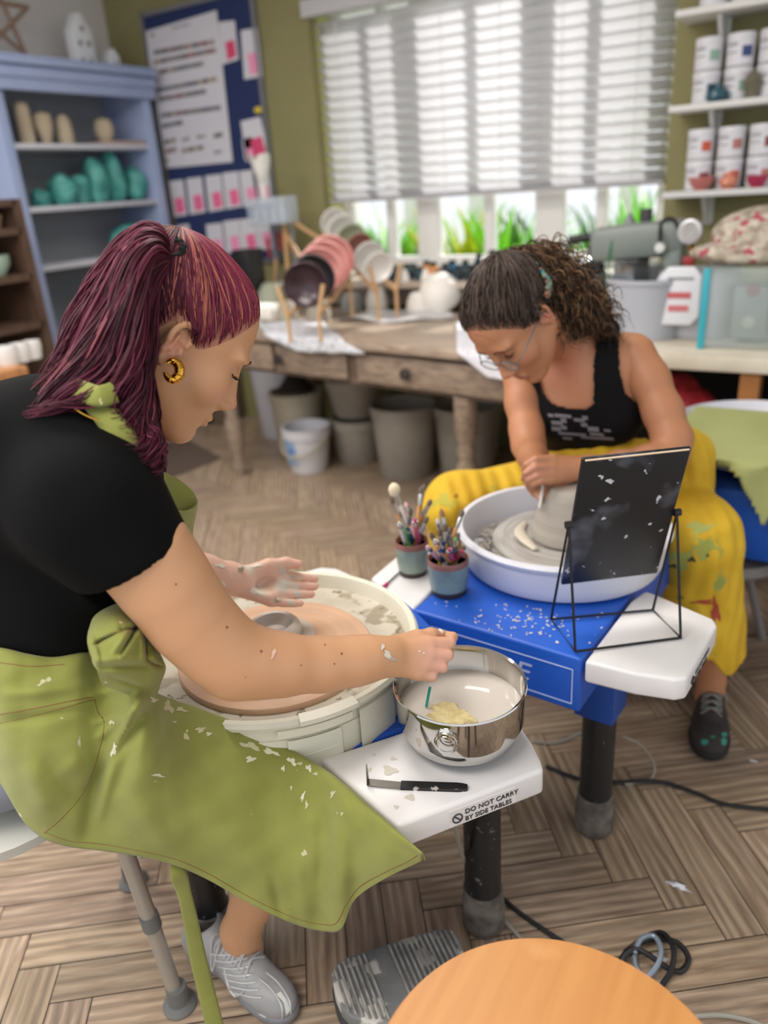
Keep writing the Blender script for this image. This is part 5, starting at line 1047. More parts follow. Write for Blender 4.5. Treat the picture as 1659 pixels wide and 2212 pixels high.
k2 = crom([PZ(1430, 2128, .006), PZ(1450, 2095, .015), PZ(1455, 2050, .03), PZ(1435, 2018, .025), PZ(1410, 2018, .015), PZ(1380, 2035, .02), PZ(1350, 2058, .006)], 40); m.tube(k2, .0052, 8)
m.build('x', BLACKM, None).name = 'coiled_cable'; o = bpy.data.objects['coiled_cable']; tag(o, 'tangled coil of black cable on the floor right of the beech stool', 'cable')
tag(MB().tube(crom([PZ(1370, 2060, .016), PZ(1385, 2028, .028), PZ(1412, 2022, .03), PZ(1428, 2050, .028), PZ(1420, 2085, .018), PZ(1395, 2110, .008), PZ(1375, 2090, .008), PZ(1370, 2065, .01)], 50), .005, 8).build('coiled_cable', mat('silver_blue_cable', '#8f9cab', .3, metal=.4), None), 'silvery cable loop caught in the black coil', 'cable')
def splash(px_, py_, s_, label, seed, name='white_splash'):
    p = PZ(px_, py_, .0012); ang = np.linspace(0, 2*math.pi, 41)[:-1]; rs = np.random.RandomState(seed); ph = rs.rand(4)*6
    m = MB(); m.add([(p[0]+s_*(1+.3*math.sin(3*a+ph[0])+.2*math.sin(5*a+ph[1])+.1*math.sin(9*a))*math.cos(a), p[1]+s_*.5*(1+.3*math.sin(2*a+ph[2])+.2*math.sin(7*a+ph[3]))*math.sin(a), p[2]) for a in ang], [tuple(range(40))])
    return tag(m.build(name, mat('white_slip_dry', '#e4e2ea', .5), None, solid=.0008), label, 'spill')
splash(1465, 1912, .02, 'white glaze splash on the herringbone floor', 3); splash(1425, 2070, .014, 'pale splash on the floor inside the cable coil', 4); splash(1625, 1643, .009, 'tiny white spot on the floor beside the hiking shoe', 5)
# ------------------------------------------------------------------ people: shared sculpting
def head_sdf(h=.0021, jaw=1.0, nose=1.0):
    S = SDF((-.135, -.115, -.16), (.15, .115, .16), h)
    S.ell((-.018, 0, .05), (.094, .074, .084), k=.0)
    S.ell((.034, 0, .052), (.060, .062, .062), k=.03)
    S.ell((.03, 0, -.005), (.062, .059, .07), k=.03)
    S.ell((.03, 0, -.055), (.05, .046, .045), k=.03)
    for y in (-1, 1):
        S.ell((.058, y*.036, -.018), (.030, .026, .028), k=.022)          # cheek
        S.cone((-.012, y*.052, -.035), (.058, y*.014, -.094), .017, .014, k=.03)  # jaw
        S.ell((.079, y*.032, .033), (.014, .024, .008), k=.018)          # brow ridge
    S.ell((.073, 0, -.094), (.0165, .018, .015), k=.02)                    # chin
    S.ell((.066, 0, -.055), (.028, .027, .028), k=.02)                      # muzzle
    for y in (-1, 1):
        S.ell((.096, y*.032, .012), (.018, .019, .0125), k=.012, sub=True)  # orbit
        S.ell((.0735, y*.031, .0125), (.0145, .0145, .0135), k=.004)        # lids
    S.cone((.084, 0, .016), (.097, 0, -.034), .0085, .0115, k=.01)
    S.cone((.087, 0, .024), (.1105*nose, 0, -.026), .006, .0078, k=.012)   # nose
    S.ell((.1105*nose, 0, -.0285), (.0092, .0092, .0082), k=.007)
    for y in (-1, 1):
        S.ell((.1015, y*.0105, -.034), (.0105, .0062, .0068), k=.006)
        S.ell((.104, y*.0062, -.0408), (.0055, .0026, .004), k=.002, sub=True)
    S.cone((.0915, -.0155, -.0605), (.0915, .0155, -.0605), .0045, .0045, k=.006)
    S.ell((.0945, 0, -.0585), (.0055, .018, .0042), k=.005)                # upper lip
    S.ell((.0925, 0, -.0695), (.006, .0165, .0048), k=.005)                 # lower lip
    S.ell((.1, 0, -.064), (.0095, .022, .0012), k=.0015, sub=True)        # mouth line
    S.ell((.092, 0, -.079), (.008, .013, .004), k=.006, sub=True)
    for y in (-1, 1):                                                       # ears
        a = math.radians(12); B = np.array([[math.cos(a), 0, math.sin(a)], [0, 1, 0], [-math.sin(a), 0, math.cos(a)]])
        c = np.array([-.008, y*.0725, .003])
        R_ = np.array([[1, 0, 0], [0, math.cos(y*.15), -math.sin(y*.15)], [0, math.sin(y*.15), math.cos(y*.15)]]); t2 = math.radians(14)*-y
        Rz = np.array([[math.cos(t2), -math.sin(t2), 0], [math.sin(t2), math.cos(t2), 0], [0, 0, 1]]); Be = Rz@B
        e = lambda p: c+Be@np.array([p[0], p[1]*y, p[2]])
        rim = [e((.0125*math.cos(t)*1.12+.0-.003, .006+.004*math.sin(t*.5), .019*math.sin(t)+.012)) for t in np.linspace(-.2, math.pi+.55, 12)]
        rim = rim+[e((-.010, .006, -.012)), e((-.004, .003, -.022)), e((.002, .0015, -.026))]
        S.ell(e((-.001, .0, .0)), (.0155, .0055, .025), B=Be, k=.004)
        S.chain(rim, [.0036]*12+[.0038, .0048, .005], k=.003)
        S.ell(e((.002, .006, -.001)), (.0075, .005, .009), B=Be, k=.003, sub=True)
        S.cone(e((-.004, .0065, -.008)), e((-.006, .0065, .014)), .0028, .0022, k=.002)
        S.ell(e((.0, .007, .017)), (.006, .0035, .004), B=Be, k=.002, sub=True)
        S.ell(e((.0115, .002, -.003)), (.0042, .0042, .0055), k=.003)
    return S
def smooth_verts(V, F, it=2, lam=.5):
    n = len(V); 
    for _ in range(it):
        acc = np.zeros_like(V); cnt = np.zeros(n)
        for a, b in ((0, 1), (1, 2), (2, 3), (3, 0)):
            np.add.at(acc, F[:, a], V[F[:, b]]); np.add.at(acc, F[:, b], V[F[:, a]]); np.add.at(cnt, F[:, a], 1); np.add.at(cnt, F[:, b], 1)
        V = V+lam*(acc/np.maximum(cnt, 1)[:, None]-V)
    return V
def paint(V, base, blobs):
    C = np.tile(np.array(base), (len(V), 1))
    for c, r_, col, soft in blobs:
        r_ = np.array([r_]*3 if np.isscalar(r_) else r_); d = np.linalg.norm((V-np.array(c))/r_, axis=1); w = np.clip((1-d)/soft, 0, 1); w = w*w*(3-2*w)
        C = C*(1-w[:, None])+np.array(col)*w[:, None]
    return C
def skin_mat(name, rough=.5):
    m = mat(name, '#c89878', rough, attr='col', bump=.06, bscale=260, bdist=.0006, sss=.12); return m
def face_paint(V, skin, lip, blush, brow, lo=1):
    b = []
    for y in (-1, 1):
        b.append(((.07, y*.042, -.02), (.035, .03, .03), blush, 1.0)); b.append(((-.008, y*.08, .0), (.03, .02, .035), blush, 1.2))
    b.append(((.115, 0, -.03), (.018, .016, .018), blush, 1))
    b.append(((.098, 0, -.0595), (.016, .022, .0058), lip, .45)); b.append(((.096, 0, -.0695), (.016, .021, .0056), lip, .45))
    for y in (-1, 1): b.append(((.104, y*.0062, -.041), (.004, .003, .004), (.12, .05, .04), .6))
    return paint(V, skin, b)
def xf(V, B, s, p): return (V*s)@np.array(B).T+np.array(p)
def tubes(mb, paths, r0, r1=None, sides=4, cols=None):
    """many tapered strands; paths (n,k,3)"""
    P = np.asarray(paths, float); n, k = P.shape[:2]; T = np.gradient(P, axis=1); T /= np.linalg.norm(T, axis=2, keepdims=True)+1e-9
    up = np.zeros_like(T); up[..., 2] = 1; up[np.abs(T[..., 2]) > .93] = (1, 0, 0); U = np.cross(T, up); U /= np.linalg.norm(U, axis=2, keepdims=True)+1e-9; Vv = np.cross(T, U)
    t = np.linspace(0, 1, k); r0 = np.broadcast_to(np.asarray(r0, float), (n,)); prof = np.where(t < .12, .15+t*7.1, 1)*(1-.75*np.clip((t-.55)/.45, 0, 1)**1.5); R = r0[:, None]*prof[None]
    V = np.stack([P+R[..., None]*(math.cos(2*math.pi*s/sides)*U+math.sin(2*math.pi*s/sides)*Vv) for s in range(sides)], 2)
    base = (np.arange(n)*k*sides)[:, None, None]; i = np.arange(k-1)[None, :, None]; s = np.arange(sides)[None, None, :]
    a = base+i*sides+s; b = base+i*sides+(s+1) % sides; F = np.stack([a, b, b+sides, a+sides], -1).reshape(-1, 4)
    C = None
    if cols is not None: C = np.repeat(np.asarray(cols), k*sides, axis=0)
    mb.v.append(V.reshape(-1, 3)); mb.f.extend(map(tuple, (F+mb.n).tolist())); mb.m.extend([0]*len(F)); mb.n += n*k*sides
    mb.ca.append(C if C is not None else np.ones((n*k*sides, 3))); return mb
from mathutils.bvhtree import BVHTree
def bvh_of(o, world=True):
    me = o.data; off = np.zeros(3); p = o
    while p is not None: off = off+np.array(p.location); p = p.parent
    return BVHTree.FromPolygons([Vector(v.co)+Vector(off.tolist()) for v in me.vertices], [tuple(q.vertices) for q in me.polygons])
def onto(bv, px, py, lift=.0012):
    d = Vector(ray(px, py).tolist()).normalized(); h = bv.ray_cast(Vector(CP.tolist()), d)
    if h[0] is None: return None
    n = h[1]; n = -n if n.dot(d) > 0 else n; return np.array(h[0]+n*lift)
def stitch(bv, pts, r_, m_, parent, name='stitching', n=60, lift=.0008, dash=None):
    P = crom(np.array([(*p, 0) for p in pts]), n); Q = [onto(bv, a[0], a[1], lift) for a in P]; m = MB(); run = []
    for i, q in enumerate(Q+[None]):
        gap = q is None or (run and np.linalg.norm(q-run[-1]) > .03)
        if gap:
            if len(run) > 1: m.tube(run, r_, 5)
            run = [] if q is None else [q]
        else: run.append(q)
    return m.build(name, m_, parent) if m.n else None
def decal(bv, pts, m_, parent, name, lift=.0008, n=26, sub=1, rings=3):
    """a thin patch whose outline is the pixel polygon, laid on the surface"""
    P = np.array(pts, float); c = P.mean(0); Q = []; 
    G = []
    for s in np.linspace(0, 1, rings+1):
        row = [onto(bv, *(c+(p-c)*s), lift) for p in P]
        if any(r_ is None for r_ in row): return None
        G.append(row+[row[0]])
    return MB().grid(np.array(G)).build(name, m_, parent)
def blob_px(cx, cy, rx, ry, seed=0, n=18, wob=.3, ang=0):
    rs = np.random.RandomState(seed); ph = rs.rand(3)*6; out = []
    for a in np.linspace(0, 2*math.pi, n+1)[:-1]:
        k = 1+wob*math.sin(3*a+ph[0])*.6+wob*.5*math.sin(5*a+ph[1]); x, y = rx*k*math.cos(a), ry*k*math.sin(a); out.append((cx+x*math.cos(ang)-y*math.sin(ang), cy+x*math.sin(ang)+y*math.cos(ang)))
    return out
PXR = lambda px, d: px*d/FPX
def ch(S, pts, k=.01):
    """pts: (px,py,depth,radius)"""
    P = [PD(*p[:3]) for p in pts]; S.chain(P, [p[3] for p in pts], k)
def bounds(pts, m): P = np.array(pts); return P.min(0)-m, P.max(0)+m
def vray(P): q = np.asarray(P)-CP; return q/np.linalg.norm(q, axis=-1, keepdims=True)
def hair_mat(name, rough=.52): return mat(name, '#502030', rough, attr='col', spec=.22)
def cap_paths(bv, tie, line, n, k, rs, lift=(.0015, .004), jit=.004, closed=True):
    c = np.array([-.012, 0, .045]); L = crom(np.vstack([line, line[:1]]) if closed else line, 200); out = []; us = rs.rand(n)*.995
    for u in us:
        e = L[int(u*199)]+rs.randn(3)*jit*.4; a, b = (e-c)/np.linalg.norm(e-c), (tie-c)/np.linalg.norm(tie-c); P = []; lf = rs.uniform(*lift); st = rs.uniform(0, .1) if rs.rand() < .6 else rs.uniform(0, .35); sw = rs.randn()*.05
        for t in np.linspace(0, 1, k):
            tt_ = st+(1-st)*t; d = a*(1-tt_)+b*tt_+np.cross(a, b)*sw*math.sin(math.pi*t); d /= np.linalg.norm(d); h = bv.ray_cast(Vector((c+d*.3).tolist()), Vector((-d).tolist()))
            r_ = np.linalg.norm(np.array(h[0])-c) if h[0] else .09
            r_ = min(r_, 1/np.linalg.norm(d/np.array([.104, .085, .094]))+.004)
            P.append(c+d*(r_+lf*min(1, 4*t+.15)+.003*t))
        out.append(P)
    return np.array(out), us
def cap_mesh(bv, tie, line, skin, hair, k=14, fade=.25):
    c = np.array([-.012, 0, .045]); L = crom(np.vstack([line, line[:1]]), 97)[:-1]; G = []; Cc = []
    for e in L:
        a, b = (e-c)/np.linalg.norm(e-c), (tie-c)/np.linalg.norm(tie-c); row = []
        for t in np.linspace(0, 1, k):
            d = a*(1-t)+b*t; d /= np.linalg.norm(d); h = bv.ray_cast(Vector((c+d*.3).tolist()), Vector((-d).tolist())); r_ = np.linalg.norm(np.array(h[0])-c) if h[0] else .09
            r_ = min(r_, 1/np.linalg.norm(d/np.array([.104, .085, .094]))+.004)
            row.append(c+d*(r_+.0003+.0016*min(1, t*5))); w = min(1, t/fade); w = w*w*(3-2*w); Cc.append(np.array(skin)*(1-w)+np.array(hair)*w)
        G.append(row)
    return np.array(G), np.array(Cc)
HAIRLINE = np.array([(.086, 0, .099), (.084, .03, .093), (.068, .055, .073), (.05, .068, .045), (.026, .074, .014), (.010, .076, .018), (-.004, .078, .034), (-.024, .078, .026), (-.038, .074, .0), (-.058, .06, -.03), (-.075, .03, -.05)])
HAIRLINE = np.vstack([HAIRLINE, [(-.08, 0, -.054)], (HAIRLINE[1:]*np.array([1, -1, 1]))[::-1]])
# =================================================================== the red-haired person at the near wheel
SK1 = (.60, .325, .175); SKM = skin_mat('skin', .5)
P1 = thing('person', (-1.07, .48, 0), 'seated person with long red hair, black T-shirt and green apron, working at the near wheel', 'person')
Bh1 = np.array([(.448, .62, -.644), (.361, .533, .765)]); x_ = Bh1[0]/np.linalg.norm(Bh1[0]); z_ = Bh1[1]-x_*(Bh1[1]@x_); z_ /= np.linalg.norm(z_); Bh1 = np.stack([x_, np.cross(z_, x_), z_], 1)
s1, hp1 = 1.05, np.array([-.819, .747, 1.181])
H1 = lambda p: xf(np.atleast_2d(np.array(p, float)), Bh1, s1, hp1)[0]
S = head_sdf(.0019); hV, hF = S.mesh(); hV = smooth_verts(hV, hF, 1, .4)
hbv = BVHTree.FromPolygons([Vector(v) for v in hV.tolist()], [tuple(q) for q in hF.tolist()])
body = MB(); 
def addb(V, F, C): body.add(V, [tuple(q) for q in F.tolist()], col=C)
addb(xf(hV, Bh1, s1, hp1), hF, face_paint(hV, SK1, (.52, .22, .19), (.68, .31, .22), None))
fwd1, rt1 = np.array([.565, .825, 0]), np.array([.825, -.565, 0])
pel = np.array([-1.10, .50, .60]); chest = np.array([-.92, .60, .93]); c7 = np.array([-.875, .655, 1.075])
shR, shL = np.array([-.735, .51, 1.035]), np.array([-1.01, .725, 1.03])
def yawB(a): return np.array([[math.cos(a), -math.sin(a), 0], [math.sin(a), math.cos(a), 0], [0, 0, 1]])
B1y = np.stack([rt1, fwd1, (0, 0, 1)], 1); tlt = chest-pel; tlt /= np.linalg.norm(tlt); f2 = np.cross(tlt, rt1); B1t = np.stack([rt1, -f2 if f2@fwd1 < 0 else f2, tlt], 1)
def torso1(S, g=0):
    S.ell(pel, (.155+g, .115+g, .1+g), B=B1y, k=.03); S.ell(PD(60, 1030, 1.0), (.085+g), k=.09); S.ell(PD(150, 965, .97), (.065+g), k=.07); S.cone(PD(60, 1040, 1.0), pel*.5+chest*.5, .075+g, .1+g, k=.09)
    S.ell(pel*.6+chest*.4, (.135+g, .1+g, .15+g), B=B1t, k=.05); S.ell(chest, (.145+g, .105+g, .16+g), B=B1t, k=.05)
    S.cone(shR*.9+c7*.1, shL*.9+c7*.1, .05+g, .05+g, k=.07); S.cone(c7-fwd1*.02, chest, .06+g, .09+g, k=.04)
    if g == 0: S.cone(c7-fwd1*.01, H1((-.03, 0, -.05)), .052, .05, k=.03)
lo, hi = bounds([pel, c7, shR, shL, H1((-.03, 0, -.05))], .21); S = SDF(lo, hi, .006); torso1(S)
kneeR = PD(640, 1700, 1.23); hipR = PD(90, 1590, 1.16); ankR = PZ(520, 2010, .115)
S2 = SDF(*bounds([hipR, kneeR, ankR], .12), .006); S2.cone(hipR, kneeR, .085, .055, k=.03); S2.cone(kneeR, kneeR*.6+ankR*.4, .054, .052, k=.03); S2.cone(kneeR*.6+ankR*.4, ankR, .052, .034, k=.03); S2.cone(ankR, ankR-np.array([0, 0, .05]), .034, .036, k=.02)
hipL = pel-rt1*.1; kneeL = np.array([-1.16, .86, .5]); ankL = np.array([-1.2, .80, .08])
S3 = SDF(*bounds([hipL, kneeL, ankL], .12), .008); S3.cone(hipL, kneeL, .085, .055, k=.03); S3.cone(kneeL, ankL, .052, .034, k=.03)
for q in (S, S2, S3): V, F = q.mesh(); addb(smooth_verts(V, F, 2), F, paint(V, SK1, []))
# right arm and hand
eR = [(310, 1195, .925, .053), (365, 1270, .945, .05), (415, 1340, .968, .0475), (470, 1396, .99, .0445), (512, 1428, 1.005, .041), (560, 1434, 1.02, .038), (620, 1436, 1.04, .035), (700, 1435, 1.07, .0322), (770, 1427, 1.095, .0295), (822, 1417, 1.115, .0265)]
hR = dict(w=[(835, 1402, 1.125), (838, 1412, 1.12), (838, 1422, 1.118), (836, 1434, 1.115)], m=[(925, 1391, 1.155, .0118), (926, 1413, 1.147, .012), (917, 1436, 1.14, .0112), (900, 1455, 1.134, .0102)],
          f=[[(972, 1388, 1.168, .0092), (978, 1376, 1.19, .0082), (960, 1372, 1.205, .0072)], [(967, 1415, 1.157, .0092), (968, 1409, 1.185, .0084), (948, 1402, 1.2, .0075)], [(956, 1441, 1.15, .0088), (955, 1437, 1.18, .008), (935, 1430, 1.195, .0072)], [(933, 1462, 1.143, .008), (933, 1459, 1.168, .0074), (915, 1450, 1.182, .0066)]],
          th=[(850, 1395, 1.14, .016), (900, 1379, 1.165, .0125), (930, 1371, 1.18, .0102), (953, 1371, 1.195, .0085)])
pts = [PD(*p[:3]) for p in eR]+[PD(*f[0][:3]) for f in hR['f']]+[shR, PD(953, 1371, 1.205)]
S = SDF(*bounds(pts, .075), .0026); S.chain([shR]+[PD(*p[:3]) for p in eR], [.058]+[p[3] for p in eR], k=.03)
S.ell(PD(494, 1470, 1.0), .014, k=.025); S.cone(PD(800, 1420, 1.105), PD(842, 1408, 1.122), .026, .02, k=.015); S.cone(PD(800, 1424, 1.105), PD(842, 1428, 1.118), .026, .02, k=.015)
def hand(S, h, k=.008, wr=.0135):
    for w_, m_, f_ in zip(h['w'], h['m'], h['f']):
        S.cone(PD(*w_), PD(*m_[:3]), wr, m_[3], k=.012)
    for m_, f_ in zip(h['m'], h['f']):
        c = [m_]+list(f_); 
        for i in range(len(c)-1): S.cone(PD(*c[i][:3]), PD(*c[i+1][:3]), c[i][3]*.97, c[i+1][3], k=.0022 if i else .004)
    ch(S, h['th'], k=.006)
hand(S, hR)
V, F = S.mesh(); V = smooth_verts(V, F, 1, .4)
DCL = (.56, .52, .45); PNK = (.72, .38, .30)
hb = [(PD(940, 1420, 1.15), (.07, .07, .06), PNK, 1.2), (PD(498, 1458, .985), .03, (.6, .3, .19), 1.2)]+[(PD(*f[0][:3]), .014, (.72, .40, .34), 1) for f in hR['f']]
addb(V, F, paint(V, SK1, hb)); armV, armF = V, F
# left forearm and upturned hand
eL = [(300, 1200, 1.20, .042), (370, 1222, 1.25, .037), (440, 1240, 1.31, .031), (500, 1250, 1.355, .0262)]
hL = dict(w=[(517, 1241, 1.372), (518, 1252, 1.37), (517, 1262, 1.365), (515, 1270, 1.36)], m=[(612, 1246, 1.40, .0115), (609, 1266, 1.39, .0118), (601, 1284, 1.378, .0108), (588, 1298, 1.366, .0098)],
          f=[[(642, 1247, 1.413, .009), (664, 1249, 1.42, .0082), (680, 1251, 1.425, .0074)], [(643, 1266, 1.402, .0092), (666, 1267, 1.408, .0084), (680, 1267, 1.41, .0075)], [(635, 1284, 1.388, .0088), (658, 1284, 1.393, .008), (672, 1284, 1.395, .0072)], [(613, 1302, 1.372, .008), (634, 1303, 1.376, .0074), (649, 1303, 1.378, .0066)]],
          th=[(540, 1238, 1.372, .016), (580, 1223, 1.388, .0135), (618, 1216, 1.40, .0105), (645, 1219, 1.405, .0084)])
pts = [PD(*p[:3]) for p in eL]+[PD(684, 1251, 1.43), PD(650, 1305, 1.38), PD(640, 1215, 1.41), shL]
S = SDF(*bounds(pts, .05), .0025); S.cone(shL, PD(300, 1200, 1.2), .052, .043, k=.03); S.chain([PD(*p[:3]) for p in eL], [p[3] for p in eL], k=.02); S.cone(PD(495, 1249, 1.352), PD(545, 1260, 1.372), .025, .018, k=.02)
hand(S, hL, wr=.0125); S.cone(PD(535, 1272, 1.36), PD(582, 1290, 1.364), .013, .0115, k=.012); S.ell(PD(575, 1262, 1.366), (.02, .02, .008), k=.012, sub=True)
V, F = S.mesh(); V = smooth_verts(V, F, 1, .4)
rs = np.random.RandomState(3)
cl = [(PD(570, 1262, 1.375), (.04, .04, .03), (.70, .47, .38), 1.2), (PD(535, 1232, 1.36), .02, DCL, 1), (PD(560, 1275, 1.36), (.03, .02, .02), (.66, .56, .45), .8), (PD(612, 1265, 1.38), (.022, .028, .02), DCL, .8), (PD(640, 1266, 1.39), (.018, .008, .02), DCL, .8), (PD(645, 1284, 1.38), (.02, .008, .02), DCL, .8), (PD(625, 1300, 1.37), (.014, .007, .015), DCL, .8), (PD(610, 1232, 1.39), (.02, .007, .02), DCL, .8), (PD(480, 1240, 1.33), (.03, .012, .02), (.75, .58, .48), .7), (PD(465, 1262, 1.31), (.012, .02, .02), (.76, .62, .52), .6)]
cl += [(PD(678, y, d), .01, (.78, .36, .33), .8) for y, d in ((1251, 1.425), (1267, 1.41), (1284, 1.395))]+[(PD(640, 1218, 1.405), .018, PNK, 1)]
addb(V, F, paint(V, (.70, .43, .33), cl)); lhV, lhF = V, F
ob = body.build('body', SKM, P1, attr=True, ang=180)
abv = BVHTree.FromPolygons([Vector(v) for v in armV.tolist()], [tuple(q) for q in armF.tolist()]); lbv = BVHTree.FromPolygons([Vector(v) for v in lhV.tolist()], [tuple(q) for q in lhF.tolist()])
CLW = mat('clay_smear', '#d9d0c2', .4); CLD = mat('clay_smear_dark', '#b4a994', .5)
for bv_, px_, py_, rx, ry, sd, ang, mm in ((abv, 838, 1416, 13, 6, 1, .9, CLW), (abv, 848, 1424, 10, 4, 7, .2, CLD), (abv, 826, 1398, 4, 7, 2, .3, CLW), (abv, 590, 1412, 4, 12, 3, .35, mat('skin_mark', '#e6bfa8', .5)), (abv, 905, 1407, 3, 2, 4, 0, CLW), (abv, 915, 1411, 3, 2, 5, 0, CLW), (lbv, 519, 1231, 6, 5, 1, 0, CLD), (lbv, 598, 1296, 6, 5, 2, 0, CLD), (lbv, 634, 1246, 8, 4, 3, 0, CLD), (lbv, 555, 1222, 12, 3, 4, -.2, CLW), (lbv, 552, 1278, 14, 5, 5, .3, CLW), (lbv, 475, 1222, 12, 4, 6, .2, CLW), (lbv, 482, 1260, 8, 3, 8, .9, CLW), (lbv, 560, 1266, 6, 2, 9, .6, CLW)):
    decal(bv_, blob_px(px_, py_, rx, ry, sd, ang=ang), mm, P1, 'clay_smear', lift=.0008)
tag(MB().ell(PD(952, 1365, 1.188), (.006, .004, .005), jit=.1).build('clay_bit', CLW, None), 'small white bit of clay pinched between thumb and fingertip over the bowl', 'clay')
MOLE = mat('mole_brown', '#8a5238', .6)
for i_, (px_, py_, r_) in enumerate(((380, 1262, 2.5), (490, 1355, 3), (564, 1407, 3), (702, 1393, 2), (738, 1412, 2.5), (722, 1434, 2), (650, 1437, 1.8), (530, 1463, 1.5))): decal(abv, blob_px(px_, py_, r_, r_, i_, n=10, wob=.1), MOLE, P1, 'mole', lift=.0004)
for bv_, px_, py_ in ((lbv, 519, 1229), (lbv, 600, 1297)):
    q = onto(bv_, px_, py_, .002); tag(MB().ell(q, (.0055, .005, .0045), jit=.12, seed=px_).build('clay_bit', CLD, None), ['small clay lump stuck on the left wrist', 'small clay lump stuck at the base of the little finger'][px_ == 600], 'clay')
# brow, lashes, eye
m = MB()
def hl(p, o=.0012):
    c = np.array([-.012, 0, .0]); p = np.array(p, float); d = Vector((1, 0, 0)); h = hbv.ray_cast(Vector((p[0]+.08, p[1], p[2])), Vector((-1, 0, 0)))
    return (np.array(h[0])+np.array([o, 0, 0])) if h[0] else p
def brow_lash(bmesh_col, lash_col, B, s_, p_, parent, lid=.0, up=0):
    for y in (-1, 1):
        P = crom([hl((.1, y*.014, .030)), hl((.1, y*.028, .036)), hl((.1, y*.042, .033)), hl((.1, y*.05, .027))], 20); w = MB().tube(xf(P, B, s_, p_), [.0009+.0012*math.sin(math.pi*min(1, .25+i/20)) for i in range(20)], 6, flat=.6); w.build('eyebrow', bmesh_col, parent)
        P = crom([hl((.1, y*.019, .0095), .001), hl((.1, y*.026, .0065), .0015), hl((.1, y*.036, .006), .0018), hl((.1, y*.0445, .0095), .001)], 16); w = MB().tube(xf(P, B, s_, p_), .0009, 6)
        Q = []
        for i in range(2, 15): a = P[i]; Q.append([a, a+np.array([.004, y*.001, -.0005]), a+np.array([.0085, y*.0025, .0015])])
        tubes(w, [xf(q, B, s_, p_) for q in np.array(Q)], .0005, sides=4); w.build('eyelashes', lash_col, parent)
brow_lash(mat('brow_brown', '#6d4a3c', .8), mat('lash_black', '#1a1414', .6), Bh1, s1, hp1, P1)
# ---- hair
rs = np.random.RandomState(11); HM = hair_mat('dyed_hair')
tie = np.array([-.058, 0, .128]); DR = np.array([.055, .010, .022]); RD = np.array([.26, .035, .075]); CO = np.array([.42, .13, .09])
m = MB(); G, Cc = cap_mesh(hbv, tie, HAIRLINE, (.45, .2, .14), (.11, .02, .04), fade=.3); m.grid(xf(G.reshape(-1, 3), Bh1, s1, hp1).reshape(G.shape), closed_u=True, col=Cc)
pa, us = cap_paths(hbv, tie, HAIRLINE, 1500, 16, rs, lift=(.001, .0045)); sh_ = pa.shape
front = np.exp(-((np.minimum(us, 1-us))/.22)**2)[:, None]
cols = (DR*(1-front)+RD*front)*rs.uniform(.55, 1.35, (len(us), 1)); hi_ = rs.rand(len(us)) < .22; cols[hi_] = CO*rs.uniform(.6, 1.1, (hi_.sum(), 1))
tubes(m, xf(pa.reshape(-1, 3), Bh1, s1, hp1).reshape(sh_), rs.uniform(.0007, .0013, len(us)), cols=cols)
# pony mass: guides from the tie (pixel, pixel, depth)
GD = [[(374, 545, .985), (352, 500, .97), (318, 487, .96), (262, 520, .95), (210, 600, .94), (172, 680, .935), (135, 765, .925), (85, 840, .91), (48, 895, .905), (38, 930, .90)],
      [(374, 548, .98), (345, 512, .95), (300, 520, .93), (262, 585, .92), (235, 670, .91), (200, 750, .905), (155, 820, .90), (105, 880, .895), (72, 915, .89), (60, 930, .89)],
      [(372, 552, .975), (335, 530, .93), (298, 580, .905), (275, 670, .895), (245, 750, .89), (215, 810, .89), (180, 850, .885), (150, 870, .885), (125, 880, .885), (105, 885, .885)],
      [(370, 556, .97), (330, 560, .92), (306, 640, .90), (294, 720, .89), (282, 790, .89), (265, 830, .89), (250, 850, .89), (238, 862, .89), (230, 870, .89), (222, 876, .89)],
      [(368, 560, .965), (325, 600, .925), (305, 690, .905), (296, 770, .90), (292, 840, .90), (292, 890, .90), (300, 940, .90), (312, 975, .90), (324, 1000, .90), (330, 1012, .90)],
      [(368, 563, .965), (345, 620, .945), (327, 700, .93), (322, 780, .925), (322, 850, .92), (330, 900, .915), (334, 940, .91), (336, 975, .905), (336, 1000, .905), (336, 1013, .905)]]
GW = [np.array([PD(*p) for p in g]) for g in GD]
n = 4200; k = 34; paths = np.zeros((n, k, 3)); cols = np.zeros((n, 3)); vd = FW
NC = 170; CU = rs.rand(NC)*(len(GW)-1); CD_ = np.abs(rs.randn(NC))*.022; CD_[rs.rand(NC) < .25] = rs.uniform(0, .09); CF = rs.uniform(4.5, 9, NC); CPh = rs.uniform(0, 6.28, NC); CA = rs.uniform(.005, .0115, NC); CL = rs.uniform(.75, 1.04, NC); CS = rs.uniform(.55, 1.3, NC)
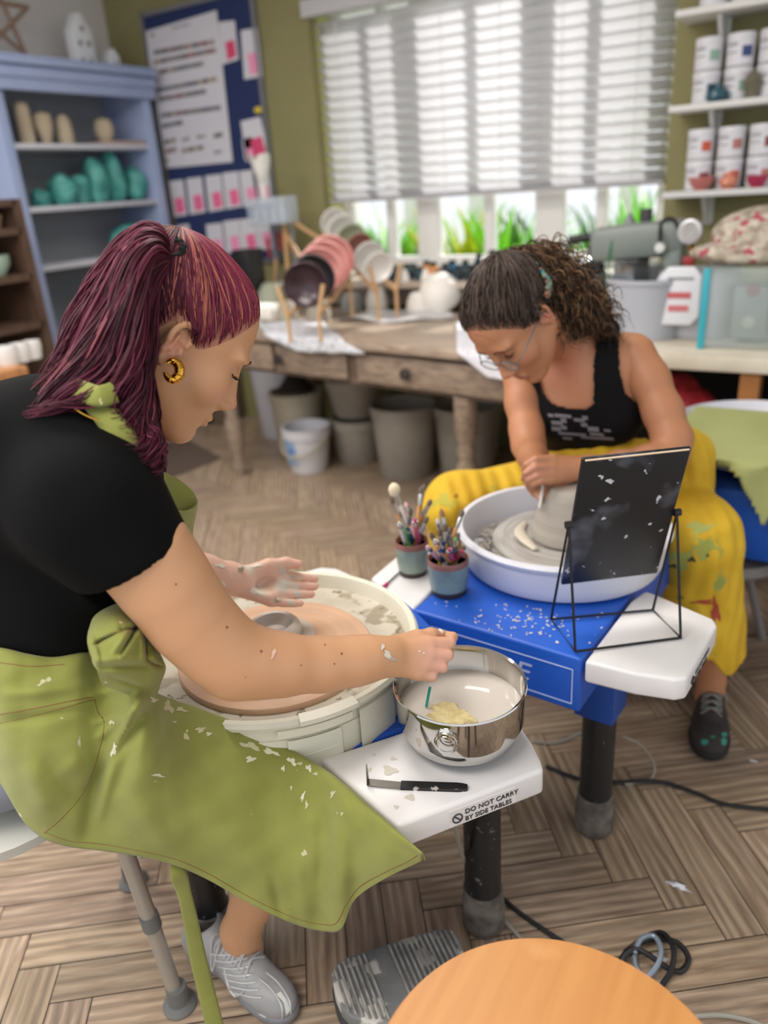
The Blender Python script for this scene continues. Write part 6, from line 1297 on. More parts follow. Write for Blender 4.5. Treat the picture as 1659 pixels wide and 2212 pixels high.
for i in range(n):
    ci = rs.randint(NC) if i > NC*6 else i % NC
    u = np.clip(CU[ci]+rs.randn()*.07, 0, len(GW)-1.001); a = int(min(u, len(GW)-2)); w = u-a; g = crom(GW[a]*(1-w)+GW[a+1]*w, k); t = np.linspace(0, 1, k)
    dpt = max(0, CD_[ci]+rs.randn()*.004); sp = np.clip(t*3.5, 0, 1); L_ = np.clip(CL[ci]*rs.uniform(.9, 1.03), 0, 1)
    if CU[ci] < .6: dpt = rs.uniform(0, .07)
    g = g+vray(g)*(dpt*sp)[:, None]+(rs.randn(3)*.0035)[None]*(sp*(1-.45*t))[:, None]
    fr = CF[ci]; ph = CPh[ci]+rs.randn()*.15; am = CA[ci]*(.15+t*1.2)*rs.uniform(.8, 1.2); 
    g = g+RT[None]*(am*np.sin(fr*t*2+ph))[:, None]+vd[None]*(am*np.cos(fr*t*2+ph))[:, None]+DN[None]*(am*.5*np.sin(fr*1.7*t+ph*2))[:, None]
    tt = np.linspace(0, L_, k)*(k-1); ii = np.minimum(tt.astype(int), k-2); ff = (tt-ii)[:, None]; paths[i] = g[ii]*(1-ff)+g[ii+1]*ff
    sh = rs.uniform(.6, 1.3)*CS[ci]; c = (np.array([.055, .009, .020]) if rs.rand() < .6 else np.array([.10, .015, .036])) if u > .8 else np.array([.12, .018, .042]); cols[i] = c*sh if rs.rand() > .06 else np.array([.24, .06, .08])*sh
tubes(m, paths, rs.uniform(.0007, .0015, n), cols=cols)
# curls at the shoulder
for j, (cx, cy, r0_) in enumerate(((58, 905, 17), (85, 880, 15), (120, 862, 14), (45, 885, 13), (330, 985, 12), (150, 845, 13), (318, 950, 12), (98, 905, 14), (70, 935, 13))):
    q = []
    for i in range(26):
        t = np.linspace(0, 1, 20); a = t*rs.uniform(5, 9)+rs.uniform(0, 6); rr = PXR(r0_, .9)*(1-.3*t)*rs.uniform(.6, 1.1); c0 = PD(cx+12+rs.randn()*6, cy-4+rs.randn()*6, .90+rs.rand()*.03)
        q.append(c0+RT*(rr*np.cos(a))[:, None]+vd*(rr*np.sin(a)*.7)[:, None]+DN*((t-.5)*PXR(38, .9))[:, None])
    tubes(m, np.array(q), .0012, cols=np.tile(np.array([.12, .018, .045]), (26, 1))*rs.uniform(.6, 1.5, (26, 1)))
# inner mass so the tail is not see-through
S = SDF(*bounds(np.concatenate(GW), .08), .006)
for a_, (r0_, r1_) in ((1, (.012, .024)), (2, (.012, .028)), (3, (.012, .026)), (4, (.012, .014))):
    g = GW[a_]+vray(GW[a_])*np.minimum(1, np.arange(10)/2.5)[:, None]*.055+(np.mean([GW[2], GW[3]], axis=0)-GW[a_])*.22; R_ = np.interp(np.arange(10), [0, 1, 4, 7, 9], [.005, .012, r1_, r1_*.7, .006]); S.chain(g[2:], R_[2:], k=.02)
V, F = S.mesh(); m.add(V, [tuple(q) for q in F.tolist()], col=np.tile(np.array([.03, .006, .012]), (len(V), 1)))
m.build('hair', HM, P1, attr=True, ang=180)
tp = H1(tie*np.array([1, 1, 1.0])); m = MB(); q = PD(377, 541, .975)
for i in range(26):
    a = rs.uniform(0, 6.28, 3); t = np.linspace(0, 2*math.pi, 14); ax = (GW[1][1]-q); ax /= np.linalg.norm(ax); e1_ = np.cross(ax, vd); e1_ /= np.linalg.norm(e1_); e2_ = np.cross(ax, e1_); rr = .012+.003*rs.rand()
    m.tube([q+ax*(.004*rs.randn()*.6)+rr*(math.cos(v)*e1_+math.sin(v)*e2_)*(1+.12*math.sin(5*v+a[0])) for v in t], .0018, 5)
m.build('hair_tie', mat('black_hair_tie', '#0f0e12', .8), P1)
# earring and necklace
GOLD = mat('polished_gold', '#d9a441', .15, metal=1)
dE = float((H1((-.008, -.078, -.02))-CP)@FW); cE = PD(372, 800, dE-.006); m = MB()
P = [cE+RT*PXR(15*math.cos(a), dE)+DN*PXR(20*math.sin(a), dE)+vd*.003*math.cos(a) for a in np.linspace(-2.3, 2.9, 26)]; m.tube(P, [.0015+.0052*max(0, math.sin((i/25)*math.pi*.8+.35))**1.3 for i in range(26)], 12)
for i in range(4, 22, 3): a = np.linspace(0, 2*math.pi, 17)[:-1]; T_ = P[i+1]-P[i]; T_ /= np.linalg.norm(T_); U_ = np.cross(T_, vd); U_ /= np.linalg.norm(U_); W_ = np.cross(T_, U_); rr = .0017+.0052*max(0, math.sin((i/25)*math.pi*.8+.35))**1.3; m.tube([P[i]+T_*.002*math.sin(v)+U_*rr*math.cos(v)+W_*rr*math.sin(v) for v in a], .0009, 5, closed=True)
m.build('earring', GOLD, P1)
# ---- T-shirt
TSH = mat('black_jersey', '#08080a', .9, bump=.25, bscale=900, bdist=.0004, spec=.15)
S = SDF(*bounds([pel, c7, shR, shL, PD(320, 1200, .93)], .22), .005); torso1(S, .012)
def slv(S, sh, el, r0, r1): S.cone(sh, el, r0, r1, k=.07)
slv(S, shR*.95+chest*.05, PD(400, 1320, .96), .062, .064); slv(S, shL, PD(300, 1200, 1.2), .07, .058)
hemc, hemd = PD(312, 1196, .926), PD(400, 1320, .96)-PD(300, 1170, .92); hemd /= np.linalg.norm(hemd)
def local_cut(S, p, d, R):
    g = np.stack(np.meshgrid(*[S.lo[i]+S.h*np.arange(S.n[i]) for i in range(3)], indexing='ij'), -1).astype(np.float32); q = g-np.array(p, np.float32); a = q@np.array(d, np.float32); r_ = np.linalg.norm(q-a[..., None]*np.array(d, np.float32), axis=-1)
    S.F = np.where((a > 0) & (a < .2) & (r_ < R), np.maximum(S.F, a), S.F)
local_cut(S, hemc, hemd, .1)
V, F = S.mesh(); V = smooth_verts(V, F, 2)
nv = np.sin(V[:, 0]*55+V[:, 2]*38)*np.sin(V[:, 1]*47-V[:, 2]*29)*.0022; V = V+np.outer(nv, -FW)
Fc = V[F].mean(1); FN = np.cross(V[F[:, 1]]-V[F[:, 0]], V[F[:, 3]]-V[F[:, 0]]); FN /= np.linalg.norm(FN, axis=1)[:, None]+1e-12; keep = ~((np.abs((Fc-hemc)@hemd) < .005) & (np.linalg.norm(Fc-hemc, axis=1) < .062) & (FN@hemd > .75))
keep &= Fc[:, 2] > .66; keep &= ~(np.linalg.norm((Fc-(c7+fwd1*.035+np.array([0, 0, .03]))), axis=1) < .075)
keep &= ~(((Fc-PD(330, 1215, 1.22))@(PD(500, 1250, 1.36)-PD(300, 1200, 1.2)) > -.0) & (((Fc-chest)@rt1) < -.02) & (((Fc-chest)@fwd1) > .13))
m = MB(); m.add(V, [tuple(q) for q in F[keep].tolist()]); osh = m.build('black_t_shirt', TSH, P1, ang=180, solid=.002)
# sleeve hem band
U_ = np.cross(hemd, (0, 0, 1)); U_ /= np.linalg.norm(U_); W_ = np.cross(hemd, U_)
# ---- apron
AP = bpy.data.materials.new('olive_canvas'); AP.use_nodes = True
def canvas(m):
    nt = m.node_tree; N = nt.nodes; L = nt.links; b = N['Principled BSDF']; tc = N.new('ShaderNodeTexCoord')
    n = N.new('ShaderNodeTexNoise'); n.inputs['Scale'].default_value = 9; n.inputs['Detail'].default_value = 4; L.new(tc.outputs['Object'], n.inputs[0])
    r = N.new('ShaderNodeValToRGB'); r.color_ramp.elements[0].position = .3; r.color_ramp.elements[0].color = (*srgb('#7f8239'), 1); r.color_ramp.elements[1].position = .7; r.color_ramp.elements[1].color = (*srgb('#93984a'), 1); L.new(n.outputs[0], r.inputs[0])
    s = N.new('ShaderNodeTexNoise'); s.inputs['Scale'].default_value = 46; s.inputs['Detail'].default_value = 2; L.new(tc.outputs['Object'], s.inputs[0])
    q = N.new('ShaderNodeMapRange'); q.inputs[1].default_value = .735; q.inputs[2].default_value = .75; L.new(s.outputs[0], q.inputs[0])
    mx = N.new('ShaderNodeMix'); mx.data_type = 'RGBA'; L.new(q.outputs[0], mx.inputs[0]); L.new(r.outputs[0], mx.inputs[6]); mx.inputs[7].default_value = (*srgb('#c9c39a'), 1)
    L.new(mx.outputs[2], b.inputs['Base Color']); b.inputs['Roughness'].default_value = .85; b.inputs['Sheen Weight'].default_value = .2
    uv = N.new('ShaderNodeUVMap'); uv.uv_map = 'weave'; w = []
    for d in ('X', 'Y'):
        k = N.new('ShaderNodeTexWave'); k.bands_direction = d; k.inputs['Scale'].default_value = 210; k.inputs['Distortion'].default_value = .4; L.new(uv.outputs[0], k.inputs[0]); w.append(k)
    ad = N.new('ShaderNodeMath'); ad.operation = 'ADD'; L.new(w[0].outputs['Fac'], ad.inputs[0]); L.new(w[1].outputs['Fac'], ad.inputs[1])
    bp = N.new('ShaderNodeBump'); bp.inputs['Strength'].default_value = .12; bp.inputs['Distance'].default_value = .0005; L.new(ad.outputs[0], bp.inputs['Height']); L.new(bp.outputs[0], b.inputs['Normal'])
canvas(AP)
def px_grid(rows, nu, nv, fold=None):
    """rows of (px,py,depth) control points, Catmull-Rom both ways"""
    R_ = np.array([crom(np.array(r_, float), nu) for r_ in rows]); G = np.stack([crom(R_[:, i], nv) for i in range(nu)])
    W_ = np.zeros((nu, nv, 3))
    for i in range(nu):
        for j in range(nv):
            x, y, d = G[i, j]
            if fold: d = d-1.5*fold(x, y)
            W_[i, j] = PD(x, y, d)
    return W_, G
def seg(x, y, x0, y0, x1, y1, w):
    dx, dy = x1-x0, y1-y0; t = max(0, min(1, ((x-x0)*dx+(y-y0)*dy)/(dx*dx+dy*dy))); q = math.hypot(x-x0-t*dx, y-y0-t*dy); return math.exp(-(q/w)**2)*(.35+.65*math.sin(math.pi*min(1, max(0, t*.9+.08))))
FOLDS = [(325, 1500, 215, 1590, 9, .010), (300, 1520, 235, 1640, 10, .012), (345, 1500, 190, 1700, 12, -.008), (270, 1540, 205, 1560, 7, .006), (250, 1620, 215, 1760, 12, .009), (215, 1640, 185, 1800, 16, -.009), (180, 1640, 120, 1680, 22, .007), (110, 1650, 190, 1740, 26, -.007), (60, 1640, 100, 1760, 26, .007), (300, 1560, 260, 1700, 14, -.007),
         (400, 1560, 470, 1600, 14, .005), (350, 1520, 330, 1640, 14, .005), (735, 1760, 735, 1990, 22, .009), (700, 1760, 690, 2000, 18, -.007), (790, 1790, 760, 1960, 24, -.006), (640, 1850, 660, 2000, 16, .005), (590, 1900, 610, 1985, 12, -.005), (720, 1690, 780, 1800, 20, .006), (20, 1500, 190, 1480, 12, .006), (0, 1560, 200, 1530, 10, -.005), (200, 1500, 320, 1470, 10, .007), (430, 1700, 520, 1860, 40, .006), (300, 1750, 380, 1850, 26, .006), (560, 1700, 620, 1900, 50, -.006)]
foldf = lambda x, y: sum(f[5]*seg(x, y, *f[:5]) for f in FOLDS)+.0012*math.sin(x*.05+y*.03)*math.sin(y*.045)
T_ = [(-70, 1400, 1.02), (0, 1405, .89), (60, 1420, .88), (110, 1427, .885), (170, 1418, .90), (230, 1405, .93), (290, 1440, .985), (332, 1497, 1.05), (370, 1517, 1.10), (430, 1538, 1.135), (500, 1565, 1.155), (580, 1602, 1.165), (650, 1638, 1.15), (720, 1682, 1.11), (790, 1740, 1.06), (850, 1790, 1.02), (913, 1844, 1.0)]
Hm = [(-70, 1620, 1.13), (0, 1690, 1.05), (50, 1770, 1.05), (95, 1810, 1.05), (150, 1828, 1.06), (220, 1837, 1.07), (300, 1849, 1.08), (380, 1869, 1.10), (450, 1900, 1.13), (520, 1940, 1.155), (590, 1976, 1.17), (650, 2000, 1.18), (700, 2011, 1.175), (737, 2006, 1.155), (765, 1945, 1.12), (830, 1898, 1.06), (911, 1858, 1.017)]
shbv = bvh_of(osh)
def shd(px, py, d):
    q = onto(shbv, px, py, .014); return min(1.06, max(d, float((q-CP)@FW))) if q is not None else d
for i_ in range(1, 6): T_[i_] = (T_[i_][0], T_[i_][1], shd(T_[i_][0], T_[i_][1]-8, T_[i_][2]))
Tk = [(a[0]+(6 if i > 9 else 0), a[1]+14-0*i, a[2]+.05) for i, a in enumerate(T_)]
M1 = [((a[0]*.66+b[0]*.34), (a[1]*.66+b[1]*.34), (a[2]*.66+b[2]*.34)-.042*min(1, (16-i)/4)) for i, (a, b) in enumerate(zip(T_, Hm))]
M2 = [((a[0]*.32+b[0]*.68), (a[1]*.32+b[1]*.68), (a[2]*.32+b[2]*.68)-.038*min(1, (16-i)/4)) for i, (a, b) in enumerate(zip(T_, Hm))]
Wg, Gp = px_grid([Tk, T_, M1, M2, Hm], 200, 110, foldf)
def cloth(G, name, parent, m_, th=.0022, flip=False):
    mb = MB().grid(G); o = mb.build(name, m_, parent, ang=180, solid=th); a, b = G.shape[:2]
    ul = o.data.uv_layers.new(name='weave'); du = np.linalg.norm(G[1:, b//2]-G[:-1, b//2], axis=1).cumsum(); dv = np.linalg.norm(G[a//2, 1:]-G[a//2, :-1], axis=1).cumsum(); du = np.concatenate([[0], du]); dv = np.concatenate([[0], dv])
    vi = np.zeros(len(o.data.loops), int); o.data.loops.foreach_get('vertex_index', vi); uv = np.stack([du[vi//b], dv[vi % b]], 1); ul.data.foreach_set('uv', uv.ravel().astype(np.float32)); return o
apr = cloth(Wg, 'apron', P1, AP); apr['label'] = 'olive green canvas apron splashed with clay'
apbv = bvh_of(apr)
THR = mat('brown_thread', '#7d4a2c', .7)
hemin = [(a[0]+(b[0]-a[0])*.955, a[1]+(b[1]-a[1])*.955) for a, b in zip(T_, Hm)]
hemin = [(100, 1797), (150, 1815), (220, 1822), (300, 1836), (380, 1855), (450, 1886), (520, 1926), (590, 1962), (650, 1986), (700, 1996), (728, 1992), (748, 1952), (778, 1915), (830, 1884), (880, 1860), (903, 1846)]
stitch(apbv, hemin, .0007, THR, apr, n=160)
for pl_ in ([(0, 1562), (60, 1548), (130, 1530), (203, 1510)], [(203, 1510), (212, 1540), (226, 1560), (222, 1590), (205, 1650), (180, 1710), (140, 1760), (96, 1799)], [(0, 1543), (100, 1525), (200, 1505)], [(0, 1432), (70, 1440), (140, 1436)]): stitch(apbv, pl_, .0007, THR, apr, n=70)
AS = mat('dried_clay_on_cloth', '#c5c09a', .8); AS2 = mat('dried_clay_pale', '#d9d5b8', .8)
for i, (x, y, rx, ry, a_) in enumerate(((432, 1577, 9, 5, 0), (450, 1586, 6, 3, 0), (362, 1528, 14, 8, 1.0), (330, 1512, 8, 5, .5), (540, 1612, 22, 6, .25), (585, 1625, 18, 5, .3), (170, 1602, 3, 10, 0), (668, 1660, 8, 5, .8), (683, 1672, 5, 3, 0), (631, 1645, 12, 5, .7), (648, 1650, 6, 3, 0), (247, 1620, 4, 14, .3), (243, 1560, 6, 4, 0), (612, 1660, 4, 5, 0), (630, 1702, 2, 5, 0), (655, 1720, 3, 10, .3), (663, 1738, 3, 8, 0), (540, 1640, 10, 6, 0), (375, 1560, 5, 2, 0), (600, 1580+28, 10, 3, .4), (720, 1715, 4, 8, .4), (340, 1674, 12, 3, .2), (390, 1534, 12, 4, .3))):
    decal(apbv, blob_px(x, y, rx, ry, i, wob=.5, ang=a_), [AS, AS2][i % 2], apr, 'clay_splash', lift=.0016, rings=2)
# bib and straps
G, _ = px_grid([[(322, 1012, 1.0), (350, 1018, 1.05), (385, 1036, 1.09), (415, 1060, 1.11), (427, 1080, 1.10)], [(330, 1050, 1.0), (355, 1062, 1.05), (385, 1072, 1.085), (412, 1082, 1.10), (424, 1092, 1.09)], [(345, 1085, .995), (365, 1096, 1.04), (390, 1104, 1.07), (410, 1104, 1.085), (420, 1104, 1.08)]], 30, 16); cloth(G, 'apron_bib', P1, AP)
G, _ = px_grid([[(350, 1085, .965), (370, 1098, .985), (398, 1103, 1.02), (420, 1094, 1.07), (427, 1081, 1.10)], [(366, 1108, .965), (382, 1112, .99), (400, 1114, 1.02), (416, 1108, 1.06), (424, 1100, 1.09)], [(380, 1140, .975), (392, 1145, .99), (402, 1148, 1.02), (410, 1150, 1.05), (416, 1145, 1.08)], [(396, 1195, 1.0), (402, 1200, 1.01), (407, 1205, 1.03), (411, 1206, 1.05), (414, 1200, 1.07)]], 26, 30); ob2 = cloth(G, 'apron_bib', P1, AP)
def strap(pts, w, name, parent, m_=AP, th=.0022, side=None, n=40):
    P = crom([np.append(PD(*p[:3]), (p[3] if len(p) > 3 else w)) for p in pts], n); C = P[:, :3]; Wd = P[:, 3]; T = np.gradient(C, axis=0); T /= np.linalg.norm(T, axis=1)[:, None]
    vd_ = C-CP; vd_ /= np.linalg.norm(vd_, axis=1)[:, None]; Sx = np.cross(T, vd_); Sx /= np.linalg.norm(Sx, axis=1)[:, None]
    G = np.stack([C+Sx*(Wd*s)[:, None]+vd_*(abs(s)**2*Wd*.25)[:, None] for s in np.linspace(-1, 1, 7)], 1); return cloth(G, name, parent, m_, th)
strap([(300, 965, .925), (325, 1020, .94), (350, 1075, .955), (372, 1120, .965), (392, 1165, .98), (408, 1200, .99)], .007, 'apron_strap', P1)
strap([(168, 828, .93), (190, 848, .905), (225, 890, .89), (258, 935, .89), (290, 985, .905), (320, 1025, .925)], .015, 'apron_strap', P1)
strap([(160, 838, .885), (185, 848, .878), (215, 856, .876), (250, 847, .885)], .012, 'apron_strap', P1)
strap([(372, 1868, 1.115, .003), (385, 1890, 1.12, .012), (398, 1930, 1.15, .010), (412, 1990, 1.18, .011), (428, 2070, 1.21, .0125), (448, 2150, 1.23, .013), (470, 2240, 1.25, .014)], .012, 'apron_tie', P1, n=60)
# bunched cloth at the waist
S = SDF(*bounds([PD(180, 1400, .93), PD(360, 1500, 1.1), PD(260, 1300, .95)], .07), .0026)
for a in ([(235, 1420, .965, .02), (290, 1450, .99, .02)], [(230, 1370, .965, .02), (290, 1370, 1.0, .02)]) if 1 else ([(198, 1415, .915, .012), (196, 1370, .925, .014), (225, 1335, .94, .016), (262, 1312, .96, .015), (290, 1322, .985, .014)], [(225, 1400, .93, .024), (260, 1370, .955, .03), (290, 1370, .985, .026)], [(290, 1330, .985, .016), (308, 1375, .99, .014), (322, 1420, 1.0, .012), (352, 1440, 1.01, .009), (345, 1470, 1.03, .011), (325, 1500, 1.05, .012)],
          [(240, 1440, .945, .02), (290, 1430, .98, .024), (318, 1460, 1.01, .018)], [(205, 1355, .925, .010), (215, 1395, .91, .008), (212, 1432, .905, .007)], [(270, 1420, .945, .008), (300, 1380, .95, .007)], [(235, 1405, .92, .007), (280, 1355, .94, .006)], [(225, 1370, .92, .006), (270, 1335, .945, .006)]): ch(S, a, k=.008)
V, F = S.mesh(); V = smooth_verts(V, F, 2); V = V-FW*(.0012*np.sin(V[:, 0]*240+V[:, 1]*130)*np.sin(V[:, 2]*170))[:, None]
MB().add(V, [tuple(q) for q in F.tolist()]).build('apron_waist_folds', AP, P1, ang=180)
WF = [(205, 1392, 262, 1360, 5, -.010), (262, 1360, 312, 1352, 5, -.010), (232, 1372, 300, 1345, 6, .006), (300, 1345, 262, 1412, 5, -.008), (312, 1350, 262, 1420, 6, .006), (285, 1350, 245, 1410, 5, .005), (312, 1352, 316, 1425, 4, -.010), (303, 1360, 308, 1430, 6, .006), (316, 1425, 345, 1440, 5, -.008), (335, 1400, 330, 1440, 7, .006), (210, 1440, 330, 1438, 7, -.006), (215, 1425, 320, 1420, 8, .005), (240, 1460, 320, 1490, 6, -.005), (200, 1380, 215, 1440, 6, .005)]
wf = lambda x, y: sum(f[5]*seg(x, y, *f[:5]) for f in WF)
G, _ = px_grid([[(192, 1364, .955), (205, 1332, .955), (240, 1310, .96), (275, 1303, .965), (303, 1326, .98), (320, 1356, .995)], [(190, 1386, .915), (214, 1360, .915), (250, 1340, .915), (285, 1342, .935), (312, 1362, .96), (334, 1392, .985)],
    [(196, 1412, .905), (230, 1402, .90), (265, 1392, .905), (298, 1393, .93), (324, 1402, .96), (350, 1424, .99)], [(208, 1438, .905), (245, 1443, .905), (280, 1443, .925), (310, 1443, .95), (336, 1446, .975), (357, 1444, 1.005)],
    [(215, 1462, .925), (255, 1474, .94), (288, 1484, .965), (312, 1492, .99), (328, 1498, 1.015), (346, 1476, 1.035)], [(222, 1478, .945), (258, 1492, .965), (288, 1503, .99), (310, 1508, 1.015), (326, 1512, 1.035), (338, 1502, 1.05)]], 90, 90, wf)
wo = cloth(G, 'apron_waist_folds', P1, AP); wbv = bvh_of(wo)
stitch(wbv, [(210, 1395), (240, 1375), (275, 1362), (305, 1355), (316, 1380), (314, 1415), (330, 1432), (352, 1440)], .0008, THR, wo, n=70)
MB().tube(crom([PD(152, 872, .885), PD(170, 888, .88), PD(192, 900, .878), PD(214, 908, .88)], 20), .0012, 6).build('necklace', GOLD, P1)
# dark shorts under the apron
S = SDF(*bounds([pel, hipR, hipL, kneeR], .15), .008); S.ell(pel, (.17, .13, .105), B=B1y, k=.03); S.cone(hipR, hipR*.5+kneeR*.5, .092, .078, k=.03); S.cone(hipL, hipL*.5+kneeL*.5, .092, .078, k=.03); V, F = S.mesh()
MB().add(smooth_verts(V, F, 1), [tuple(q) for q in F.tolist()]).build('shorts', mat('grey_denim', '#8b909a', .9), P1, ang=180)
# sneaker
def shoe(parent, heel, toe, name, mats, lace=True, high=False, w=.05, tall=.075, zs=.0):
    heel = np.array(heel, float); toe = np.array(toe, float); L0 = np.linalg.norm(toe-heel); f = (toe-heel)/L0; s = np.cross((0, 0, 1), f); s /= np.linalg.norm(s); u = np.cross(f, s)
    X = lambda a, b, c: heel+f*(a*L0)+s*b+u*c
    B = np.stack([f, s, u], 1)
    So = SDF(*bounds([X(0, -.06, 0), X(1, .06, 0), X(0, 0, tall+.08), X(1, 0, .1)], .04), .0032)
    So.ell(X(.17, 0, .02), (.045, .034, .022), B=B, k=.01); So.cone(X(.15, 0, .017), X(.5, .004, .017), .03, .028, k=.02); So.ell(X(.72, 0, .017), (.07, w*.95, .02), B=B, k=.03); So.ell(X(.86, -.0, .017), (.04, w*.75, .018), B=B, k=.02)
    So.cut(X(0, 0, .026), u); So.cut(X(0, 0, -.0), -u)
    Va, Fa = So.mesh(); sl = MB().add(smooth_verts(Va, Fa, 1), [tuple(q) for q in Fa.tolist()]).build('sole', mats[1], parent, ang=180)
    U = SDF(*bounds([X(0, -.06, 0), X(1, .06, 0), X(0, 0, tall+.1), X(1, 0, .1)], .04), .0028)
    U.ell(X(.15, 0, .045), (.038, .032, .04), B=B, k=.01); U.cone(X(.16, 0, .06), X(.18, 0, tall), .033, .034, k=.02); U.cone(X(.2, 0, .06), X(.55, 0, .05), .036, .033, k=.03); U.ell(X(.7, 0, .035), (.07, w*.88, .032), B=B, k=.03); U.ell(X(.86, 0, .03), (.036, w*.7, .024), B=B, k=.02); U.cone(X(.3, 0, tall*.9), X(.62, 0, .06), .026, .022, k=.02)
    U.cone(X(.17, 0, tall+.03), X(.2, 0, tall-.02), .027, .026, k=.008, sub=True); U.cut(X(0, 0, .018), -u)
    if high: U.cone(X(.17, 0, tall), X(.15, 0, tall+.035), .037, .038, k=.02); U.cone(X(.17, 0, tall+.07), X(.18, 0, tall-.01), .03, .026, k=.006, sub=True)
    Vb, Fb = U.mesh(); Vb = smooth_verts(Vb, Fb, 1); up = MB().add(Vb, [tuple(q) for q in Fb.tolist()]).build('upper', mats[0], parent, ang=180)
    bv = BVHTree.FromPolygons([Vector(v) for v in Vb.tolist()], [tuple(q) for q in Fb.tolist()])
    def on_(a, b, lift=.002):
        h = bv.ray_cast(Vector(X(a, b, .2).tolist()), Vector((-u).tolist())); return np.array(h[0])+u*lift if h[0] else X(a, b, .05)
    if lace:
        for i in range(5):
            a = .38+i*.062; P = [on_(a, -.024, .002), on_(a+.012, -.01, .0035), on_(a+.02, 0.0, .0045), on_(a+.028, .01, .0035), on_(a+.04, .024, .002)]; MB().tube(crom(P, 12), .0022, 6).build('lace', mats[2], parent)
            P = [on_(a, .024, .002), on_(a+.012, .01, .0035), on_(a+.02, 0.0, .0055), on_(a+.028, -.01, .0035), on_(a+.04, -.024, .002)]; MB().tube(crom(P, 12), .0022, 6).build('lace', mats[2], parent)
        for sg in (-1, 1): P = [on_(.38, 0, .005), on_(.36, sg*.02, .014), on_(.40, sg*.04, .016), on_(.42, sg*.022, .01), on_(.38, 0, .006)]; MB().tube(crom(P, 20), .0018, 6).build('lace', mats[2], parent)
    return X, on_, bv, up
hl_, to_ = PZ(415, 2035, .012), PZ(618, 2192, .0); print('shoe1 len', np.linalg.norm(hl_-to_)); 
SN = [mat('silver_sneaker', '#9a9a9b', .5, metal=.1, c2='#b3b3b3', nscale=12), mat('sneaker_sole', '#7d7e82', .5), mat('lace_grey', '#b9b9bb', .6)]
X, on_, sbv, upo = shoe(P1, hl_, hl_+(to_-hl_)/np.linalg.norm(to_-hl_)*.27, 'sneaker', SN, tall=.082, w=.043)
def sidepatch(bv, pts, m_, parent, name, r_=None):
    if r_: 
        Q = [onto(bv, *p, .001) for p in crom(np.array([(*p, 0) for p in pts]), 24)[:, :2]]; Q = [q for q in Q if q is not None]
        if len(Q) > 2: MB().tube(Q, r_ if np.isscalar(r_) else np.interp(np.linspace(0, 1, len(Q)), np.linspace(0, 1, len(r_)), r_), 6, flat=.5).build(name, m_, parent)
SVL = mat('sneaker_silver_trim', '#d2d2d0', .25, metal=.4)
sidepatch(sbv, [(484, 2088), (492, 2122), (505, 2148), (522, 2145), (533, 2128)], SVL, P1, 'swoosh_mark', [.0008, .002, .0036, .0024, .0006])
for i in range(7): sidepatch(sbv, [(455+i*9, 2060+i*14), (490+i*9, 2062+i*15), (530+i*6, 2052+i*17)], SVL, P1, 'upper_ridge', .0022)
for ln_ in ([(575, 2100), (603, 2125), (624, 2160), (628, 2190)], [(560, 2112), (590, 2140), (608, 2172), (610, 2200)], [(520, 2165), (545, 2180), (575, 2196)], [(498, 2150), (520, 2178), (550, 2202)]): sidepatch(sbv, ln_, SVL, P1, 'upper_ridge', .0018)
decal(sbv, [(596, 2148), (606, 2142), (620, 2160), (626, 2182), (618, 2192), (616, 2172), (606, 2156)], mat('sneaker_white', '#dfe2dc', .5), P1, 'toe_patch', lift=.0015)
# ---- stool of the red-haired person
st1 = thing('adjustable_stool', (-1.108, .487, 0), 'grey height-adjustable stool with rubber feet under the red-haired person', 'stool')
ALU = mat('aluminium_tube', '#b3aea6', .35, metal=.5); RB = mat('grey_rubber', '#6c6d6b', .6)
cS = np.array([-1.108, .487, 0]); 
MB().lathe([(0, .46), (.13, .462), (.165, .475), (.17, .495), (.155, .503), (0, .5)], cS, 40).build('seat', mat('seat_ivory', '#c9c8be', .5), st1)
for fx, fy in ((-1.18, .71), (-.886, .56), (-1.036, .265), (-1.33, .415)):
    f = np.array([fx, fy, 0]); tp_ = cS+(f-cS)*.84+np.array([0, 0, .465]); d = (tp_-f)/np.linalg.norm(tp_-f)
    lg = MB().cyl(f+d*.03, tp_, .0135).build('leg', ALU, st1); MB().cyl(f+d*.2, f+d*.23, .0165).build('collar', RB, lg)
    MB().lathe([(.03, 0), (.031, .004), (.02, .014), (.0185, .05), (0, .052)], f+np.array([0, 0, .0005]), 24).build('rubber_foot', RB, lg)
    m = MB(); q_ = f+d*.08; vd2 = CP-q_; vd2 /= np.linalg.norm(vd2)
    for k_ in range(3): m.cyl(f+d*(.085+.03*k_)+vd2*.0125, f+d*(.085+.03*k_)+vd2*.0142, .003)
    m.build('adjustment_holes', DARK, lg)
for i, j in ((0, 2), (1, 3)): pass
# =================================================================== the dark-haired person at the far wheel
SK2 = (.47, .21, .108); P2 = thing('person', (-.45, 2.0, 0), 'person with dark curly ponytail, glasses, black tank top and yellow trousers, trimming a pot', 'person')
Bh2 = np.array([(-.199, -.622, -.757), (-.444, -.631, .636)]); x_ = Bh2[0]/np.linalg.norm(Bh2[0]); z_ = Bh2[1]-x_*(Bh2[1]@x_); z_ /= np.linalg.norm(z_); Bh2 = np.stack([x_, np.cross(z_, x_), z_], 1)
s2, hp2 = 1.05, np.array([-.6615, 1.625, 1.064])
H2 = lambda p: xf(np.atleast_2d(np.array(p, float)), Bh2, s2, hp2)[0]
body = MB(); addb(xf(hV, Bh2, s2, hp2), hF, face_paint(hV, SK2, (.38, .11, .09), (.55, .22, .14), None))
sL, sR = PD(1385, 755, 1.80), PD(1118, 800, 1.93); nk = (sL+sR)/2+np.array([0, .01, .02]); ch2 = PD(1268, 850, 1.90); bl2 = PD(1290, 950, 2.0); pl2 = np.array([-.50, 2.03, .56])
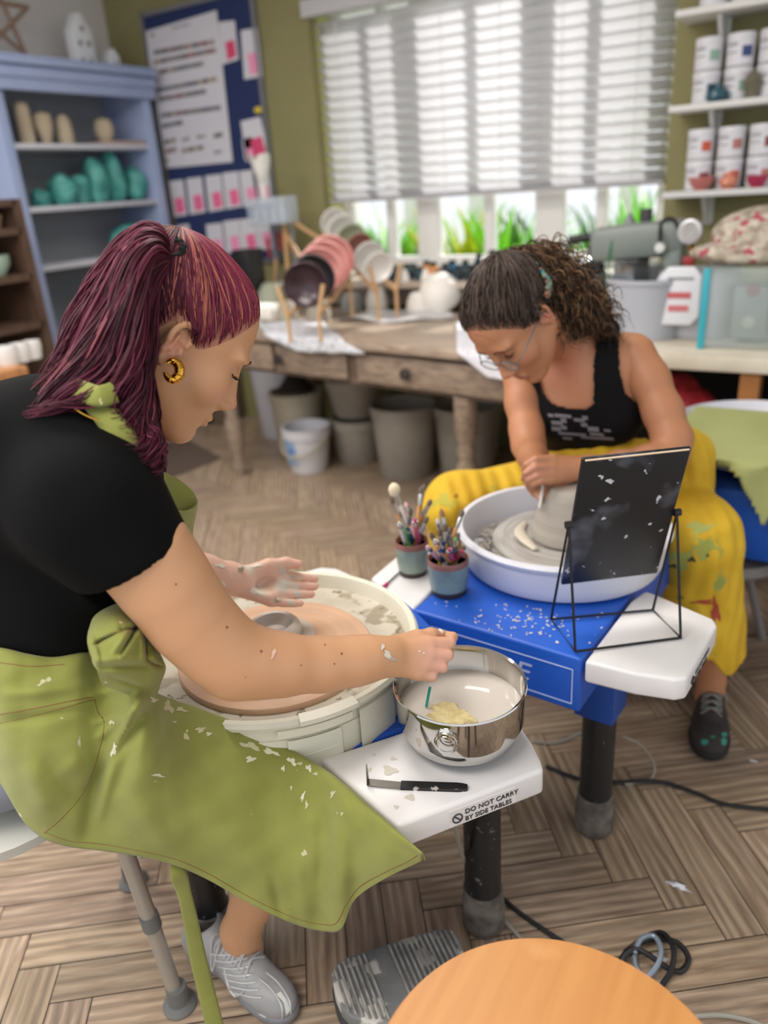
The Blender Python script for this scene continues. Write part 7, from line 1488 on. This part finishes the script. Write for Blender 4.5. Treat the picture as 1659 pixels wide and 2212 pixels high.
lat = sL-sR; lat[2] = 0; lat /= np.linalg.norm(lat); fw2 = np.array([-lat[1], lat[0], 0]); fw2 = -fw2 if fw2[1] > 0 else fw2
ax2 = nk-bl2; ax2 /= np.linalg.norm(ax2); fy = np.cross(ax2, lat); fy = fy if fy[1] < 0 else -fy; Bt2 = np.stack([lat, fy/np.linalg.norm(fy), ax2], 1)
def torso2(S, g=0):
    S.ell(pl2, (.17+g, .13+g, .13+g), k=.03); S.ell(bl2, (.125+g, .095+g, .13+g), B=Bt2, k=.05); S.ell(ch2, (.14+g, .1+g, .14+g), B=Bt2, k=.05)
    S.cone(sR*.88+nk*.12-ax2*.01, sL*.88+nk*.12-ax2*.01, .042+g, .042+g, k=.06); S.cone(nk, ch2, .06+g, .09+g, k=.05); 
    for s_ in (-1, 1): S.ell(ch2+fy*.05+lat*s_*.065-ax2*.03, .058+g, k=.03)
    if g == 0: S.cone(nk, H2((-.035, 0, -.05)), .052, .052, k=.03)
bd = bounds([pl2, nk, sL, sR, H2((-.03, 0, -.05)), ch2], .2)
S = SDF(*bd, .005); torso2(S); V, F = S.mesh(); V = smooth_verts(V, F, 2); addb(V, F, paint(V, SK2, [(PD(1210, 800, 1.8), .1, (.52, .2, .12), 1.2)]))
aL = [(1372, 765, 1.80, .046), (1402, 820, 1.79, .0445), (1432, 890, 1.775, .0435), (1452, 950, 1.76, .043), (1445, 985, 1.75, .04), (1400, 997, 1.735, .036), (1340, 1005, 1.715, .031), (1275, 1012, 1.695, .026), (1245, 1012, 1.685, .0235)]
aR = [(1125, 810, 1.92, .046), (1130, 870, 1.90, .042), (1138, 930, 1.875, .0395), (1142, 962, 1.85, .038), (1150, 985, 1.79, .033), (1160, 1003, 1.73, .027)]
pts = [PD(*p[:3]) for p in aL+aR]+[PD(1165, 1085, 1.66)]
S = SDF(*bounds(pts, .07), .0032); ch(S, aL, k=.02); ch(S, aR, k=.02)
hA = dict(w=[(1238, 1000, 1.685), (1238, 1010, 1.683), (1236, 1020, 1.682), (1232, 1028, 1.68)], m=[(1195, 992, 1.665, .0115), (1192, 1008, 1.66, .012), (1190, 1024, 1.658, .0112), (1188, 1038, 1.657, .010)],
          f=[[(1158, 992, 1.65, .0092), (1138, 1003, 1.655, .008), (1132, 1014, 1.67, .0072)], [(1156, 1010, 1.645, .0092), (1136, 1022, 1.65, .008), (1131, 1034, 1.665, .0072)], [(1160, 1028, 1.645, .0088), (1143, 1036, 1.65, .0078), (1140, 1048, 1.665, .007)], [(1168, 1040, 1.645, .008), (1152, 1046, 1.65, .0072), (1150, 1054, 1.665, .0064)]],
          th=[(1228, 1030, 1.69, .014), (1200, 1050, 1.69, .0115), (1188, 1062, 1.69, .0095), (1180, 1072, 1.69, .008)])
hB = dict(w=[(1155, 1000, 1.715), (1162, 1004, 1.71), (1170, 1007, 1.708), (1178, 1008, 1.71)], m=[(1150, 1030, 1.69, .0105), (1160, 1036, 1.685, .011), (1170, 1038, 1.685, .0105), (1180, 1036, 1.69, .0098)],
          f=[[(1150, 1050, 1.685, .0088), (1158, 1064, 1.685, .0078), (1162, 1072, 1.688, .007)], [(1163, 1054, 1.678, .009), (1166, 1068, 1.68, .008), (1167, 1078, 1.683, .0072)], [(1174, 1054, 1.682, .0085), (1177, 1064, 1.685, .0075), (1176, 1073, 1.688, .0068)], [(1186, 1050, 1.69, .0078), (1188, 1060, 1.692, .007), (1186, 1066, 1.695, .0062)]],
          th=[(1150, 1012, 1.70, .013), (1142, 1034, 1.695, .0105), (1146, 1052, 1.692, .009), (1154, 1066, 1.69, .0078)])
hand(S, hA); hand(S, hB); S.cone(PD(1268, 1012, 1.69), PD(1215, 1012, 1.675), .024, .018, k=.015)
V, F = S.mesh(); V = smooth_verts(V, F, 1, .4); addb(V, F, paint(V, SK2, [(PD(1165, 1072, 1.68), .018, (.72, .40, .33), 1), (PD(1150, 1020, 1.65), .05, (.52, .24, .16), 1.2)]))
kR2 = PD(1512, 1160, 1.83); an2 = np.array([-.205, 1.83, .12]); hp_ = pl2+np.array([.1, -.02, -.03])
kL2 = PD(990, 1092, 2.02); hq_ = pl2+np.array([-.1, -.02, -.03]); an3 = np.array([-.9, 1.75, .1])
S = SDF(*bounds([kR2, an2, hp_], .1), .007); S.cone(hp_, kR2, .08, .055, k=.02); S.cone(kR2, an2, .052, .036, k=.02); S.cone(an2, an2-np.array([0, 0, .05]), .036, .038); V, F = S.mesh(); addb(smooth_verts(V, F, 1), F, paint(V, SK2, []))
body.build('body', SKM, P2, attr=True, ang=180)
brow_lash(mat('brow_dark', '#3a2820', .8), mat('lash_black', '#1a1414', .6), Bh2, s2, hp2, P2)
# tank top
S = SDF(*bd, .0036); torso2(S, .008); V, F = S.mesh(); V = smooth_verts(V, F, 2); Fc = V[F].mean(1)
q = Fc-CP; dz = q@FW; PXc = 829.5+FPX*(q@RT)/dz; PYc = 1106+FPX*(q@DN)/dz
def inside(px, py, poly):
    n = len(poly); r_ = np.zeros(len(px), bool); j = n-1
    for i in range(n):
        xi, yi = poly[i]; xj, yj = poly[j]; c = ((yi > py) != (yj > py)) & (px < (xj-xi)*(py-yi)/(yj-yi+1e-9)+xi); r_ ^= c; j = i
    return r_
neckp = [(1060, 600), (1288, 600), (1286, 760), (1282, 800), (1282, 872), (1268, 884), (1230, 884), (1190, 872), (1168, 845), (1158, 800), (1150, 740), (1060, 760)]
armp = [(1338, 600), (1336, 740), (1338, 800), (1350, 850), (1372, 868), (1392, 880), (1500, 900), (1500, 600)]
armq = [(1000, 760), (1122, 760), (1130, 830), (1150, 880), (1100, 900), (1000, 900)]
keep = ~(inside(PXc, PYc, neckp) | inside(PXc, PYc, armp) | inside(PXc, PYc, armq)) & (PYc < 985)
keep &= (Fc[:, 2] < 1.04)
TK = mat('black_ribbed_cotton', '#0b0a0d', .85, spec=.2)
tt = MB().add(V, [tuple(q) for q in F[keep].tolist()]).build('tank_top', TK, P2, ang=180, solid=.003)
tbv = BVHTree.FromPolygons([Vector(v) for v in V.tolist()], [tuple(q) for q in F[keep].tolist()])
GP = mat('grey_print', '#77737a', .8)
for (x, y, w, h) in ((1186, 893, 12, 7), (1200, 893, 36, 7), (1258, 897, 12, 8), (1210, 902, 12, 10), (1238, 902, 24, 7), (1188, 908, 24, 8), (1250, 912, 14, 8), (1184, 920, 20, 9), (1205, 918, 12, 8), (1262, 920, 24, 10), (1195, 931, 60, 6), (1262, 933, 30, 6), (1240, 940, 50, 5), (1282, 942, 28, 6), (1200, 942, 20, 5), (1295, 926, 14, 5)):
    sk = (y-900)*.35; p = [(x+sk, y), (x+w+sk, y+w*.07), (x+w+sk+2, y+h+w*.07), (x+sk+2, y+h)]; decal(tbv, p, GP, P2, 'printed_pattern', lift=.0025, rings=2)
# hair
rs = np.random.RandomState(5); tie2 = np.array([-.075, .0, .108]); HB = hair_mat('dark_brown_hair', .5)
m = MB(); G, Cc = cap_mesh(hbv, tie2, HAIRLINE, (.26, .13, .08), (.020, .013, .011), fade=.28); m.grid(xf(G.reshape(-1, 3), Bh2, s2, hp2).reshape(G.shape), closed_u=True, col=Cc)
pa, us = cap_paths(hbv, tie2, HAIRLINE, 1300, 16, rs, lift=(.002, .008)); t = np.linspace(0, 1, 16)
pa = pa+(.003*np.sin(t[None, :, None]*rs.uniform(9, 16, (len(pa), 1, 1))+rs.uniform(0, 6, (len(pa), 1, 3))))
tubes(m, xf(pa.reshape(-1, 3), Bh2, s2, hp2).reshape(pa.shape), rs.uniform(.0009, .0016, len(us)), cols=np.array([.036, .025, .02])*rs.uniform(.3, 2.8, (len(us), 1)))
C2 = [(1215, 590, 1.72, 45), (1255, 640, 1.72, 58), (1285, 690, 1.73, 55), (1240, 705, 1.73, 50), (1195, 605, 1.71, 34), (1318, 712, 1.74, 36)]
S = SDF(*bounds([PD(*c[:3]) for c in C2], .07), .006)
for c in C2: S.ell(PD(c[0], c[1], c[2]+.025), PXR(c[3]*.62, c[2]), k=.02)
S.cone(H2(tie2), PD(1215, 610, 1.72), .018, .03, k=.02); V, F = S.mesh(); m.add(smooth_verts(V, F, 1), [tuple(q) for q in F.tolist()], col=np.tile(np.array([.014, .009, .007]), (len(V), 1)))
n = 1500; k = 26; q = []; cc = []; t = np.linspace(0, 1, k); t0 = H2(tie2)
for i in range(n):
    c = C2[rs.choice(6, p=[.2, .26, .22, .18, .06, .08])]; e = PD(c[0]+rs.randn()*c[3]*.48, c[1]+rs.randn()*c[3]*.48, c[2]-.02+rs.rand()*.05); st_ = t0+rs.randn(3)*.008 if rs.rand() < .35 else e-(e-t0)*rs.uniform(.2, .7)+rs.randn(3)*.012
    g = st_[None]*(1-t)[:, None]+e[None]*t[:, None]+np.outer(np.sin(t*math.pi), np.array([0, 0, .02])); ax = e-st_; l = np.linalg.norm(ax); ax /= l+1e-9; e1_ = np.cross(ax, (0, .3, 1)); e1_ /= np.linalg.norm(e1_); e2_ = np.cross(ax, e1_)
    rr = rs.uniform(.005, .0135); tw = rs.uniform(1.6, 3)*2*math.pi*(l/.06)**.5; ph = rs.uniform(0, 6.28); amp = np.clip(t*4, 0, 1)*rr
    q.append(g+e1_*(amp*np.cos(tw*t+ph))[:, None]+e2_*(amp*np.sin(tw*t+ph))[:, None]); w = rs.rand(); cc.append(np.array([.045, .026, .016])*rs.uniform(.5, 1.6) if w < .6 else np.array([.17, .095, .05])*rs.uniform(.6, 1.3))
tubes(m, np.array(q), rs.uniform(.0009, .0019, n), cols=np.array(cc)); m.build('hair', HB, P2, attr=True, ang=180)
m = MB(); TEAL = mat('teal_scrunchie', '#2f8a84', .6, c2='#9a5a3a', nscale=60)
P = crom([PD(1128, 566, 1.66), PD(1150, 572, 1.635), PD(1172, 590, 1.62), PD(1186, 612, 1.615), PD(1184, 636, 1.62)], 40)
m.tube([p+np.array([.0025*math.sin(i*1.3), .003*math.cos(i*1.7), .003*math.sin(i*1.1)]) for i, p in enumerate(P)], [.006+.0022*math.sin(i*1.2) for i in range(40)], 10); m.build('hair_tie', TEAL, P2)
# glasses
gl = MAT_GL = mat('grey_spectacle_frame', '#5c6e72', .3, metal=.4); LENS = mat('lens_glass', '#dfe8e8', .02, alpha=.22)
gf = MB()
for y in (-1, 1):
    ring_ = [H2((.103-.010*abs(math.cos(a)*.5+.5)*0, y*(.034+.025*math.cos(a)), -.004+.018*math.sin(a))) for a in np.linspace(0, 2*math.pi, 33)[:-1]]; gf.tube(ring_, .0012, 8, closed=True)
    MB().add([*ring_, H2((.1035, y*.034, -.004))], [(i, (i+1) % 32, 32) for i in range(32)]).build('lens', LENS, P2)
    gf.tube([H2((.102, y*.059, .0)), H2((.085, y*.072, .006)), H2((.03, y*.078, .012)), H2((-.01, y*.082, .014)), H2((-.02, y*.08, .0))], .0014, 8)
gf.tube([H2((.103, -.01, .002)), H2((.109, 0, .006)), H2((.103, .01, .002))], .0012, 8); gf.build('glasses', gl, P2)
MB().tube([PD(1172, 1040, 1.672), PD(1168, 1082, 1.672), PD(1165, 1096, 1.675)], .0035, 8).build('tool_tmp', PLAST, None).name = 'ribbon_tool'; tag(bpy.data.objects['ribbon_tool'], 'short white trimming tool held in both hands above the pot', 'tool')
# yellow trousers
YL = mat('yellow_cotton', '#d9b42c', .8, c2='#c9a01e', nscale=5, bump=.35, bscale=60, bdist=.004, spots=[('#8f9a4a', 9, .66, .06)])
hem = np.array([-.222, 1.80, .215])
S = SDF(*bounds([pl2, kR2, kL2, hem, PD(1290, 960, 1.98)], .16), .006)
S.ell(pl2+np.array([0, 0, .0]), (.19, .15, .14), k=.03); S.ell(PD(1285, 985, 1.96), (.125, .10, .07), B=Bt2, k=.03)
S.cone(pl2+np.array([.09, -.02, .0]), kR2, .1, .088, k=.05); S.cone(pl2+np.array([.12, -.0, .02]), PD(1470, 990, 1.93), .09, .08, k=.05)
S.cone(kR2, hem, .088, .095, k=.04); S.cone(pl2+np.array([-.09, -.02, .0]), kL2, .1, .078, k=.05); S.cone(kL2, np.array([-.88, 1.74, .25]), .085, .08, k=.04); S.cone(PD(1290, 1000, 1.98), PD(1250, 1070, 2.06), .06, .06, k=.05)
S.ell(PD(968, 1105, 1.97), (.055, .05, .05), k=.04)
V, F = S.mesh(); V = smooth_verts(V, F, 2)
nz = .0045*np.sin(V[:, 0]*60+3*np.sin(V[:, 2]*17))*np.sin(V[:, 2]*22+V[:, 1]*31)+.003*np.sin(V[:, 0]*130+V[:, 1]*90+4*np.sin(V[:, 2]*9)); V = V-np.outer(nz, FW)
Fc = V[F].mean(1); keep = ~((Fc[:, 2] < .235-.02*np.sin(Fc[:, 0]*70)))
MB().add(V, [tuple(q) for q in F[keep].tolist()]).build('yellow_trousers', YL, P2, ang=180, solid=.003)
ybv = BVHTree.FromPolygons([Vector(v) for v in V.tolist()], [tuple(q) for q in F[keep].tolist()])
for (x, y, rx, ry, c_, i) in ((1512, 1140, 26, 12, '#a9b060', 1), (1520, 1180, 30, 22, '#9fa54e', 2), (1470, 1210, 22, 24, '#aeb052', 3), (1495, 1208, 8, 5, '#3a3a30', 4), (1525, 1198, 6, 7, '#3a3a30', 5), (1455, 1222, 10, 4, '#3a3a30', 6), (1545, 1320, 9, 26, '#a84a32', 7), (1520, 1300, 22, 5, '#a84a32', 8), (960, 1085, 26, 14, '#b0a63c', 9), (985, 1072, 4, 4, '#8a5a2c', 10), (1470, 1290, 6, 4, '#3a3a30', 11)):
    decal(ybv, blob_px(x, y, rx, ry, i, wob=.5), mat('paint_patch_'+c_[1:], c_, .8), P2, 'paint_stain', lift=.0022, rings=3)
# boots
BT = [mat('boot_dark', '#2c2827', .8, c2='#383231', nscale=20), mat('boot_sole', '#1c1a1a', .7), mat('boot_lace', '#8a8580', .7)]
TG = mat('boot_teal', '#2f8d7c', .6)
bh, bt = np.array([-.222, 1.945, .012]), np.array([-.168, 1.645, .0]); X, on_, bbv, up_ = shoe(P2, bh, bt, 'boot', BT, high=True, w=.053, tall=.108)
for (x, y, rx, ry) in ((1498, 1592, 11, 7), (1522, 1603, 8, 6), (1563, 1602, 6, 8), (1564, 1587, 6, 5), (1490, 1545, 6, 3), (1493, 1566, 6, 3), (1540, 1592, 6, 2)): decal(bbv, blob_px(x, y, rx, ry, 1, wob=.1), TG, P2, 'teal_patch', lift=.0012)
for a, w_ in ((.36, .02), (.44, .018), (.52, .017), (.6, .015)):
    q = [on_(a-.025, -w_, .0012), on_(a-.025, w_, .0012), on_(a+.03, w_*.9, .0012), on_(a+.03, -w_*.9, .0012)]; MB().add(q, [(0, 1, 2, 3)]).build('tongue', TG, P2, solid=.001)
S = SDF(*bounds([X(.25, 0, .09), X(.3, 0, .16)], .05), .003); S.cone(X(.33, 0, .09), X(.27, 0, .15), .024, .026, k=.01); S.cone(X(.2, 0, .16), X(.22, 0, .09), .034, .03, k=.004, sub=True); V, F = S.mesh()
MB().add(V, [tuple(q) for q in F.tolist()]).build('tongue', TG, P2, ang=180)
# stool of the dark-haired person
st2 = thing('potters_stool', (pl2[0], pl2[1], 0), 'low round stool under the person in yellow trousers', 'stool')
MB().lathe([(0, .38), (.15, .38), (.155, .39), (.155, .405), (.15, .412), (0, .412)], (pl2[0], pl2[1]+.02, 0), 32).build('seat', BEECH, st2)
for k_ in range(4): a = k_*math.pi/2+.4; MB().cyl((pl2[0]+.09*math.cos(a), pl2[1]+.02+.09*math.sin(a), .38), (pl2[0]+.14*math.cos(a), pl2[1]+.02+.14*math.sin(a), 0), .014).build('leg', ALU, st2)
